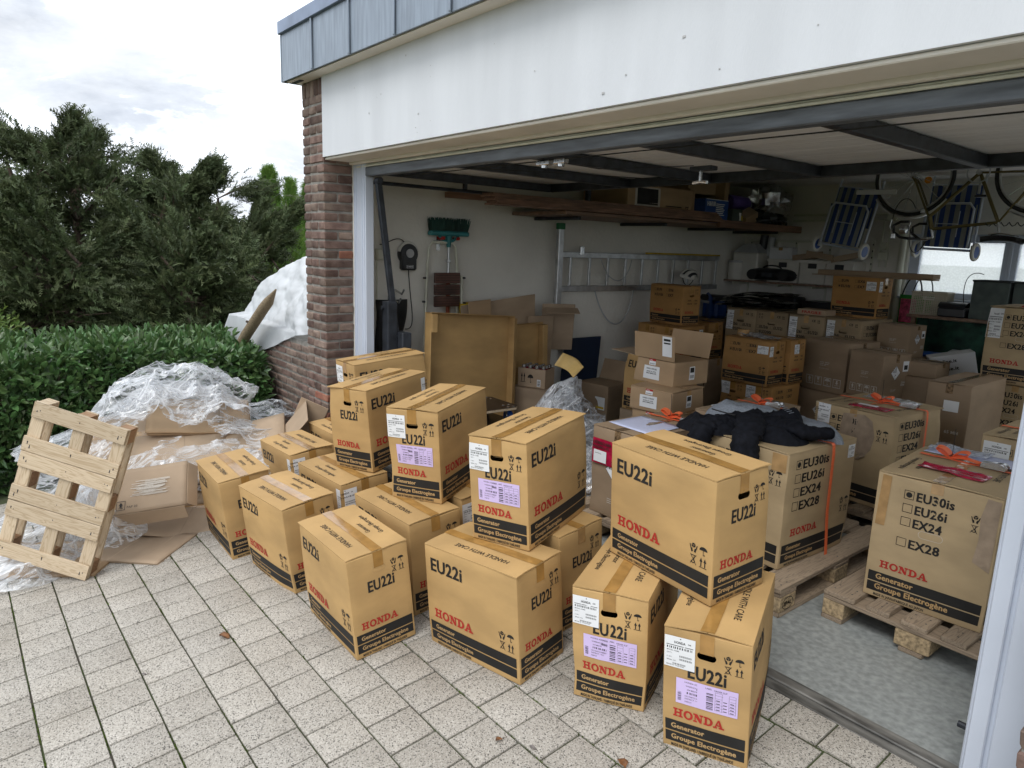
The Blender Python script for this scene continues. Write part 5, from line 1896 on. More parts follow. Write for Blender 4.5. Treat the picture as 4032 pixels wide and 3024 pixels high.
def strap_set(x0, x1, y, z, label, down_right=None, down_left=None, bow=True, bow_at=.30, ratchet_at=.62, w=.026, skew=0.0):
    """orange ratchet strap lying across a carton top from x0 to x1, running down its sides"""
    yy = lambda x: y + skew * (x - x0)
    r = thing('ratchet_strap', label, 'strap', T(x0, y, z), 'orange ratchet straps')
    inv = T(-x0, -y, -z)
    mb = ribbon([(x0 + (x1 - x0) * i / 8, yy(x0 + (x1 - x0) * i / 8), z + .0035 + .002 * math.sin(4 * i)) for i in range(9)], w, (0, 1, 0))
    if down_right is not None:
        b = ribbon([(x1 - .002, yy(x1), z + .004), (x1 + .006, yy(x1), z - .004), (x1 + .009, yy(x1) + .002, z - .05), (x1 + .010, yy(x1) + .008, (z + down_right) / 2), (x1 + .020, yy(x1) + .05, down_right)], w, (0, 1, 0))
        mb.add(b.v, b.f)
    if down_left is not None:
        b = ribbon([(x0 + .002, yy(x0), z + .004), (x0 - .005, yy(x0), z - .004), (x0 - .007, yy(x0), z - .05), (x0 - .008, yy(x0), down_left)], w, (0, 1, 0))
        mb.add(b.v, b.f)
    part('webbing', mb, M_ORANGE, r, M=inv)
    if bow:
        xb = x0 + (x1 - x0) * bow_at
        yb = yy(xb) + .012
        k = MB()
        for sx, h in ((-1, .046), (1, .040)):
            for q in (0, .010):
                loop = bez((xb, yb + q * 2, z + .008), (xb + sx * .02, yb + q, z + h + .03), (xb + sx * (.140), yb + q, z + h + .01), (xb + sx * .012, yb + q + .01, z + .010), 12)
                b = ribbon(loop, w, (0, 1, .3))
                k.add(b.v, b.f)
        for q in range(4):
            b = ribbon(bez((xb, yb - .004 + .006 * q, z + .010 + .003 * q), (xb + .05, yb + .01, z + .022 + .003 * q), (xb + .09, yb + .02 - .01 * q, z + .012), (xb + .13, yb + .015 - .012 * q, z + .008 + .003 * q), 8), w, (0, 1, .2))
            k.add(b.v, b.f)
        part('bow', k, M_ORANGE, r, M=inv)
        part('cable_tie', MB().tube(bez((xb, yb, z + .004), (xb + .004, yb - .002, z + .06), (xb + .002, yb, z + .10), (xb + .003, yb - .01, z + .155), 8), .0014, 5).tube([(xb - .004, yb - .018, z + .02), (xb, yb + .02, z + .022)], .002, 5), M_RUBBER, r, M=inv)
    xr = x0 + (x1 - x0) * ratchet_at
    m = MB()
    for q in (-.018, .018):
        m.prism([(-.050, .0), (.052, .0), (.060, .018), (.045, .034), (.01, .030), (-.045, .022)], q - .0015, q + .0015, M=T(xr, yy(xr), z + .005) @ RX(90))
    m.cyl((xr + .035, yy(xr) - .025, z + .022), (xr + .035, yy(xr) + .025, z + .022), .012, 12)
    m.cyl((xr - .035, yy(xr) - .022, z + .014), (xr - .035, yy(xr) + .022, z + .014), .006, 8)
    m.bbox((xr - .045, yy(xr) - .015, z + .026), (xr + .01, yy(xr) + .015, z + .031), .001)
    part('ratchet', m, M_CHROME, r, True, M=inv)
    return r
strap_set(-1.302, -.83, 3.70, .7495, 'orange strap with a bow and steel ratchet on the front right buff carton', down_right=.4, bow_at=.28, ratchet_at=.66)
strap_set(-2.17, -1.632, 3.47, .7500, 'orange strap running from under the jacket down the carton side to the floor', down_right=.02, bow=False, ratchet_at=.35)
strap_set(-2.235, -1.684, 4.78, .7500, 'orange strap with a bow and ratchet on the carton with the torn patch', down_right=.2, bow_at=.48, ratchet_at=.80)
strap_set(-2.77, -2.394, 3.40, .6800, 'orange strap with a bow beside the pale blue papers on a brown carton', down_right=.35, bow_at=.40, ratchet_at=.78)
strap_set(-2.55, -2.235, 4.02, .7440, 'orange strap with a bow behind the jacket on a low brown carton', bow_at=.50, ratchet_at=.82, w=.022)
strap_set(-1.27, -.80, 4.78, .7495, 'orange strap across the carton cut off by the right door post', down_left=.5, bow=False, ratchet_at=.8)
def sheet(name, q, label, cat, mt, t=.0012, wave=.004, n=8, group=None, smooth=True):
    """thin sheet over four corner points (counter-clockwise seen from above)"""
    a, b, c, d = map(Vector, q)
    o = (a + b + c + d) / 4
    mb = MB()
    sd = random.random() * 9
    def f(u, v):
        p = a * (1 - u) * (1 - v) + b * u * (1 - v) + c * u * v + d * (1 - u) * v - o
        nn = (b - a).cross(d - a).normalized()
        return p + nn * wave * max(0.0, float(fbm(u * 4 + sd, v * 4, sd, 3) - .3))
    mb.grid(f, n, n)
    return solo(name, solidify(mb.mesh(name, mt, smooth, 80), t), None, label, cat, T(*o), group)
sheet('document_pouch', ((-1.215, 3.432, .7515), (-.945, 3.425, .7515), (-.945, 3.545, .7515), (-1.215, 3.540, .7515)), 'crimson document pouch in shiny film on the front right buff carton', 'document pouch', M_REDPL, wave=.022, n=12)
sheet('document_pouch', ((-2.06, 4.52, .7515), (-1.815, 4.51, .7515), (-1.815, 4.64, .7515), (-2.06, 4.62, .7515)), 'crimson document pouch with a white strip on the carton with the torn patch', 'document pouch', M_REDPL, wave=.014, n=10)
sheet('paper', ((-2.02, 4.565, .760), (-1.90, 4.562, .760), (-1.90, 4.605, .760), (-2.02, 4.605, .760)), 'white slip showing in the pouch on the carton with the torn patch', 'paper', M_PAPER, wave=.001)
sheet('paper', ((-1.31, 3.755, .7505), (-.83, 3.77, .7505), (-.83, 3.94, .7505), (-1.31, 3.935, .7505)), 'pale blue papers under film behind the strap on the front right carton', 'paper', M_BLUEPAPER, wave=.006)
sheet('plastic_film', ((-1.31, 3.80, .760), (-1.05, 3.80, .760), (-1.05, 3.94, .760), (-1.31, 3.935, .760)), 'shiny film lying on the papers behind the front right strap bow', 'plastic film', M_FILM, wave=.03, n=14)
sheet('plastic_film', ((-2.13, 4.86, .752), (-1.78, 4.88, .752), (-1.79, 5.0, .752), (-2.13, 5.0, .752)), 'shiny film pocket behind the strap on the carton with the torn patch', 'plastic film', M_FILM, wave=.025, n=14)
sheet('paper', ((-2.765, 3.02, .6805), (-2.43, 2.99, .6805), (-2.44, 3.30, .6805), (-2.755, 3.32, .6805)), 'pale blue delivery papers lying on the brown carton with the red pouch', 'paper', M_BLUEPAPER, wave=.006)
sheet('paper', ((-2.55, 3.72, .7435), (-2.40, 3.71, .7435), (-2.40, 3.88, .7435), (-2.55, 3.92, .7435)), 'white paper under a torn cardboard scrap behind the jacket', 'paper', M_PAPER, wave=.004)
sheet('cardboard_scrap', ((-2.54, 3.78, .752), (-2.44, 3.76, .752), (-2.43, 3.88, .755), (-2.55, 3.90, .753)), 'torn grey-brown cardboard scrap on the white paper behind the jacket', 'cardboard', M_KGREY, t=.004, wave=.02)
rp = thing('document_pouch', 'red pouch lettered as packing list on the front of the brown carton', 'document pouch', T(-2.695, 2.912, .53))
part('pouch', MB().grid(lambda u, v: (-.08 + .16 * u, -.004 - .006 * float(fbm(u * 4, v * 4, 2, 2)), -.075 + .15 * v), 8, 8), M_REDPL, rp, True)
mb = MB()
p = Print(.16, .15)
p.text('LIEFERSCHEIN', .008, .118, .018, M_BLACK, fit=.14)
p.text('PACKING LIST', .008, .094, .015, M_BLACK, fit=.13)
p.rect(.018, .012, .118, .082, M_PAPER)
p.text('EASYPARCEL', .03, .06, .006, M_BLACK, bold=False, lift=.05)
p.put(mb, lambda u, v, q: (-.08 + u, -.0125 - q, -.075 + v), SLOT)
part('slip', mb, INKS, rp)

# ------------------------------------------------------------------ jacket thrown over a carton
def jacket():
    r = thing('jacket', 'navy ribbed jacket with pale grey lining thrown over a buff carton', 'jacket', T(-1.95, 3.35, .75))
    def lump(cx, cy, rx, ry, h, rot, sd, amp=.25, n=26, flat=.0):
        """soft padded fold of cloth: squashed dome with creases"""
        mb = MB()
        c, s = math.cos(rot), math.sin(rot)
        def f(u, v):
            a = 2 * PI * u
            t = v
            rr = t ** .8 * (1 + .16 * float(fbm(math.cos(a) * 1.3 + sd, math.sin(a) * 1.3, sd, 3) - .5) * 2)
            x, y = rx * rr * math.cos(a), ry * rr * math.sin(a)
            z = h * max(0, 1 - t ** 2.4) ** .55
            z *= 1 + amp * float(ridged(x * 6 + sd, y * 9, sd, 3) - .5) * 2.4
            z += .003 * math.sin((x * c - y * s) * 260) * (1 - t)
            X, Y = cx + x * c - y * s, cy + x * s + y * c
            return (X, Y, z + .004 - .012 * t ** 6)
        mb.grid(f, n, 12)
        mb.v = [(x, y, z * .80) for x, y, z in mb.v]
        return mb
    part('lining', lump(-.20, .15, .25, .15, .115, .25, 3.3, .4), M_LINING, r, True, ang=80)
    part('lining', lump(.12, .22, .22, .09, .085, -.2, 5.1, .2), M_LINING, r, True, ang=80)
    part('torso', lump(-.02, .02, .29, .17, .095, -.25, 1.7, .55), M_NAVY, r, True, ang=80)
    part('torso', lump(-.20, -.15, .20, .12, .080, .5, 8.2, .5), M_NAVY, r, True, ang=80)
    part('hood', lump(.03, .10, .13, .10, .135, .1, 6.4, .45), M_NAVY, r, True, ang=80)
    def sleeve(pts, rad, sd):
        mb = MB()
        P = [Vector(p) for p in pts]
        m = 30
        path, rs = [], []
        for i in range(m + 1):
            t = i / m * (len(P) - 1)
            k = min(int(t), len(P) - 2)
            q = t - k
            p0, p1, p2, p3 = P[max(k - 1, 0)], P[k], P[k + 1], P[min(k + 2, len(P) - 1)]
            path.append(.5 * ((2 * p1) + (p2 - p0) * q + (2 * p0 - 5 * p1 + 4 * p2 - p3) * q * q + (3 * p1 - p0 - 3 * p2 + p3) * q ** 3))
            a = rad[0] + (rad[1] - rad[0]) * i / m
            rs.append(a * (1 + .13 * math.sin(i * 2.1 + sd) * math.sin(i * .7 + sd)))
        mb.tube(path, rs, 16)
        q = []
        for i, p in enumerate(mb.v):
            c = path[i // 16]
            d = Vector(p) - c
            k = .78 + .55 * float(ridged(p[0] * 9 + sd, p[1] * 9, p[2] * 9, 3))
            d *= k
            if c.z > .02:
                d.z *= .62
            q.append(tuple(c + d))
        mb.v = q
        return mb
    part('sleeve', sleeve([(.02, .02, .045), (.13, .02, .060), (.22, .04, .052), (.285, .13, .045)], (.072, .052), 1), M_NAVY, r, True, ang=80)
    part('sleeve', sleeve([(-.05, -.06, .06), (.02, -.17, .055), (.05, -.245, .02), (.075, -.282, -.08), (.085, -.290, -.19)], (.070, .058), 4), M_NAVY, r, True, ang=80)
    part('sleeve', sleeve([(-.16, -.12, .04), (-.19, -.20, .04), (-.20, -.275, .0), (-.20, -.290, -.10)], (.058, .050), 7), M_NAVY, r, True, ang=80)
    d = MB()
    for i in range(5):
        for j in range(4):
            d.bbox((.055 + i * .013 - .003, .045 + j * .013 - .003, .150 - .006 * i), (.055 + i * .013 + .003, .045 + j * .013 + .003, .153 - .006 * i), .001)
    part('perforations', d, M_LINING, r)
    part('zip', MB().tube([(-.30, -.05, .08), (-.20, -.12, .095), (-.10, -.13, .095)], .004, 6), M_RUBBER, r)
jacket()

# ------------------------------------------------------------------ left wall of the garage
XW = -5.2
mo = thing('drive_unit', 'black and white door opener unit hung on the left wall', 'door opener', T(XW, 3.066, 1.565))
part('housing', MB().lathe([(.055, 0), (.088, 0), (.092, .03), (.080, .055), (.0, .060)], 28, M=axes((0, 0, .03), (0, 1, 0), (0, 0, 1), (1, 0, 0)))
     .bbox((0, -.072, -.105), (.06, .072, .03), .014), M_BLKPL, mo, True)
part('dome', MB().torus((.03, 0, .035), .083, .016, 'X', 20, 10, a0=.15, a1=PI - .15), M_WPL, mo, True)
part('dial', MB().lathe([(.0, .058), (.036, .058), (.036, .066), (.0, .068)], 20, M=axes((0, 0, .035), (0, 1, 0), (0, 0, 1), (1, 0, 0))), M_GREYPL, mo, True)
mb = MB()
p = Print(.1, .1)
p.marks('frame', 0, 0, .062, .026, M_PAPER)
p.text('SOMMER', .031, .008, .011, M_PAPER, align='c', fit=.05)
p.put(mb, lambda u, v, q: (.0605 + q, -.031 + u, -.088 + v), SLOT)
part('nameplate', mb, INKS, mo)
part('cable', MB().tube(bez((.02, .01, -.105), (.03, .02, -.4), (.03, .10, -.62), (.02, -.02, -.60), 16), .004, 6).tube(bez((.02, -.03, .12), (.05, -.10, .20), (.03, -.20, .10), (.02, -.26, .10), 12), .004, 6), M_RUBBER, mo, True)
solo('junction_box', MB().bbox((0, -.06, -.045), (.05, .06, .045), .006).tube([(.02, -.05, -.04), (.02, -.05, -.7)], .006, 6).tube([(.02, .0, .04), (.02, .0, .5)], .008, 6), M_CREAM, 'small pale grey wall box beside the raised door arm', 'junction box', T(XW, 2.83, 1.585))
def hook(y, z, lab):
    solo('wall_hook', MB().bbox((0, -.012, -.05), (.006, .012, .05), .002).tube([(.004, 0, .02), (.05, .0, .03), (.13, .02, .0), (.16, .02, .035)], .009, 8), M_CHROME, lab, 'hook', T(XW, y, z), 'steel wall hooks', True)
hook(2.93, 1.27, 'grey steel hook under the door opener, upper of two')
hook(2.90, 1.20, 'grey steel hook under the door opener, lower of two')
gb = MB()
gb.grid(lambda u, v: (.03 + .10 * math.sin(PI * v) * (.4 + .6 * u) + .02 * math.sin(9 * u), -.10 + .30 * v * (1 - .35 * u), -.75 * u), 14, 10)
solo('garment_bag', solidify(gb.mesh('garment_bag', M_RUBBER, True, 80), .004), None, 'black bag hanging from the steel hooks beside the door arm', 'bag', T(XW, 2.86, 1.22))
br = thing('broom', 'broom with dark green bristles upside down on the wall, orange handle', 'broom', T(XW + .06, 3.45, .35))
bb = MB()
rb = random.Random(4)
for i in range(420):
    y, xx = rb.uniform(-.19, .19), rb.uniform(-.025, .025)
    bb.tube([(xx, y, 1.445), (xx * 1.4 + rb.uniform(-.01, .01), y * 1.08 + rb.uniform(-.012, .012), 1.445 + rb.uniform(.085, .115))], [.0045, .002], 3, cap=False)
o = part('bristles', bb, M_BRIST, br)
o['kind'] = 'stuff'
part('head', MB().bbox((-.032, -.20, 1.405), (.032, .20, 1.445), .010).tube([(0, 0, 1.41), (0, 0, 1.31)], [.030, .018], 12).tube([(0, -.10, 1.405), (0, -.02, 1.35)], .012, 8).tube([(0, .10, 1.405), (0, .02, 1.35)], .012, 8), M_TEAL, br, True)
part('ferrule', MB().cyl((0, 0, 1.31), (.0, .0, 1.07), .013, 10).bbox((-.018, -.018, 1.18), (.018, .018, 1.21), .004), M_ALU, br, True)
part('handle', MB().cyl((0, 0, 1.07), (.0, -.005, -.35), .016, 10), M_REDLAC, br, True)
part('hanger_pin', MB().cyl((-.05, .085, 1.385), (.03, .085, 1.385), .014, 10).cyl((-.05, -.075, 1.385), (.03, -.075, 1.385), .014, 10), M_RED, br, True)
solo('broom_stick', MB().tube([(0, 0, 0), (0, -.03, 1.38)], .012, 10), mat('pale_stick', (.42, .30, .20), .6), 'pale wooden broom stick leaning beside the orange handle', 'stick', T(XW + .045, 3.50, 0.02), None, True)
sl = thing('step_stool', 'folded cream step ladder with three brown treads against the left wall', 'step ladder', T(XW + .04, 3.40, 0))
fm = MB()
fm.tube([(.02, -.20, 0), (.02, -.165, 1.50), (.02, -.15, 1.66), (.02, -.11, 1.70), (.02, .09, 1.70), (.02, .125, 1.66), (.02, .14, 1.50), (.02, .17, 0)], .0115, 10)
part('rear_frame', fm, M_CREAM, sl, True)
fm = MB().tube([(.055, -.235, 0), (.055, -.19, 1.42)], .0115, 10).tube([(.055, .205, 0), (.055, .165, 1.42)], .0115, 10).tube([(.05, -.2, 1.05), (.05, .18, 1.05)], .009, 8).tube([(.05, -.215, .55), (.05, .19, .55)], .009, 8)
part('front_frame', fm, M_CREAM, sl, True)
for z in (1.355, 1.255, 1.155):
    t = part('tread', MB().bbox((.06, -.125, z), (.085, .135, z + .09), .004), M_BROWNWOOD, sl)
    part('tread_groove', MB().bbox((.0852, -.122, z + .022), (.0862, .132, z + .026), .0003).bbox((.0852, -.122, z + .044), (.0862, .132, z + .048), .0003).bbox((.0852, -.122, z + .066), (.0862, .132, z + .070), .0003), M_BLACK, t)
bl = MB()
for y, z in ((-.215, 1.40), (-.22, 1.20), (.19, 1.40), (.2, 1.18), (-.20, 1.05)):
    bl.cyl((.045, y, z), (.075, y, z), .009, 8)
part('bolts', bl, M_BLKPL, sl)
solo('wall_bracket', MB().bbox((0, -.02, -.06), (.004, .02, .06), .001).bbox((0, -.05, .02), (.04, .08, .026), .002), M_CHROME, 'small metal bracket on the wall behind the broom head', 'bracket', T(XW, 3.38, 1.69))
ld = thing('ladder', 'aluminium ladder hung sideways on the left wall, with green end caps', 'ladder', T(XW + .05, 4.72, 1.29))
for z in (0, .335):
    part('stile', MB().bbox((0, 0, z - .028), (.028, 2.66, z + .028), .004), M_ALU, ld)
for k in range(10):
    part('rung', MB().bbox((.002, .17 + .27 * k, .028), (.026, .20 + .27 * k, .307), .003), M_ALU, ld)
part('foot_bar', MB().bbox((.03, -.035, -.26), (.075, .03, .58), .004), M_ALU, ld)
part('end_cap', MB().bbox((.025, -.042, .575), (.082, .037, .635), .005), M_GREEN, ld)
part('end_cap', MB().bbox((.025, -.042, -.32), (.082, .037, -.255), .005), M_GREEN, ld)
part('hinge', MB().bbox((.03, .28, .335), (.06, .33, .42), .004), M_CHROME, ld)
solo('yellow_lath', MB().bbox((0, 0, 0), (.02, 1.35, .018), .002), M_YELLOW, 'yellow lath lying along the top rail of the hanging ladder', 'lath', T(XW + .085, 6.0, 1.655))
solo('hanging_cord', MB().tube(bez((0, -.30, 0), (.05, -.18, -.42), (.05, .16, -.52), (0, .30, 0), 24), .007, 8).tube(bez((.02, -.26, .33), (.06, -.15, .05), (.06, .1, .02), (.02, .22, .33), 20), .005, 6), M_GREYPL, 'grey strap hanging in a loop below the ladder', 'strap', T(XW + .04, 5.6, 1.26), None, True)
he = thing('cycling_helmet', 'white and black cycling helmet hung on the far end of the ladder', 'helmet', T(XW + .20, 6.62, 1.42) @ RY(20))
hm = MB()
hm.grid(lambda u, v: (.09 * math.sin(PI * (v - .5)) * .9 + .02, .14 * math.cos(PI * u) * math.cos(PI * (v - .5)), .10 * math.sin(PI * u) * math.cos(PI * (v - .5)) ** .7), 16, 14,
        keep=lambda u, v: not (.15 < u < .85 and int(v * 7) % 2 == 1 and .1 < v < .9))
part('shell', solidify(hm.mesh('shell', M_WPL, True), .012), None, he)
part('liner', MB().grid(lambda u, v: (.078 * math.sin(PI * (v - .5)) * .9 + .02, .125 * math.cos(PI * u) * math.cos(PI * (v - .5)), .084 * math.sin(PI * u) * math.cos(PI * (v - .5)) ** .7), 14, 10), M_BLKPL, he, True)
part('chin_strap', MB().tube(bez((.02, -.11, 0), (.05, -.06, -.12), (.05, .06, -.12), (.02, .11, 0), 12), .005, 6), M_RUBBER, he)
solo('panel', MB().bbox((0, -.26, 0), (.02, .26, .50), .003), mat('dark_blue_board', (.015, .03, .07), .5), 'dark blue board leaning on the wall behind the crumpled film', 'board', T(-5.16, 5.12, .29) @ RY(4))

# upper shelf along the left wall
us = thing('wall_shelf', 'long brown shelf high on the left wall, loaded with boxes and boards', 'shelf', T(-5.2, 3.43, 2.0))
part('shelf_board', MB().bbox((.01, .75, -.03), (.74, 4.52, .0), .003), M_SHELFWOOD, us)
part('edge_beam', MB().bbox((.742, 2.9, -.045), (.778, 4.52, .03), .003), M_REDWOOD, us)
for y in (1.05, 2.25, 3.4, 4.3):
    part('bracket', MB().bbox((.0, y - .02, -.062), (.60, y + .02, -.032), .004), M_STEELDK, us)
for i in range(6):
    M, L_ = along((-4.55 - .015 * i, 3.42 + .03 * (i % 2), 2.003 + .0165 * i), (-4.48 - .02 * i, 6.35, 2.006 + .0165 * i))
    solo('stacked_board', MB().bbox((0, -.10, 0), (L_, .05, .015), .002), M_REDWOOD, 'thin stained board in the bundle on the upper shelf, %s from the bottom' % ('lowest', 'second', 'third', 'fourth', 'fifth', 'topmost')[i], 'board', M, 'bundle of boards on the upper shelf')
solo('long_plank', MB().bbox((-.03, 0, 0), (.03, 1.15, .05), .003), M_REDWOOD, 'short reddish plank end sticking out high above the board bundle', 'plank', T(-5.14, 3.42, 2.075))
def plain_box(x0, y0, z0, x1, y1, z1, label, mt=M_KOIL, seed=1, group=None, top=True):
    dims = (abs(y1 - y0), abs(x1 - x0), z1 - z0)
    M = T((x0 + x1) / 2, (y0 + y1) / 2, z0) @ RZ(90)
    return carton('plain', dims, M, label, group, (), True, seed, top, False, kr=mt)
GSH = 'boxes on the upper shelf'
r, S = plain_box(-5.15, 5.05, 2.002, -4.56, 6.02, 2.30, 'long tan carton with a printed screen picture on the upper shelf', M_KOIL, 201, GSH)
mb = MB()
p = Print(.97, .30)
p.rect(.10, .09, .46, .28, M_WHITEINK)
p.rect(.13, .12, .43, .27, mat('screen_grey', (.05, .055, .06), .4), .05) if False else p.rect(.13, .12, .43, .27, M_BLACK, .05)
p.rect(.25, .03, .32, .085, M_BLACK)
for k in range(4):
    p.rect(.55, .06 + .02 * k, .80, .068 + .02 * k, M_BLACK)
p.marks('hook', .85, .04, .08, .10, M_BLACK)
p.put(mb, S.face('-y'), SLOT)
part('print', mb, INKS, r)
plain_box(-5.10, 6.05, 2.002, -4.62, 6.14, 2.33, 'narrow tan carton end with tape patches left of the blue box', M_KOIL, 202, GSH)
bx = thing('blue_box', 'dark blue printed carton with white lettering on the upper shelf', 'cardboard box', T(-4.50, 6.36, 2.002) @ RZ(2), GSH)
part('body', MB().bbox((-.36, -.21, 0), (0, .21, .235), .003), M_BLUE, bx)
mb = MB()
p = Print(.42, .235)
p.text('H&R', .03, .165, .045, M_PAPER, fit=.10)
for k in range(7):
    p.rect(.19, .185 - .018 * k, .19 + .16 - .012 * (k % 3), .193 - .018 * k, M_PAPER)
for k in range(3):
    p.rect(.135 + k * .016, .165, .146 + k * .016, .21, M_PAPER)
p.rect(.03, .02, .09, .065, M_PAPER)
p.put(mb, lambda u, v, q: (.0005 + q, u - .21, v), SLOT)
part('print', mb, INKS, bx)
part('edge_label', MB().bbox((.0005, -.20, .228), (.0012, .20, .2345), .0003), M_PAPER, bx)
plain_box(-5.12, 6.15, 2.30, -4.72, 6.75, 2.45, 'tan carton lying over the blue box at the top of the shelf', M_KOIL, 203, GSH)
plain_box(-4.95, 6.62, 2.002, -4.60, 6.70, 2.44, 'tall narrow carton right of the blue box on the upper shelf', M_KOIL, 204, GSH)
r, S = plain_box(-4.80, 6.60, 2.003, -4.47, 6.80, 2.16, 'small green and yellow printed carton right of the blue box', mat('carton_dark_green', (.05, .07, .06), .6), 205, GSH)
part('print', MB().bbox((.02, -.167, .04), (.06, -.1655, .12), .0003).bbox((.062, -.167, .04), (.095, -.1655, .09), .0003, 1), [M_PAPER, M_YELLOW], r)
ob = thing('open_carton', 'small open tan carton tipped over beside the yoga mat', 'cardboard box', T(-4.62, 6.98, 2.01) @ RZ(12) @ RX(14), GSH)
part('body', MB().bbox((-.14, -.17, .0), (.14, .17, .11), .003), M_KOIL, ob)
part('lid', MB().bbox((.0, -.17, 0), (.005, .17, .12), .001, M=T(.14, 0, .10) @ RY(-60)), M_KGREY, ob)
ym = thing('yoga_mat', 'rolled purple yoga mat on the upper shelf', 'mat', T(-4.72, 6.85, 2.25) @ RZ(8))
sp = [(.01 + .078 * t) for t in np.linspace(0, 1, 60)]
mb = MB()
a = np.linspace(0, 2 * PI * 4.5, 60)
ring = [(r_ * math.cos(q), r_ * math.sin(q)) for r_, q in zip(sp, a)]
v = [(x, 0, z) for x, z in ring] + [(x, .62, z) for x, z in ring]
mb.add(v, [(i, i + 1, 61 + i, 60 + i) for i in range(59)])
part('roll', solidify(mb.mesh('roll', M_PURPLE, True, 80), .006), None, ym)
part('band', MB().torus((0, .42, 0), .092, .003, 'Y', 28, 6), M_GREYPL, ym)
def crumple(name, c, rx, ry, rz, mt, label, cat, sd, amp=.35, n=30, group=None):
    mb = MB()
    def f(u, v):
        a, b = 2 * PI * u, PI * (v - .5)
        d = Vector((math.cos(a) * math.cos(b), math.sin(a) * math.cos(b), math.sin(b)))
        k = 1 + amp * float(ridged(d.x * 2.2 + sd, d.y * 2.2, d.z * 2.2 + sd, 4) - .55) * 2
        return (d.x * rx * k, d.y * ry * k, max(d.z * rz * k, -rz * .55))
    mb.grid(f, n, n // 2)
    return solo(name, mb, mt, label, cat, T(*c), group, True, 30)
crumple('foil_bundle', (-4.65, 7.55, 2.26), .24, .30, .21, M_FOIL, 'crumpled silver foil sheet piled at the end of the upper shelf', 'foil', 2.2, .5)
crumple('dark_bundle', (-4.62, 7.40, 2.07), .18, .38, .11, M_BLKFOIL, 'dark bundle of bags under the silver foil on the upper shelf', 'bag', 5.2, .4)
rk = MB()
for i in range(4):
    rk.tube(bez((0, .1 * i, 0), (.12, .1 * i, .06), (.14, .1 * i + .2, .05), (.02, .1 * i + .32, .0), 10), .010, 6)
solo('folded_rack', rk, M_BLKPL, 'black folded metal rack with pale tube ends before the dark bundle', 'rack', T(-4.52, 7.1, 2.03), None, True)

# lower shelf on the back wall
ls = thing('back_shelf', 'pale shelf with bins and a radio on the back wall, on slotted rails', 'shelf', T(-5.19, 7.6, 1.38))
part('shelf_board', MB().bbox((.0, .0, -.02), (1.75, .39, .0), .003), M_SHELFWOOD, ls)
part('shelf_board', MB().bbox((.02, .02, -.42), (1.75, .39, -.40), .003), M_SHELFWOOD, ls)
for x in (.10, .70, 1.12, 1.60):
    s_ = part('slotted_rail', MB().bbox((x - .012, .385, -.5), (x + .012, .396, .5), .002), M_CREAM, ls)
    part('slots', MB().box((x - .006, .383, .03), (x + .006, .3848, .05)).box((x - .006, .383, .10), (x + .006, .3848, .12)).box((x - .006, .383, .17), (x + .006, .3848, .19)).box((x - .006, .383, .24), (x + .006, .3848, .26))
         .box((x - .006, .383, .31), (x + .006, .3848, .33)).box((x - .006, .383, .38), (x + .006, .3848, .40)).box((x - .006, .383, .45), (x + .006, .3848, .47)), M_BLKPL, s_)
    part('bracket', MB().bbox((x - .008, .05, -.05), (x + .008, .384, -.0205), .002), M_CREAM, ls)
sh = T(0, 0, 1.3815)
cn = thing('feed_bin', 'white roof-shaped container at the left end of the back shelf', 'container', sh @ T(-4.96, 7.80, 0))
part('body', MB().bbox((-.17, -.13, 0), (.17, .13, .33), .012), M_WPL, cn)
part('lid', MB().add([(-.18, -.14, .331), (.18, -.14, .331), (.18, .14, .331), (-.18, .14, .331), (-.05, -.07, .435), (.09, -.07, .435), (.09, .07, .435), (-.05, .07, .435)],
                     [(3, 2, 1, 0), (0, 1, 5, 4), (1, 2, 6, 5), (2, 3, 7, 6), (3, 0, 4, 7), (4, 5, 6, 7)]), M_GREYPL, cn)
cb = thing('canister', 'round white canister before the roof-shaped container', 'container', sh @ T(-5.08, 7.68, 0))
part('body', MB().lathe([(.085, 0), (.09, .01), (.09, .20), (.088, .205)], 24), M_WPL, cb, True)
part('lid', MB().lathe([(.092, .206), (.092, .225), (.085, .232)], 24), M_GREYPL, cb, True)
bt = thing('tube_bundle', 'black and grey tubes sticking up behind the roof-shaped container', 'tubes', sh @ T(-4.83, 7.88, .30))
part('tube', MB().tube([(-.04, 0, 0), (-.02, .0, .25)], .05, 12), M_BLKPL, bt, True)
part('tube', MB().tube([(.05, .02, 0), (.07, .02, .22)], .045, 12), M_GREYPL, bt, True)
ra = thing('radio', 'dark portable stereo with two round speakers on the back shelf', 'radio', sh @ T(-4.60, 7.70, 0))
prof = []
mb = MB()
def rad(u, v):
    a = 2 * PI * v
    w = .32 * (1 - .0)
    x = -.325 + .65 * u
    e = max(.02, (1 - (2 * u - 1) ** 6)) ** .5
    return (x, -.105 * math.cos(a) * e, .075 + .072 * math.sin(a) * e + .012 * (1 - (2 * u - 1) ** 2))
mb.grid(rad, 20, 14)
part('body', mb, M_BLKPL, ra, True, ang=70)
for x in (-.20, .20):
    part('speaker', MB().lathe([(.062, 0), (.062, .006), (.05, .01), (.02, .004), (0, .006)], 22, M=axes((x, -.103, .078), (1, 0, 0), (0, 0, 1), (0, -1, 0))), M_RUBBER, ra, True)
part('handle', MB().tube(bez((-.12, 0, .15), (-.10, 0, .20), (.10, 0, .20), (.12, 0, .15), 10), .010, 8), M_BLKPL, ra, True)
part('aerial', MB().cyl((.05, .05, .15), (.16, .06, .24), .0025, 6), M_CHROME, ra)
part('tape_deck', MB().bbox((-.07, -.112, .05), (.07, -.106, .105), .002), M_STEELDK, ra)
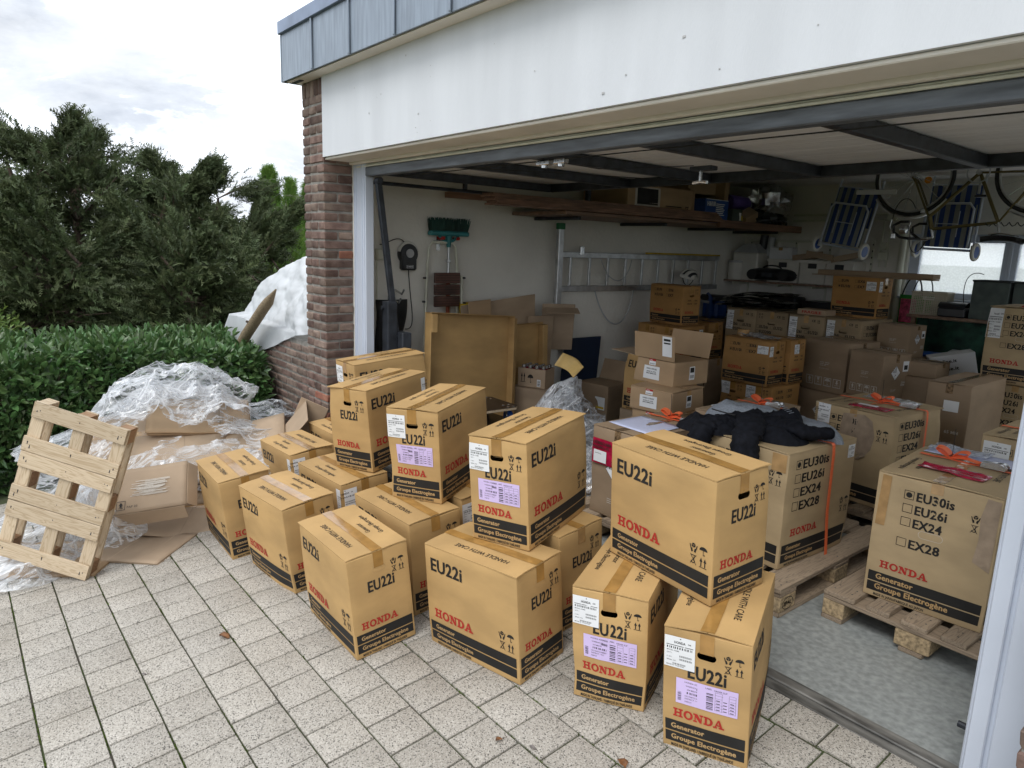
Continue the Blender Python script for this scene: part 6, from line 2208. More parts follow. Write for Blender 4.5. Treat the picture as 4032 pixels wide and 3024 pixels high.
def bin_(x, y, w, label, seed):
    r = thing('storage_bin', label, 'storage bin', sh @ T(x, y, 0), 'cream storage bins on the back shelf')
    mb = MB()
    t, d, h = .006, .30, .265
    mb.bbox((0, 0, 0), (w, t, h), .003).bbox((0, d - t, 0), (w, d, h), .003).bbox((0, t, 0), (t, d - t, h), .003).bbox((w - t, t, 0), (w, d - t, h), .003).bbox((t, t, 0), (w - t, d - t, t), .002)
    part('walls', mb, M_WPL, r)
    part('rim', MB().bbox((-.012, -.012, h - .03), (w + .012, -.0005, h + .004), .004), M_WPL, r)
    part('grip', MB().bbox((w / 2 - .05, -.014, h - .09), (w / 2 + .05, -.0005, h - .035), .004), M_BLKPL, r)
bin_(-4.66, 7.78 - .08, .385, 'cream storage bin behind the radio', 1)
bin_(-4.255, 7.70, .30, 'cream storage bin in the middle of the back shelf, under loose cardboard', 2)
bin_(-3.945, 7.70, .30, 'cream storage bin at the right end of the back shelf', 3)
plain_box(-4.76, 7.86, 1.6, -4.46, 7.98, 1.79, 'white and yellow box on top behind the radio bin', M_PAPER, 210)
solo('yellow_box', MB().bbox((0, 0, 0), (.17, .09, .12), .003), M_YELLOW, 'yellow box right behind the roof-shaped container', 'box', T(-4.70, 7.88, 1.655))
for i, (x, y, z, rz, ry, t) in enumerate(((-4.18, 7.78, 1.665, 10, -9, 'brown cardboard piece sloping over the middle bin'), (-4.0, 7.74, 1.675, -6, 8, 'brown cardboard piece bridging the middle and right bins'), (-3.75, 7.80, 1.67, 20, -14, 'cardboard piece poking up from the right bin'))):
    solo('cardboard_piece', MB().bbox((-.17, -.10, 0), (.17, .10, .005), .001).bbox((-.17, -.105, .0), (.17, -.10, .06), .001), M_KGREY, t, 'cardboard', T(x, y, z) @ RZ(rz) @ RY(ry), 'loose cardboard on the bins')
solo('lower_shelf_clutter', MB().bbox((.1, .05, -.39), (.5, .3, -.2), .02).bbox((.6, .05, -.39), (.95, .3, -.15), .02).bbox((1.05, .02, -.39), (1.5, .3, -.18), .01), M_BLKPL, 'dark tool cases in the shade under the back shelf', 'tool case', T(-5.19, 7.6, 1.372))
# dark folded sheet, tape roll, flat red box, blue vacuum
fs = MB()
for i in range(6):
    s_ = random.Random(i)
    fs.grid(lambda u, v, i=i: (-.36 + .72 * u + .02 * i, -.22 + .44 * v + .01 * math.sin(5 * u + i), .012 + .028 * i * (1 - .7 * abs(u - .35)) + .03 * float(fbm(u * 5 + i * 3, v * 4, i, 3)) + (.10 * max(0, u - .4) if i > 3 else 0)), 22, 12)
solo('folded_sheet', fs, M_BLKFOIL, 'dark plastic sheet folded in a heap on the leftmost dull carton', 'plastic sheet', T(-4.36, 7.0, 1.113) @ RZ(15), None, True, 40)
tr = thing('tape_roll', 'roll of clear tape standing on film on the amber carton', 'tape roll', T(-3.68, 5.78, .956))
part('roll', MB().lathe([(.038, 0), (.055, 0), (.055, .05), (.038, .05)], 26), M_TAPECLR, tr, True)
part('core', MB().lathe([(.036, .001), (.0375, .001), (.0375, .049), (.036, .049)], 26), M_KGREY, tr, True)
sheet('plastic_film', ((-3.62, 5.60, .957), (-3.28, 5.58, .957), (-3.28, 5.78, .957), (-3.62, 5.80, .957)), 'crumpled film lying before the tape roll on the amber carton', 'plastic film', M_FILM2, wave=.06, n=18)
fb = thing('flat_box', 'flat carton with red lettering on the third dull carton', 'cardboard box', T(-3.56, 6.86, 1.1145))
part('body', MB().bbox((-.15, -.10, 0), (.15, .10, .055), .003), M_KGREY, fb)
mb = MB()
Print(.3, .05).text('FRAGILE', .05, .015, .025, M_RED, fit=.2).put(mb, lambda u, v, q: (-.15 + u, -.1005 - q, v), SLOT)
part('print', mb, INKS, fb)
vc = thing('vacuum_cleaner', 'blue and black tool bag behind the topmost left amber carton', 'vacuum cleaner', T(-5.04, 7.25, .93) @ RZ(-15))
part('body', MB().grid(lambda u, v: (-.13 + .26 * u, -.11 + .04 * math.cos(PI * u), .30 * v * (1 - .2 * (2 * u - 1) ** 2)), 8, 8).bbox((-.13, -.09, 0), (.13, .1, .20), .03), M_BLUE, vc)
part('lid', MB().bbox((-.15, -.12, .201), (.12, .11, .27), .02), M_BLKPL, vc)
part('latch', MB().bbox((-.10, -.135, .17), (.06, -.12, .20), .004), M_GREYPL, vc)
plain_box(-5.18, 7.10, 0, -4.88, 7.42, .925, 'plain carton under the blue tool bag', M_KEF, 215)

# right-hand shelf under the window
rs = thing('window_shelf', 'dark wooden shelf under the frosted window', 'shelf', T(-3.0, 7.6, 1.155))
part('shelf_board', MB().bbox((0, 0, -.03), (2.4, .33, 0), .003), M_SHELFWOOD, rs)
part('support', MB().bbox((.04, .02, -1.155), (.08, .06, -.031), .003), M_SHELFWOOD, rs)
part('support', MB().bbox((2.2, .02, -1.155), (2.24, .06, -.031), .003), M_SHELFWOOD, rs)
cl = MB()
cl.grid(lambda u, v: (-2.90 + 2.2 * u, 7.63 + .03 * math.sin(26 * u + 2 * v), 1.12 - 1.08 * v), 60, 6)
solo('green_curtain', solidify(cl.mesh('green_curtain', M_GREENCLOTH, True, 80), .003), None, 'dark green cloth hanging under the window shelf', 'curtain')
bk = thing('basket', 'cream woven plastic basket with cut-out handle under the window', 'basket', T(-2.98, 7.63, 1.157) @ RZ(4))
def lattice(root, p, ux, w, h, name='woven_side', hole=True):
    mb = MB()
    M = axes(p, ux, Vector((0, 0, 1)).cross(Vector(ux)), (0, 0, 1))
    n, k = int(w / .016), int(h / .016)
    for i in range(n + 1):
        mb.box((w * i / n - .0035, 0, 0), (w * i / n + .0035, .003, h), M=M)
    for j in range(k + 1):
        mb.box((0, .0032, h * j / k - .0035), (w, .006, h * j / k + .0035), M=M)
    mb.bbox((-.008, -.006, h), (w + .008, .01, h + .018), .003, M=M)
    o = part(name, mb, M_BASKET, root)
    o['kind'] = 'stuff'
lattice(bk, (0, 0, 0), (1, 0, 0), .31, .21)
lattice(bk, (.31, 0, 0), (0, 1, 0), .22, .21)
lattice(bk, (0, .22, 0), (1, 0, 0), .31, .21)
lattice(bk, (0, 0, 0), (0, 1, 0), .22, .21)
part('base', MB().bbox((0, 0, 0), (.31, .22, .006), .002), M_BASKET, bk)
part('grip', MB().tube([(.11, -.008, .155), (.20, -.008, .155), (.205, -.008, .175), (.10, -.008, .175)], .006, 6, closed=True), M_WPL, bk)
dk = thing('label_printer', 'small black machine with curved lid right of the cream basket', 'printer', T(-2.60, 7.68, 1.157))
part('body', MB().bbox((-.12, -.09, 0), (.12, .10, .09), .012), M_BLKPL, dk)
part('lid', MB().grid(lambda u, v: (-.12 + .24 * u, -.09 + .19 * v, .0905 + .055 * math.sin(PI * min(1, v * 1.1)) ** .6), 4, 14), M_BLKPL, dk, True)
part('cable', MB().tube(bez((.08, .0, .10), (.02, -.02, .40), (.10, .0, .46), (.20, .02, .42), 14), .004, 6), M_RUBBER, dk)
def fabric_bin(x, y, label):
    r = thing('fabric_bin', label, 'storage bag', T(x, y, 1.157), 'grey-green fabric bins')
    w, d, h = .30, .28, .36
    part('walls', MB().bbox((0, 0, 0), (w, .006, h), .003).bbox((0, d - .006, 0), (w, d, h), .003).bbox((0, .0065, 0), (.006, d - .0065, h), .002).bbox((w - .006, .0065, 0), (w, d - .0065, h), .002).bbox((.007, .007, .0), (w - .007, d - .007, .006), .002), M_GREYFAB, r)
    part('rim', MB().tube([(0, 0, h), (w, 0, h), (w, d, h), (0, d, h)], .010, 8, closed=True), mat('dark_rim', (.03, .035, .035), .8), r)
    part('inner_lining', MB().box((.007, d - .012, .02), (w - .007, d - .0075, h - .01)), M_PAPER, r)
fabric_bin(-2.46, 7.64, 'grey-green fabric bin under the window, left of two')
fabric_bin(-2.13, 7.66, 'grey-green fabric bin under the window, right of two')
rf = thing('red_folder', 'red cone-shaped folded card on the far right carton stack', 'folder', T(-1.62, 6.62, 1.357))
part('card', MB().add([(-.13, -.10, 0), (.17, -.10, 0), (.17, .12, 0), (-.13, .12, 0), (.06, -.02, .17), (.17, -.02, .19), (.17, .04, .19), (.06, .04, .17)], [(3, 2, 1, 0), (0, 1, 5, 4), (1, 2, 6, 5), (2, 3, 7, 6), (3, 0, 4, 7), (4, 5, 6, 7)]), mat('red_card', (.36, .02, .03), .5), rf)
mb = MB()
pp_ = Print(.2, .2)
pp_.text('SAFETY', 0, .07, .018, M_PAPER)
pp_.text('TO', 0, .04, .018, M_PAPER)
pp_.put(mb, lambda u, v, q: (.07 + u * .8, -.1005 + v * .42 - q - .012, v * 1.0), SLOT)
part('print', mb, INKS, rf)
gbg = thing('shopping_bag', 'green and pink shopping bag hanging beside the window', 'bag', T(-3.02, 7.78, 1.04))
part('bag', MB().grid(lambda u, v: (-.10 + .24 * u, -.09 - .02 * math.sin(PI * u), .30 * v), 8, 6).grid(lambda u, v: (.14 + .05 * v * .3, -.09 + .16 * u, .30 * v), 5, 6), M_GREENBAG, gbg, True)
part('picture', MB().grid(lambda u, v: (-.08 + .15 * u, -.101 - .018 * math.sin(PI * (u * .7 + .1)) - .004, .02 + .24 * v), 8, 6), M_PINK, gbg, True)
part('handles', MB().tube(bez((-.08, -.09, .30), (-.04, -.08, .55), (.08, -.06, .55), (.10, -.08, .30), 12), .008, 6).tube(bez((-.02, .0, .30), (.02, .0, .60), (.16, .03, .55), (.16, .03, .28), 12), .006, 6), M_BLKPL, gbg, True)
wb = thing('lettered_box', 'white box lettered with a web address, lying tilted before the green cloth', 'cardboard box', T(-2.47, 7.02, .62) @ RZ(28) @ RY(-14))
part('body', MB().bbox((0, 0, 0), (.36, .22, .20), .003), M_PAPER, wb)
mb = MB()
Print(.36, .2).text('online.it', .05, .13, .03, M_BLACK, fit=.16).text('eonline.it', .02, .06, .03, M_BLACK, fit=.2).put(mb, lambda u, v, q: (u, -.0008 - q, v), SLOT)
part('print', mb, INKS, wb)
plain_box(-2.55, 6.95, 0, -2.08, 7.35, .56, 'plain box supporting the white lettered box', M_KEF, 216)
bc = thing('blue_case', 'blue and grey case half hidden left of the white lettered box', 'case', T(-2.66, 7.38, .62) @ RZ(10))
part('body', MB().bbox((-.10, -.08, 0), (.16, .10, .20), .02), M_BLUE, bc)
part('side', MB().bbox((.165, -.08, 0), (.26, .10, .24), .01), M_GREYPL, bc)
plain_box(-2.95, 7.36, 0, -2.35, 7.56, .615, 'plain box under the blue case', M_KEF, 217)
lb = thing('long_carton', 'long flat brown carton lying across the topmost back amber carton', 'cardboard box', T(-3.68, 7.02, 1.520) @ RZ(-1))
part('body', MB().bbox((0, 0, 0), (1.10, .16, .045), .004), M_KEF, lb)
part('flap', MB().bbox((-.06, .0, -.012), (1.10, .15, -.002), .002), M_KEF, lb)

# beach chairs on the back wall, bicycle under the ceiling
def beach_chair(M, label):
    r = thing('beach_chair', label, 'folding chair', M, 'blue striped folding beach chairs on wheels')
    w, h = .46, .60
    part('back_canvas', MB().grid(lambda u, v: (-w / 2 + w * u, -.012 * math.sin(PI * u), .22 + .38 * v), 8, 4), M_STRIPE, r, True)
    part('seat_canvas', MB().grid(lambda u, v: (-w / 2 + w * u, -.06 - .012 * math.sin(PI * u), .02 + .40 * v), 8, 4), M_STRIPE, r, True)
    part('rear_frame', MB().tube([(-w / 2, .01, 0), (-w / 2, .01, .70)], .011, 8).tube([(w / 2, .01, 0), (w / 2, .01, .70)], .011, 8).tube([(-w / 2, .01, .60), (w / 2, .01, .60)], .012, 8).tube([(-w / 2, .01, 0), (w / 2, .01, 0)], .012, 8), M_WFRAME, r, True)
    part('front_frame', MB().tube([(-w / 2 + .02, -.075, .02), (-w / 2 + .02, -.075, .38), (-w / 2 + .06, -.075, .43), (w / 2 - .06, -.075, .43), (w / 2 - .02, -.075, .38), (w / 2 - .02, -.075, .02)], .011, 8)
         .tube([(-.10, -.09, .12), (-.10, -.09, .36)], .004, 6).tube([(.10, -.09, .12), (.10, -.09, .36)], .004, 6).tube([(-.10, -.09, .24), (.10, -.09, .24)], .004, 6), M_WFRAME, r, True)
    for sx in (-1, 1):
        wl = part('wheel', MB().torus((sx * (w / 2 + .04), -.03, -.01), .068, .018, 'X', 24, 8), M_WPL, r, True)
        d = MB().cyl((sx * (w / 2 + .028), -.03, -.01), (sx * (w / 2 + .052), -.03, -.01), .055, 20)
        part('hub_disc', d, M_BLUE, wl)
        part('wheel_bracket', MB().bbox((sx * (w / 2 + .012) - .012, -.05, -.03), (sx * (w / 2 + .012) + .012, .0, .05), .004), M_GREYPL, wl)
    return r
bch = beach_chair(T(-3.66, 7.42, 1.80) @ RZ(-6) @ RY(8) @ RX(-6), 'striped beach chair hanging crooked in the open, left of the bicycle')
dup(bch, T(-2.73, 7.62, 1.80) @ RZ(-4) @ RY(2), 'striped beach chair hanging behind the bicycle frame, before the window')
def bike():
    r = thing('bicycle', 'olive racing bicycle hung upside down from the ceiling before the window', 'bicycle', T(-2.82, 6.9, 2.42))
    # upside down: wheels up, saddle and bars down; front wheel at the left
    hubs = ((0, 0, 0), (.97, 0, .0))
    for i, h in enumerate(hubs):
        wl = part('wheel', MB().torus(h, .325, .016, 'Y', 48, 8), M_RUBBER, r, True)
        part('rim', MB().torus(h, .302, .010, 'Y', 48, 6), M_ALU, wl, True)
        sp_ = MB()
        for k in range(18):
            a = 2 * PI * k / 18
            sp_.cyl((h[0] + .02 * math.cos(a + 1), .02 * (-1) ** k, h[2] + .02 * math.sin(a + 1)), (h[0] + .30 * math.cos(a), 0, h[2] + .30 * math.sin(a)), .0022, 4)
        part('spokes', sp_, M_CHROME, wl)
        part('hub', MB().cyl((h[0], -.04, h[2]), (h[0], .04, h[2]), .018, 12), M_CHROME, wl, True)
        part('reflector', MB().lathe([(0, -.004), (.030, -.004), (.030, .004), (0, .004)], 14, M=axes((h[0] + .12, 0, h[2] - .03), (.55, 0, .83), (-.83, 0, .55), (0, -1, 0))), M_AMBER, wl)
        part('mudguard', MB().torus(h, .355, .014, 'Y', 26, 5, a0=-2.6 if i == 0 else -2.2, a1=-.6 if i == 0 else -.1), M_ALU, r, True)
    bb_, head0, head1, seat = (.49, 0, .0), (.175, 0, -.345), (.205, 0, -.455), (.70, 0, -.39)
    bb_ = (.52, 0, .01)
    seat = (.71, 0, -.40)
    fr = MB()
    fr.tube([bb_, head0], .015, 10).tube([bb_, seat], .014, 10).tube([head1, seat], .0135, 10).tube([head0, head1], .018, 10)
    for y in (-.03, .03):
        fr.tube([bb_, (.97, y, 0)], .009, 8).tube([seat, (.97, y, 0)], .008, 8)
    part('frame', fr, M_GOLDTUBE, r, True)
    fk = MB()
    for y in (-.035, .035):
        fk.tube([(0, y, 0), (.04, y, -.06), (.13, y, -.25), (.17, y * .6, -.34)], .010, 8)
    part('fork', fk, M_GOLDTUBE, r, True)
    part('stem', MB().cyl(head1, (.225, 0, -.53), .012, 10).cyl((.225, 0, -.53), (.12, 0, -.545), .013, 10), M_CHROME, r, True)
    hb = MB()
    for y in (-.20, .20):
        hb.tube([(.12, 0, -.545), (.115, y * .7, -.545), (.10, y, -.545), (.03, y, -.535), (-.03, y, -.49), (-.035, y, -.43), (.02, y, -.40), (.09, y, -.40)], .012, 8)
    part('handlebar', hb, M_RUBBER, r, True)
    part('brake_levers', MB().tube([(-.03, -.20, -.51), (-.07, -.20, -.44), (-.06, -.2, -.38)], .007, 6).tube([(-.03, .20, -.51), (-.07, .20, -.44), (-.06, .2, -.38)], .007, 6).bbox((-.05, -.215, -.55), (-.01, -.185, -.50), .006), M_CHROME, r, True)
    part('lamp', MB().lathe([(.0, 0), (.04, .01), (.045, .06), (.0, .07)], 14, M=axes((.02, -.03, -.46), (0, 0, 1), (0, 1, 0), (-1, 0, 0))), M_CHROME, r, True)
    part('seat_post', MB().cyl(seat, (.728, 0, -.49), .012, 8), M_CHROME, r, True)
    sd = MB()
    sd.grid(lambda u, v: (.60 + .30 * u, (.02 + .075 * u ** 1.6) * math.cos(PI * v) * (1 if u < .97 else .8), -.505 - .045 * math.sin(PI * v) ** .6 - .02 * (u - .4) ** 2 * 4), 14, 10)
    part('saddle', sd, M_BLKPL, r, True)
    part('saddle_rails', MB().tube([(.66, -.03, -.50), (.74, -.03, -.488), (.86, -.04, -.51)], .004, 6).tube([(.66, .03, -.50), (.74, .03, -.488), (.86, .04, -.51)], .004, 6), M_CHROME, r)
    part('crankset', MB().torus((.52, -.04, .01), .085, .006, 'Y', 28, 6).cyl((.52, -.05, .01), (.52, .05, .01), .018, 10).bbox((.515, -.06, .01), (.535, -.045, .18), .004).bbox((.505, .045, -.16), (.525, .06, .01), .004), M_ALU, r)
    part('pedal', MB().bbox((.48, .062, -.185), (.57, .14, -.165), .004), M_BLKPL, r)
    ch = MB()
    for i in range(40):
        t = i / 39
        ch.bbox((.52 + .45 * t - .005, -.044, .095 - .065 * t - .004), (.52 + .45 * t + .004, -.038, .095 - .065 * t + .004), .001)
    o = part('chain', ch, M_RUBBER, r)
    part('cables', MB().tube(bez((-.05, -.2, -.46), (-.12, -.1, -.2), (-.02, 0, -.1), (.05, .0, -.28), 14), .004, 6).tube(bez((-.05, .2, -.44), (-.02, .1, -.70), (.12, 0, -.75), (.19, .0, -.5), 14), .004, 6), M_RUBBER, r)
    part('cable_lock', MB().tube([(.60 + .012 * i, .016 * math.cos(i * 1.3), -.415 + .016 * math.sin(i * 1.3)) for i in range(26)], .004, 6), M_RUBBER, r)
    part('caliper', MB().bbox((.10, -.03, -.32), (.15, .03, -.28), .006).tube([(.10, -.03, -.30), (.06, -.03, -.27)], .006, 6), M_CHROME, r)
    part('ceiling_hook', MB().tube([(0, 0, .27), (0, 0, .34)], .006, 6).tube([(.97, 0, .27), (.97, 0, .34)], .006, 6), M_STEELDK, r)
bike()
solo('ceiling_bar', MB().bbox((-.30, -.02, -.02), (.02, .02, .02), .003), M_GREYPL, 'pale bar end beside the hanging front wheel', 'bar', T(-2.85, 6.6, 2.27) @ RZ(20))

# ------------------------------------------------------------------ middle of the garage: loose cardboard, dollies, film
tray = thing('cardboard_tray', 'large golden carton lid standing on edge behind the upper cartons', 'cardboard', T(-4.62, 3.34, .03) @ RX(-4) @ RY(-5))
part('panel', MB().bbox((-.006, -.46, 0), (0, .46, 1.10), .002), M_K22, tray)
part('rim', MB().bbox((.0005, .385, 0), (.080, .391, 1.09), .002).bbox((.0005, .391, .0), (.03, .46, 1.08), .003), M_K22, tray)
part('rim', MB().bbox((.0005, -.46, .01), (.085, -.454, 1.09), .002).bbox((.0005, -.454, .94), (.09, -.40, 1.085), .004), M_K22, tray)
part('rim', MB().bbox((.0005, -.453, 1.093), (.085, .384, 1.099), .002), M_K22, tray)
part('crease', MB().bbox((.0004, -.45, .27), (.002, .38, .276), .0008, M=RX(4)), M_K22, tray)
t2_ = thing('cardboard_tray', 'smaller golden carton lid behind the bottle box, right of the large lid', 'cardboard', T(-4.88, 4.16, .10) @ RX(2))
part('panel', MB().bbox((-.006, -.30, 0), (0, .22, .90), .002), M_K22, t2_)
part('rim', MB().bbox((.0005, .16, 0), (.07, .22, .88), .004), M_K22, t2_)
part('rim', MB().bbox((.0005, -.29, .894), (.07, .155, .90), .002), M_K22, t2_)
def card(name, y0, y1, z0, z1, x, tilt, label, mt=M_KGREY, rx=0):
    return solo(name, MB().bbox((-.004, y0, z0), (.004, y1, z1), .002), mt, label, 'cardboard', T(x, 0, 0) @ RY(tilt) @ RX(rx), 'flattened cardboard along the ladder wall')
solo('cardboard_sheet', MB().bbox((-.004, -.42, -.55), (.004, .42, .36), .002), M_KGREY, 'grey-brown cardboard sheet leaning on the wall above the large lid', 'cardboard', T(-4.96, 3.90, .86) @ RX(6) @ RY(4), 'flattened cardboard along the ladder wall')
solo('cardboard_sheet', MB().bbox((-.004, -.17, -.60), (.004, .15, .30), .002).bbox((.0045, -.165, .10), (.008, -.08, .14), .001, 1), [M_KGREY, M_BLKPL], 'pale cardboard panel right of the large lid, level with the smaller lid', 'cardboard', T(-4.93, 4.36, .76) @ RY(3), 'flattened cardboard along the ladder wall')
solo('cardboard_sheet', MB().bbox((-.004, -.12, -.15), (.004, .12, .22), .002), M_KOIL, 'small cardboard flap left of the leaning grey-brown sheet', 'cardboard', T(-4.88, 3.62, 1.0) @ RX(4), 'flattened cardboard along the ladder wall')
solo('cardboard_sheet', MB().bbox((-.20, -.004, 0), (.12, .004, .45), .002).bbox((-.2, -.12, .44), (.12, .0, .446), .001, M=RX(12)), M_KGREY, 'bent cardboard flap sticking out above the bottle box', 'cardboard', T(-4.93, 4.62, .72) @ RZ(60) @ RX(8), 'flattened cardboard along the ladder wall')
solo('yellow_bucket', MB().lathe([(.10, 0), (.13, .22), (.125, .22), (.098, .01)], 18), M_YELLOW, 'yellow bucket edge showing left of the leaning cardboard', 'bucket', T(-5.05, 3.66, .96), None, True)
bo = thing('bottle_box', 'open tan box full of red and silver bottles on a taped carton', 'cardboard box', pose('LS', (-4.447, 4.013), 202.7, (.267, .19, .17), .475))
L, W, H = .267, .19, .165
mb = MB()
mb.bbox((-L / 2, -W / 2, 0), (L / 2, -W / 2 + .004, H), .001).bbox((-L / 2, W / 2 - .004, 0), (L / 2, W / 2, H), .001).bbox((-L / 2, -W / 2 + .0045, 0), (-L / 2 + .004, W / 2 - .0045, H), .001).bbox((L / 2 - .004, -W / 2 + .0045, 0), (L / 2, W / 2 - .0045, H), .001).bbox((-L / 2 + .005, -W / 2 + .005, 0), (L / 2 - .005, W / 2 - .005, .006), .001)
part('body', mb, M_KGREY, bo)
p = Print(L, H)
p.marks('arrows', .025, .04, .055, .085, M_BLACK).marks('umbrella', .095, .035, .06, .085, M_BLACK).rect(.19, .012, .225, .075, M_PAPER)
p.bars(.195, .018, .025, .05, M_BLACK, 9, 4, False)
p.items[-1] = (p.items[-1][0], M_BLACK, .08)
mb = MB()
p.put(mb, lambda u, v, q: (L / 2 - u, W / 2 + q, v), SLOT)
part('print', mb, INKS, bo)
proto = None
for i in range(4):
    for j in range(3):
        M = bo.matrix_basis @ T(-L / 2 + .036 + i * .064, -W / 2 + .036 + j * .058, .012)
        lab = 'small red bottle with silver cap packed in the open bottle box'
        if proto is None:
            proto = thing('bottle', lab, 'bottle', M, 'bottles in the open box')
            part('bottle_body', MB().lathe([(.024, 0), (.026, .01), (.026, .125), (.018, .145), (.014, .15)], 12), mat('bottle_red', (.30, .010, .018), .3), proto, True)
            part('cap', MB().lathe([(.017, .151), (.019, .153), (.019, .178), (.016, .181)], 12), M_CHROME, proto, True)
            part('band', MB().lathe([(.0265, .05), (.0265, .10)], 12), M_BLUE, proto, True)
        else:
            dup(proto, M, lab)
in_box('plain', 'LS', (-4.405, 3.99), 0, 200, (.34, .30, .47), 'taped brown carton under the open bottle box', None, seed=221, marks=False, tape=M_TAPEEF)
b2 = thing('open_carton', 'open brown carton with one flap up, right of the crumpled film', 'cardboard box', pose('LS', (-4.38, 4.75), 184, (.38, .32, .44), 0))
S_ = Shape(.38, .32, .44, 5)
part('body', carton_body(S_), M_KEF, b2, True, ang=60)
flap_panel(b2, (-.19, -.16, .434), (.19, -.16, .434), .20, (0, -.35, 1), M_KEF)
part('label', MB().bbox((-.16, .1635, .20), (-.04, .1645, .32), .0004).bbox((-.15, .1647, .21), (-.05, .1652, .23), .0002, 1), [M_PAPER, M_YELLOW], b2)
crumple('black_bag', (-3.98, 4.95, .30), .16, .16, .34, M_RUBBER, 'black bag standing between the open brown carton and the golden strip carton', 'bag', 3.1, .3)
def dolly(z, rot, dx, label):
    r = thing('furniture_dolly', label, 'dolly', T(-4.20 + dx, 3.14, z) @ RZ(rot), 'stacked furniture dollies')
    w, d, c = .22, .21, .05
    poly = [(-w + c, -d), (w - c, -d), (w, -d + c), (w, d - c), (w - c, d), (-w + c, d), (-w, d - c), (-w, -d + c)]
    part('board', MB().prism(poly, .102, .122), mat('phenolic_board', (.020, .014, .013), .35, var=.2), r)
    ed = MB()
    for i in range(8):
        a, b = poly[i], poly[(i + 1) % 8]
        M, L_ = along((a[0], a[1], .112), (b[0], b[1], .112))
        ed.box((0, -.0012, -.0085), (L_, -.0002, .0085), 0, M)
    part('plywood_edge', ed, M_PINE, r)
    bo_ = MB()
    for sx in (-1, 1):
        for sy in (-1, 1):
            for a, b in ((-.03, -.025), (.03, -.025), (-.03, .025), (.03, .025)):
                bo_.lathe([(.0, .1222), (.012, .1222), (.012, .124), (.0, .1245)], 10, M=T(sx * .15 + a, sy * .14 + b, 0))
    part('bolt_heads', bo_, M_CHROME, r)
    for sx in (-1, 1):
        for sy in (-1, 1):
            cs = part('castor', MB().cyl((sx * .15, sy * .14 - .014, .045), (sx * .15, sy * .14 + .014, .045), .045, 18), M_BLUE, r, True)
            part('fork', MB().bbox((sx * .15 - .035, sy * .14 - .03, .094), (sx * .15 + .035, sy * .14 + .03, .1015), .002).bbox((sx * .15 - .014, sy * .14 - .021, .04), (sx * .15 + .014, sy * .14 - .017, .0935), .001).bbox((sx * .15 - .014, sy * .14 + .017, .04), (sx * .15 + .014, sy * .14 + .021, .0935), .001)
                 .cyl((sx * .15, sy * .14 - .024, .045), (sx * .15, sy * .14 + .024, .045), .012, 10), M_CHROME, cs)
dolly(.0, 4, 0, 'black furniture dolly at the bottom of the stack of dollies')
dolly(.125, -3, .01, 'black furniture dolly second from the bottom of its stack')
dolly(.250, 5, .0, 'black furniture dolly third from the bottom of its stack')
dolly(.375, -2, .015, 'topmost black furniture dolly with round bolt heads and blue castors')
# crumpled grey film heaped in the garage, yellow envelope on top
def film_heap(name, cx, cy, z0, rx, ry, h, mt, label, sd, peak=None, n=64, spread=.16):
    mb = MB()
    def f(u, v):
        a, t = 2 * PI * u, v
        rr = t * (1 + spread * 2 * float(fbm(math.cos(a) * 1.7 + sd, math.sin(a) * 1.7 + sd, 1.0, 3) - .5))
        x, y = rx * rr * math.cos(a), ry * rr * math.sin(a)
        z = h * max(0, 1 - t ** 2.6) ** .8
        if peak:
            z += peak[3] * math.exp(-((x - peak[0]) ** 2 + (y - peak[1]) ** 2) / peak[2] ** 2)
        cr = float(ridged(x * 3.6 + sd, y * 3.6 + sd, sd, 3) - .5)
        cz = float(ridged(x * 9 + sd, y * 7, 3 + sd, 2) - .5) * .5
        k = min(1, (1 - t) * 5 + .25)
        return (x + .10 * cr * k, y + .06 * cr * k, max(.004, z + (.34 * cr + .05 * cz) * k * (h + .1)))
    mb.grid(f, n * 2, n)
    me = mb.mesh(name, mt, True, 60)
    return solo(name, me, None, label, 'plastic film', T(cx, cy, z0))
film_heap('plastic_film', -3.52, 3.42, .0, .72, .55, .46, M_FILM2, 'tall heap of crumpled clear film in the middle of the garage', 2.7, (-.10, .02, .20, .30))
film_heap('plastic_film', -3.50, 3.40, .0, .46, .40, .44, M_FILM2, 'inner layer of the crumpled film heap in the garage', 6.1, (-.08, .0, .18, .24), n=40)
film_heap('plastic_film', -3.20, 3.85, .0, .34, .50, .40, M_FILM2, 'lower lobe of crumpled film beside the oil cartons', 8.8, n=40)
en = MB()
en.grid(lambda u, v: (-.10 + .20 * u, .04 * math.sin(4 * u) + .04 * v * u, -.055 + .11 * v + .02 * math.sin(4 * u)), 10, 8)
solo('envelope', solidify(en.mesh('envelope', mat('manila', (.50, .34, .12), .6), True, 80), .006), None, 'crumpled yellow padded envelope on top of the film heap', 'envelope', T(-3.53, 3.41, .875) @ RZ(25) @ RX(-30) @ RY(22))
solo('hazard_label', MB().bbox((-.05, -.001, -.05), (.05, .001, .05), .0005).bbox((-.03, -.0022, -.02), (-.02, -.0012, .03), .0003, 1).bbox((-.01, -.0022, -.02), (.0, -.0012, .03), .0003, 1).bbox((.012, -.0022, -.02), (.022, -.0012, .03), .0003, 1), [M_PAPER, M_BLACK], 'white diamond label with black stripes on the lower brown carton behind the jacket', 'label', T(-3.09, 6.186, .300) @ RZ(-7) @ RY(45) @ Matrix.Scale(.8, 4))
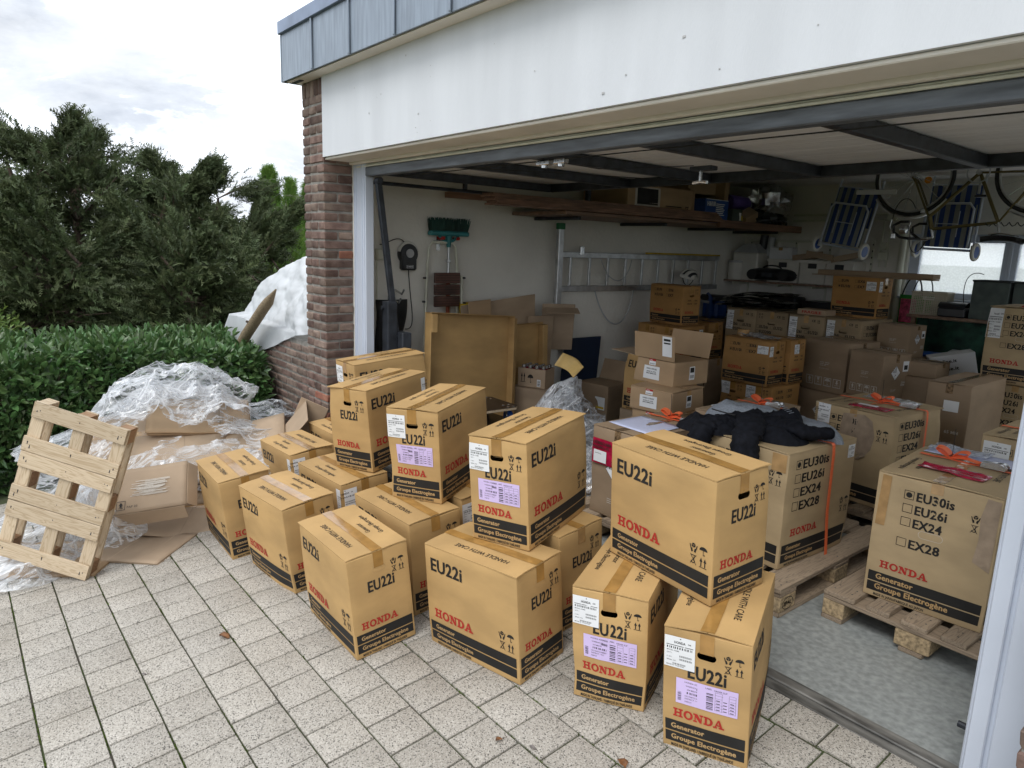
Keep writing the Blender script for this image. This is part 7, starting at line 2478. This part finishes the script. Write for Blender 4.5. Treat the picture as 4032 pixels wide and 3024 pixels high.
# ------------------------------------------------------------------ tarpaulin and stake behind the pillar
def tarp():
    r = thing('tarpaulin', 'white tarpaulin hung over the garden wall and propped by a wooden stake', 'tarpaulin', T(-6.6, 2.3, .9))
    # outline seen from the drive (x, z), running left from the pillar; depth swells behind the stake
    top = [(-5.245, 1.70), (-5.6, 1.64), (-6.0, 1.575), (-6.4, 1.51), (-6.75, 1.43), (-7.05, 1.30), (-7.4, 1.02), (-7.8, .66)]
    bot = [(-5.245, .975), (-5.5, .93), (-5.8, .86), (-6.1, .78), (-6.3, .71), (-6.7, .60), (-7.2, .52), (-7.8, .46)]
    def lerp(L, t):
        t *= len(L) - 1
        k = min(int(t), len(L) - 2)
        q = t - k
        return [L[k][i] * (1 - q) + L[k + 1][i] * q for i in (0, 1)]
    mb = MB()
    def f(u, v):
        a, b = lerp(top, u), lerp(bot, u)
        x, z = a[0] * (1 - v) + b[0] * v, a[1] * (1 - v) + b[1] * v
        y = 2.325 + .05 * u + .28 * (1 - v) ** 2 * (.2 + .8 * math.sin(PI * min(1, u * 1.1))) - .03 * v
        fx, fz = abs((x * 2.1) % 1 - .5), abs((z * 2.4 + x * .1) % 1 - .5)      # old fold lines
        y += .022 * (max(0, .16 - fx) + max(0, .16 - fz)) / .16 * .6
        # tension folds fanning out from the stake tip
        dx, dz_ = x + 5.92, z - 1.25
        an = math.atan2(dz_, dx)
        rr = math.hypot(dx, dz_)
        y += .03 * math.exp(-rr * 3)
        y += .016 * math.sin(an * 9 + 1.3) * min(1, rr * 1.6)
        y += .075 * float(ridged(x * 1.7, z * 2.1, 2.2, 4) - .3) + .03 * float(ridged(x * 5, z * 5, 7.7, 3) - .5)
        y += .04 * max(0, v - .93) * 10 * float(fbm(x * 6, 2, 1, 2) - .5)
        y = min(y, 2.325) if z < .90 else y
        return (x + 6.6, max(y, 2.285 if z < .98 else 2.25) - 2.3, z - .9 + (.02 * float(fbm(x * 5, 3.0, 1, 2) - .5)))
    mb.grid(f, 130, 70)
    part('sheet', solidify(mb.mesh('sheet', M_TARP, True, 80), .002), None, r)
    e = MB()
    for i in range(26):
        a = lerp([(-5.235, 1.715), (-5.235, .92)], i / 25)
    part('hem', MB().tube([Vector(f(i / 40, .995)) + Vector((0, -.006, 0)) for i in range(41)], .004, 5), M_TARP, r)
tarp()
st = thing('wooden_stake', 'pointed grey wooden stake leaning against the white tarpaulin', 'stake', T(-7.30, 2.20, .40))
mb = MB()
mb.tube([(0, .0, -.1), (.30, .0, .14), (.64, .0, .385), (1.12, .0, .675), (1.25, .0, .745), (1.42, .005, .862)], [.054, .052, .050, .048, .044, .006], 12)
part('post', mb, M_POST, st, True)
part('knot', MB().tube([(.84, -.03, .52), (.83, -.062, .535)], [.016, .009], 8), M_BARK, st, True)

# ------------------------------------------------------------------ planting
def blades(P, D, N_, ln, wd, fold, mats, name, tint):
    """leaf blades: point P, direction D, up-normal N_, length, width arrays -> folded six-point blades"""
    S = np.cross(D, N_)
    S /= np.linalg.norm(S, axis=1, keepdims=True) + 1e-9
    N2 = np.cross(S, D)
    n = len(P)
    ln, wd = ln[:, None], wd[:, None]
    v = np.empty((n, 8, 3))
    droop = -.12 * ln * np.array([0, 0, 1.0])
    v[:, 0] = P
    v[:, 1] = P + D * ln * .35 - S * wd * .46 + N2 * wd * fold
    v[:, 2] = P + D * ln * .35
    v[:, 3] = P + D * ln * .35 + S * wd * .46 + N2 * wd * fold
    v[:, 4] = P + D * ln * .72 - S * wd * .36 + N2 * wd * fold + droop * .4
    v[:, 5] = P + D * ln * .72 + droop * .4
    v[:, 6] = P + D * ln * .72 + S * wd * .36 + N2 * wd * fold + droop * .4
    v[:, 7] = P + D * ln + droop
    b = (np.arange(n) * 8)[:, None]
    q = np.array([(0, 2, 1, 1), (0, 3, 2, 2), (1, 2, 5, 4), (2, 3, 6, 5), (4, 5, 7, 7), (5, 6, 7, 7)])
    tri = np.array([(0, 2, 1), (0, 3, 2), (1, 2, 5), (1, 5, 4), (2, 3, 6), (2, 6, 5), (4, 5, 7), (5, 6, 7)])
    F = (b[:, None, :] + tri[None]).reshape(-1, 3)
    t = np.repeat(tint, 8, axis=0)
    return npmesh(name, v.reshape(-1, 3), F, mats, t, True)
def unit(a):
    return a / (np.linalg.norm(a, axis=1, keepdims=True) + 1e-9)
def hedge():
    r = thing('hedge', 'clipped dark green broad-leaved hedge along the left edge of the driveway', 'hedge', T(-7.0, .8, -.2))
    x0, x1, y0, y1 = -7.75, -6.30, -1.6, 2.20
    def topz(x, y):
        return .70 + .10 * (fbm(x * 1.1, y * 1.1, 3, 3) - .5) * 2 - .05 * np.maximum(0, (y - 1.2)) + .05 * (x < -7)
    rng = np.random.default_rng(5)
    def surf(n):
        s = rng.random(n)
        P = np.zeros((n, 3))
        Nn = np.zeros((n, 3))
        a, b = rng.random(n), rng.random(n)
        front, end = s < .50, s > .86
        top = ~front & ~end
        # front face (+X), a little bellied
        zt = topz(np.full(n, x1), y0 + (y1 - y0) * a)
        zz = -.28 + (zt + .28) * b ** .85
        P[front] = np.stack([x1 + .12 * np.sin(PI * b) + .10 * (fbm(a * 9, b * 3, 1, 3) - .5) - .16 * np.maximum(0, b - .8), y0 + (y1 - y0) * a, zz], 1)[front]
        Nn[front] = (1, 0, .25)
        P[top] = np.stack([x0 + (x1 - x0) * b, y0 + (y1 - y0) * a, topz(x0 + (x1 - x0) * b, y0 + (y1 - y0) * a) + .05 * (rng.random(n) - .5)], 1)[top]
        Nn[top] = (.15, 0, 1)
        zt2 = topz(x0 + (x1 - x0) * a, np.full(n, y1))
        P[end] = np.stack([x0 + (x1 - x0) * a, y1 + .06 * (rng.random(n) - .5) + .05 * np.sin(PI * b), -.2 + (zt2 + .2) * b], 1)[end]
        Nn[end] = (0, 1, .2)
        return P, Nn
    n = 13000
    P, Nn = surf(n)
    P -= Nn * (rng.random(n) ** 2 * .16)[:, None]
    D = unit(Nn * 1.0 + rng.normal(0, .62, (n, 3)) + np.array([0, 0, .30]))
    tint = np.stack([np.clip(rng.normal(.42, .2, n) + (rng.random(n) < .05) * .4, 0, 1), rng.random(n), np.zeros(n), np.ones(n)], 1)
    up = unit(Nn + rng.normal(0, .4, (n, 3)) + np.array([0, 0, .6]))
    me = blades(P, D, up, rng.uniform(.075, .125, n), rng.uniform(.030, .046, n), .2, M_HEDGE, 'foliage', tint)
    me.transform(Matrix.Translation((7.0, -.8, .2)))
    o = part('foliage', me, None, r)
    o['kind'] = 'stuff'
    # woody inside
    core = MB()
    R = random.Random(2)
    for _ in range(260):
        x, y = R.uniform(x0 + .1, x1 - .1), R.uniform(y0 + .1, y1 - .1)
        core.tube([(x + 7, y - .8, -.15), (x + 7 + R.uniform(-.12, .12), y - .8 + R.uniform(-.12, .12), .35), (x + 7 + R.uniform(-.2, .2), y - .8 + R.uniform(-.2, .2), .82)], [.012, .008, .004], 4, cap=False)
    o = part('branches', core, M_BARK, r)
    o['kind'] = 'stuff'
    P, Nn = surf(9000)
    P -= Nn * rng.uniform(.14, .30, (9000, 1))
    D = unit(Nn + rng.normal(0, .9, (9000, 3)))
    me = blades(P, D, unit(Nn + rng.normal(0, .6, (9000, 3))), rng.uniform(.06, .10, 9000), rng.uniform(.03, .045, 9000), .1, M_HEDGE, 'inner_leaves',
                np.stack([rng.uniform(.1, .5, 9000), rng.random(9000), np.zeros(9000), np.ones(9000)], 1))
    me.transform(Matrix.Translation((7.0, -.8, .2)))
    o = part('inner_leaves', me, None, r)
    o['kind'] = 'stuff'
    # the leaves that show largest, one by one
    lm = []
    for k in range(4):
        mb = MB()
        L_, W_ = (.112, .122, .100, .130)[k], (.043, .046, .039, .045)[k]
        def f(u, v):
            w = W_ * .5 * math.sin(PI * min(1, u ** .82)) ** .85
            return (L_ * u, (2 * v - 1) * w, .012 * abs(2 * v - 1) - .018 * u * u + .003 * math.sin(9 * u + k))
        mb.grid(f, 6, 2)
        lm.append(mb.mesh('leaf', M_HEDGEO, True, 80))
    P, Nn = surf(1800)
    P += Nn * .02
    inv = cam_o.matrix_world.inverted()
    cand = []
    for i in range(len(P)):
        c = inv @ Vector(P[i])
        if c.z < -.5 and abs(c.x / -c.z * 1511.8) < 1140 and abs(c.y / -c.z * 1511.8) < 860:
            cand.append((-c.z * R.uniform(.93, 1.07), i))
    cand.sort()
    for dd, i in cand[:298]:
        d = Vector(unit((Nn[i] * 1.0 + rng.normal(0, .55, 3) + np.array([0, 0, .35]))[None])[0])
        M = Matrix.Translation(Vector(P[i]) - Vector((-7.0, .8, -.2))) @ d.to_track_quat('X', 'Z').to_matrix().to_4x4() @ RX(R.uniform(-40, 40))
        link('leaf', lm[R.randrange(4)], r, M)
hedge()

def yew(cx, cy, h, spread, label, seed, trunks, lean=(0, 0), n=5200):
    """old spreading yew: leaning stems, limbs that carry flat drooping sprays; plumes break the outline"""
    r = thing('yew_tree', label, 'yew tree', T(cx, cy, -.35), 'yew trees beyond the hedge')
    rng = np.random.default_rng(seed)
    R = random.Random(seed)
    wood_ = MB()
    tips = []
    for k in range(trunks):
        a = R.uniform(0, 2 * PI)
        bx, by = .35 * math.cos(a), .35 * math.sin(a)
        tx, ty = lean[0] + R.uniform(-.45, .45) * spread * .6, lean[1] + R.uniform(-.45, .45) * spread * .6
        m = 7
        pts, rs = [], []
        for i in range(m + 1):
            t = i / m
            pts.append(Vector((bx + tx * t ** 1.3 + .10 * math.sin(4 * t + k), by + ty * t ** 1.3 + .10 * math.sin(5 * t + 2 * k), h * .80 * t)))
            rs.append(.105 * (1 - t) ** .8 + .018)
        wood_.tube(pts, rs, 8)
        for i in range(2, m + 1):
            for q in range(3):
                a = R.uniform(0, 2 * PI)
                l = spread * R.uniform(.45, 1.0) * (1.05 - .45 * i / m)
                p0 = pts[i]
                p1 = p0 + Vector((math.cos(a) * l * .5, math.sin(a) * l * .5, l * R.uniform(.05, .30)))
                p2 = p0 + Vector((math.cos(a) * l, math.sin(a) * l, l * R.uniform(-.05, .55)))
                wood_.tube([p0, p1, p2], [rs[i] * .5, .02, .008], 5, cap=False)
                for t in (.45, .6, .75, .9, 1.0):
                    b = p0 * (1 - t) ** 2 + p1 * 2 * t * (1 - t) + p2 * t * t
                    tips.append((b, (p2 - p1).normalized(), l))
    for k in range(5):                                   # plumes that break the outline
        a = R.uniform(0, 2 * PI)
        p0 = Vector((tx * .6 + R.uniform(-.5, .5) * spread, ty * .6 + R.uniform(-.5, .5) * spread, h * R.uniform(.62, .80)))
        p2 = p0 + Vector((math.cos(a) * .55, math.sin(a) * .55, R.uniform(.45, .80)))
        wood_.tube([p0, p2], [.02, .006], 5, cap=False)
        for t in (.3, .5, .7, .8, .9, 1.0, 1.05) * 2:
            tips.append((p0.lerp(p2, t), (p2 - p0).normalized(), .38))
    for _ in range(9):                                   # bare dead twigs low down
        a = R.uniform(0, 2 * PI)
        p = Vector((R.uniform(-.4, .4), R.uniform(-.4, .4), R.uniform(.6, h * .5)))
        wood_.tube([p, p + Vector((math.cos(a) * .5, math.sin(a) * .5, .25)), p + Vector((math.cos(a) * .9, math.sin(a) * .9, .3))], [.02, .012, .004], 5, cap=False)
    part('trunk', wood_, M_BARK, r, True)
    # sprays: each a short leafy shoot of many needles; clumped round the limb tips
    k = len(tips)
    idx = rng.integers(0, k, n)
    base = np.array([tips[i][0][:] for i in idx])
    dirs = np.array([tips[i][1][:] for i in idx])
    sig = np.array([tips[i][2] for i in idx])
    P = base + rng.normal(0, 1, (n, 3)) * np.stack([.15 * sig, .15 * sig, .11 * sig], 1)
    cen = np.array([0, 0, h * .5])
    out = unit(P - cen)
    D = unit(dirs * .7 + out * .7 + rng.normal(0, .45, (n, 3)) + np.array([0, 0, .22]))
    L = rng.uniform(.13, .30, n)
    # shoot = curved axis with side needles (thin triangles), plus side twigs
    m = 13
    Vs, Ts = [], []
    S = unit(np.cross(D, rng.normal(0, 1, (n, 3))))
    U = np.cross(S, D)
    shade = np.clip(rng.normal(.42, .22, n), 0, 1)
    hue = rng.random(n)
    for j in range(m):
        t = (j + .5) / m
        c = P + D * (L * t)[:, None] + np.array([0, 0, -1.0]) * (L * t * t * .25)[:, None]
        sd = (1 if j % 2 else -1)
        wob = rng.normal(0, .35, (n, 3))
        nd = unit(S * sd + D * .75 + U * rng.uniform(-.5, .5, n)[:, None] + wob * .5)
        ln = (L * rng.uniform(.16, .32, n) * (1.15 - .6 * t))[:, None]
        w = U * .010 + S * .004
        Vs += [c - D * .008 - U * .006, c + D * .012 + U * .006, c + nd * ln]
    V = np.stack(Vs, 1).reshape(-1, 3)
    F = np.arange(len(V)).reshape(-1, 3)
    tn = np.stack([shade, hue, np.zeros(n), np.ones(n)], 1)
    me = npmesh('crown', V, F, M_YEW, np.repeat(tn, 3 * m, axis=0))
    o = part('crown', me, None, r)
    return r
yew(-12.2, .10, 2.75, 1.7, 'dark yew at the far left, cut off by the edge of the picture', 41, 2, (0, -.1), 7600)
yew(-12.6, 1.80, 3.80, 1.6, 'tallest dark yew with feathery plumes rising above the others', 42, 3, (.1, -.3), 9500)
yew(-12.3, 2.95, 3.30, 1.40, 'dark yew second from the thuja, its leaning forked stems visible under the crown', 43, 3, (.2, .2), 9000)
yew(-11.8, 3.62, 2.35, 1.0, 'lowest dark yew, nearest to the white tarpaulin', 44, 2, (.2, .4), 6500)
yew(-10.6, 1.00, 2.10, 1.35, 'low front yew hanging over the hedge at left', 45, 2, (.2, 0), 6500)
yew(-10.4, 2.75, 2.05, 1.20, 'low front yew hanging over the hedge beside the tarpaulin', 46, 2, (.2, .1), 6500)
yew(-15.8, 2.4, 3.4, 2.2, 'dark yew filling the gap behind the tallest one', 47, 2, (0, 0), 4200)
yew(-15.2, 3.9, 3.0, 1.6, 'dark yew behind the low one nearest the thuja', 48, 2, (0, 0), 5200)
def thuja(cx, cy, h, w, label, seed, n=5200):
    r = thing('thuja', label, 'conifer', T(cx, cy, -.4), 'bright conifers behind the yews')
    rng = np.random.default_rng(seed)
    t = rng.random(n) ** .75
    a = rng.random(n) * 2 * PI
    rad = w * (1 - t) ** .72 * (.55 + .45 * rng.random(n) ** .5) * (1 + .25 * np.sin(a * 5 + t * 9))
    P = np.stack([rad * np.cos(a), rad * np.sin(a), .15 + h * t * .94], 1)
    D = unit(np.stack([np.cos(a) * .55, np.sin(a) * .55, np.full(n, 1.0)], 1) + rng.normal(0, .25, (n, 3)))
    S = unit(np.cross(D, rng.normal(0, 1, (n, 3))))
    L = rng.uniform(.10, .24, n)[:, None]
    Vs = []
    for j in range(7):
        q = (j + .5) / 7
        c = P + D * L * q
        sd = 1 if j % 2 else -1
        tip = c + (S * sd * .55 + D * .8) * L * .34
        Vs += [c - D * .012, c + D * .018, tip]
    V = np.stack(Vs, 1).reshape(-1, 3)
    tn = np.stack([np.clip(rng.normal(.45, .2, n), 0, 1), rng.random(n), np.zeros(n), np.ones(n)], 1)
    part('crown', npmesh('crown', V, np.arange(len(V)).reshape(-1, 3), M_THUJA, np.repeat(tn, 21, axis=0)), None, r)
    part('trunk', MB().tube([(0, 0, 0), (0, 0, h * .9)], [.07, .01], 8), M_BARK, r, True)
thuja(-17.6, 6.50, 3.75, .62, 'bright green pointed conifer left of the brick pillar', 51)
thuja(-17.2, 6.88, 3.45, .40, 'slimmer side spire close to the larger bright conifer', 52, 3000)
thuja(-18.6, 7.95, 3.55, .60, 'bright green conifer half hidden by the brick pillar', 53)
def bush(cx, cy, z, rx, ry, rz, label, seed, n=3400):
    r = thing('bush', label, 'bush', T(cx, cy, z), 'sunlit bushes behind the hedge')
    rng = np.random.default_rng(seed)
    d = unit(rng.normal(0, 1, (n, 3)))
    rad = (.6 + .4 * rng.random(n) ** .4)[:, None] * (1 + .25 * (fbm(d[:, 0] * 3, d[:, 1] * 3, d[:, 2] * 3, 2)[:, None] - .5))
    P = d * rad * np.array([rx, ry, rz])
    me = blades(P, unit(d + rng.normal(0, .6, (n, 3)) + np.array([0, 0, .3])), unit(d + np.array([0, 0, 1.0])), rng.uniform(.05, .09, n), rng.uniform(.02, .034, n), .2, M_BUSH, 'foliage',
                np.stack([np.clip(rng.normal(.5, .2, n), 0, 1), rng.random(n), np.zeros(n), np.ones(n)], 1))
    o = part('foliage', me, None, r)
    o['kind'] = 'stuff'
    mb = MB()
    R = random.Random(seed)
    for _ in range(14):
        mb.tube([(R.uniform(-.2, .2) * rx, R.uniform(-.2, .2) * ry, -rz), (R.uniform(-.8, .8) * rx, R.uniform(-.8, .8) * ry, rz * .6)], [.014, .004], 5)
    part('stems', mb, M_BARK, r)
bush(-9.6, -.25, .42, .8, 1.0, .55, 'bright green low bush at the far left behind the hedge', 61)
bush(-15.5, .6, .55, 1.4, 1.2, .8, 'light green bush glimpsed between the yew stems', 62)
bush(-16.5, 4.6, .6, 1.4, 1.6, .9, 'light green bush in the gap behind the lowest yew', 63)

# ------------------------------------------------------------------ flattened cardboard heap with film
GH = 'flattened cartons in the heap by the hedge'
def flat(label, M, l, w, t=.016, mt=M_KGREY, tape=True, folds=(), group=GH, extra=None):
    """flattened carton: two boards pressed together, crease lines, tape strip and bent flaps"""
    r = thing('flattened_carton', label, 'cardboard', M, group)
    mb = MB()
    sd = random.random() * 9
    def sheet_(z, s):
        mb.grid(lambda u, v: ((u - .5) * l, (v - .5) * w, z + .012 * float(fbm(u * 3 + sd, v * 3, s, 3) - .5) + .012 * abs(u - .5) * s), 14, 10)
    top = MB()
    def f(u, v):
        return ((u - .5) * l, (v - .5) * w, .014 * float(fbm(u * 3 + sd, v * 3, 1, 3) - .5))
    top.grid(f, 14, 10)
    part('board', solidify(top.mesh('board', mt, True, 50), t * .42), None, r)
    lo = MB()
    lo.grid(lambda u, v: ((u - .5) * l * .985 + .006, (v - .5) * w * .985, f(u, v)[2] - t * .62), 14, 10)
    part('board', solidify(lo.mesh('board', mt, True, 50), t * .35), None, r)
    cr = MB()
    for a in (.30, .72):
        cr.add([(a * l - l / 2 + q, (v / 8 - .5) * w, f(a, v / 8)[2] + .0012 * (1 if q == 0 else .2)) for v in range(9) for q in (-.004, 0, .004)],
               [q for v in range(8) for q in ((3 * v, 3 * v + 1, 3 * v + 4, 3 * v + 3), (3 * v + 1, 3 * v + 2, 3 * v + 5, 3 * v + 4))])
    part('crease', cr, M_KDARK if False else mt, r, True)
    if tape:
        tp = MB()
        tp.add([((u / 12 - .5) * l * .98, w * .10 + q, f(u / 12, .6)[2] + .0016) for u in range(13) for q in (-.028, .028)], [(2 * u, 2 * u + 2, 2 * u + 3, 2 * u + 1) for u in range(12)])
        part('tape', tp, M_TAPECLR, r, True)
    for (edge, a, b, ln, ang) in folds:
        q = MB().bbox((a, 0, -.0025), (b, ln, .0025), .001)
        if edge == '+y':
            F_ = T(0, w / 2 + .003, 0) @ RX(ang)
        elif edge == '-y':
            F_ = T(0, -w / 2 - .003, 0) @ RZ(180) @ RX(ang)
        elif edge == '+x':
            F_ = T(l / 2 + .003, 0, 0) @ RZ(-90) @ RX(ang)
        else:
            F_ = T(-l / 2 - .003, 0, 0) @ RZ(90) @ RX(ang)
        part('flap', q, mt, r, M=F_)
    return r
def frame3(p, q, s):
    """board frame: centre p, X towards q, Y roughly towards s"""
    p, q, s = Vector(p), Vector(q), Vector(s)
    x = (q - p).normalized()
    n = x.cross(s - p).normalized()
    return axes(p, x, n.cross(x), n)
flat('large flat carton lying lowest in the heap, edge towards the paving', frame3((-5.15, 1.18, -.03), (-4.9, 1.95, .03), (-5.9, 1.3, .02)), 1.25, .95, .05)
flat('long flat carton sloping across the middle of the heap under the film', frame3((-5.10, 1.35, .13), (-4.82, 2.0, .30), (-5.9, 1.6, .25)), 1.15, .80, .05, folds=(('+x', -.2, .18, .25, 38),))
flat('upper flat carton with a torn grip hole, rising towards the hedge', frame3((-5.40, 1.10, .24), (-5.2, 1.8, .27), (-5.95, 1.3, .50)), .90, .62, .03, M_KGREY, folds=(('+x', -.25, .2, .22, -50),))
hb = MB().torus((0, 0, .004), .045, .006, 'Z', 14, 6, a0=.4, a1=5.2).bbox((-.06, -.01, .004), (-.02, .035, .012), .002)
solo('torn_grip', hb, M_KDARK, 'torn cardboard grip flap curled on the upper flat carton', 'cardboard', frame3((-5.15, .86, .285), (-4.95, 1.5, .31), (-5.95, 1.1, .55)), None, True)
flat('topmost flat carton of the heap under the crest of the film', frame3((-5.52, 1.45, .33), (-5.35, 2.1, .28), (-6.0, 1.5, .48)), .72, .50, .03, M_KOIL)
flat('folded carton with white dried glue strokes leaning against the small pallet', frame3((-4.52, .88, .165), (-4.40, 1.12, .20), (-4.75, .82, .32)), .42, .30, .012, M_KGREY, folds=(('-y', -.20, .20, .10, -70), ('+x', -.14, .14, .08, -60)))
g = [o for o in COL.objects if o.name.startswith('flattened_carton')][-1]
gl = MB()
for i in range(26):
    q = random.Random(i)
    gl.bbox((q.uniform(-.12, -.02), -.05 + .004 * i, .0125 + .0002 * (i % 3)), (q.uniform(.02, .12), -.05 + .004 * i + q.uniform(.001, .0035), .0133 + .0002 * (i % 3)), .0003)
setkind(part('glue_strokes', gl, M_WHITEINK, g), 'stuff')
mb = MB()
Print(.2, .2).marks('frame', .0, .0, .05, .06, M_BLACK).marks('up', .005, .005, .04, .05, M_BLACK).text('PAP 20', .06, .01, .014, M_BLACK, bold=False).put(mb, lambda u, v, q: (-.18 + u, -.13 + v, .0128 + q), SLOT)
part('print', mb, INKS, g)
flat('brown cardboard sheet sloping from the heap down to the paving', frame3((-4.72, 1.00, -.06), (-4.45, 1.38, -.08), (-5.0, 1.18, .06)), .75, .50, .014, M_KGREY)
flat('flat cardboard flap lying on the paving right of the small pallet', frame3((-4.42, .80, -.157), (-4.18, 1.02, -.139), (-4.65, .98, -.150)), .46, .40, .014, M_KGREY, False)
flat('long cardboard strip flat on the paving under the small pallet, at the picture edge', frame3((-4.72, .24, -.205), (-4.42, .62, -.178), (-5.0, .45, -.20)), 1.05, .46, .014, M_KOIL, False)
solo('cardboard_flap', MB().bbox((-.005, -.10, 0), (.005, .12, .30), .002), M_KGREY, 'dark cardboard flap standing upright at the right end of the heap', 'cardboard', T(-5.02, 2.02, .20) @ RZ(-35) @ RX(-24))
def film_layer(sd, dz0, label):
    mb = MB()
    def f(u, v):
        # v runs along the drive edge of the heap, u from the hedge towards the viewer
        y = .30 + 2.00 * v
        x = -5.98 + 1.25 * u + .10 * math.sin(5 * v)
        m = math.exp(-((y - 1.28) / .62) ** 2)
        z = .02 + .50 * m * math.exp(-((x + 5.52) / .42) ** 2) + .10 * (1 - u)
        floor_ = ground(x, y) + .24 + .36 * m * (1 - .70 * u)
        z = max(z, floor_) + dz0
        c1 = float(ridged(x * 2.6 + sd, y * 1.5, 1.0, 3) - .55)
        c2 = float(ridged(x * 6 + sd + y * 2, y * 3, 3.0, 2) - .5)
        c3 = 0.0
        lip = max(0, u - .82) * 5
        z += .15 * c1 + .022 * c2 + .02 * c3 - .16 * lip * (.3 + float(fbm(y * 4, 2, 2, 2)))
        return (x + .04 * c2 + .06 * c1 + .10 * lip * float(fbm(y * 5, 7, 2, 2)), y + .07 * c2, max(z, ground(x, y) + .02))
    mb.grid(f, 110, 150, keep=lambda u, v: float(fbm(u * 4 + sd, v * 5, 9, 3)) > .44 or u < .30)
    solo('plastic_film', mb.mesh('plastic_film', M_FILM, True, 60), None, label, 'plastic film')
def film_sheet():
    film_layer(4.4, .05, 'large crumpled sheet of clear film spread over the flattened cartons by the hedge')
    film_layer(13.7, .01, 'second layer of clear film lying under the large sheet on the cardboard heap')
    mb = MB()
    def f2(u, v):
        a, t = 2 * PI * u, v
        rr = t * (1 + .5 * float(fbm(math.cos(a) * 1.7 + 2, math.sin(a) * 1.7, 1, 3) - .5) * 2)
        x, y = .36 * rr * math.cos(a), .50 * rr * math.sin(a)
        c = float(ridged(x * 4 + 2, y * 3, 2, 3) - .55)
        d = float(ridged(x * 11 + y * 4, y * 7, 4, 2) - .5)
        return (x + .06 * c, y + .03 * d, .26 * max(0, 1 - t * t) + .22 * c + .022 * d + .10 * math.exp(-((y - .05) ** 2 + x * x) / .02))
    mb.grid(f2, 120, 60)
    solo('plastic_film', mb.mesh('plastic_film', M_FILM, True, 60), None, 'bunched crest of clear film standing highest on the heap by the hedge', 'plastic film', T(-5.48, 1.30, .46))
    for i, (x, y, z, rx, ry, h, sd_, t) in enumerate(((-4.78, .38, -.16, .34, .38, .24, 1.2, 'crumpled clear film behind the leaning small pallet'), (-4.55, .22, -.20, .26, .30, .10, 5.6, 'flattened clear film spilling out under the small pallet'),
                                                    (-4.62, .62, -.12, .22, .24, .34, 7.7, 'wad of clear film seen through the slats of the small pallet'), (-4.72, 1.55, .05, .40, .30, .16, 3.3, 'tail of clear film hanging down to the ground cartons'))):
        film_heap('plastic_film', x, y, z, rx, ry, h, M_FILM, t, sd_, n=36)
    film_heap('plastic_film', -4.20, 1.40, ground(-4.2, 1.4) + .01, .13, .10, .05, M_FILM, 'scrap of clear film on the paving beside the leftmost carton', 9.1, n=16)
film_sheet()
# small new pallet leaning on the heap
def small_pallet():
    X, Y, Z = Vector((-.575, -.76, .302)).normalized(), Vector((.141, .272, .952)), None
    Y = (Y - X * X.dot(Y)).normalized()
    Z = X.cross(Y)                           # towards the heap
    if Z.dot(Vector((-.806, .59, -.049))) < 0:
        Z = -Z
    r = thing('wooden_pallet', 'small new pale wooden pallet leaning upright on the heap by the hedge', 'pallet', axes((-4.187, .465, -.190), X, Y, Z))
    w, l, t = .50, .885, .125
    R = random.Random(6)
    def bd(lo, hi, axis, mt=M_PINE, name='deck_board'):
        c = [(lo[i] + hi[i]) / 2 for i in range(3)]
        d = [hi[i] - lo[i] for i in range(3)]
        if axis == 'y':
            d = [d[1], d[0], d[2]]
        mb = MB().bbox((-d[0] / 2, -d[1] / 2, -d[2] / 2), (d[0] / 2, d[1] / 2, d[2] / 2), .002)
        mb.v = [(a + R.uniform(-.001, .001), b + R.uniform(-.0015, .0015), q) for a, b, q in mb.v]
        o = part(name, mb, mt, r, M=T(*c) @ (RZ(90) if axis == 'y' else I4))
        if axis == 'x':
            nl = MB()
            for x in (-d[0] / 2 + .025, -d[0] / 2 + .04, 0, d[0] / 2 - .04, d[0] / 2 - .025):
                nl.cyl((x, R.uniform(-.02, .02), -d[2] / 2 - .0006), (x, 0, -d[2] / 2 + .002), .0028, 6)
            part('nails', nl, M_STEELDK, o)
        return o
    for a, b in ((.0, .085), (.235, .325), (.328, .415), (.52, .605), (.608, .690), (.800, .885)):
        bd((R.uniform(-.004, .004), a, 0), (w + R.uniform(-.004, .004), b, .0165), 'x')
    for x in (.0, w / 2 - .034, w - .068):
        bd((x, .002, .0175), (x + .068, l - .002, .0335), 'y', name='stringer')
        bd((x + .004, .004, t - .017), (x + .072 if x < .4 else x + .066, l - .004, t), 'y', name='runner')
        for y in (.004, l / 2 - .045, l - .09):
            bd((x + .002, y, .0345), (x + .066, y + .085, t - .0180), 'x', M_PINEDK if R.random() < .7 else M_PINE, 'block')
small_pallet()
ps = solo('orange_peel', MB().lathe([(.02, 0), (.035, .01), (.03, .035), (.0, .045)], 10), mat('pale_foam', (.62, .40, .18), .8), 'small orange-brown foam lump behind the slats of the small pallet', 'foam lump', T(-4.72, .62, .30), None, True)
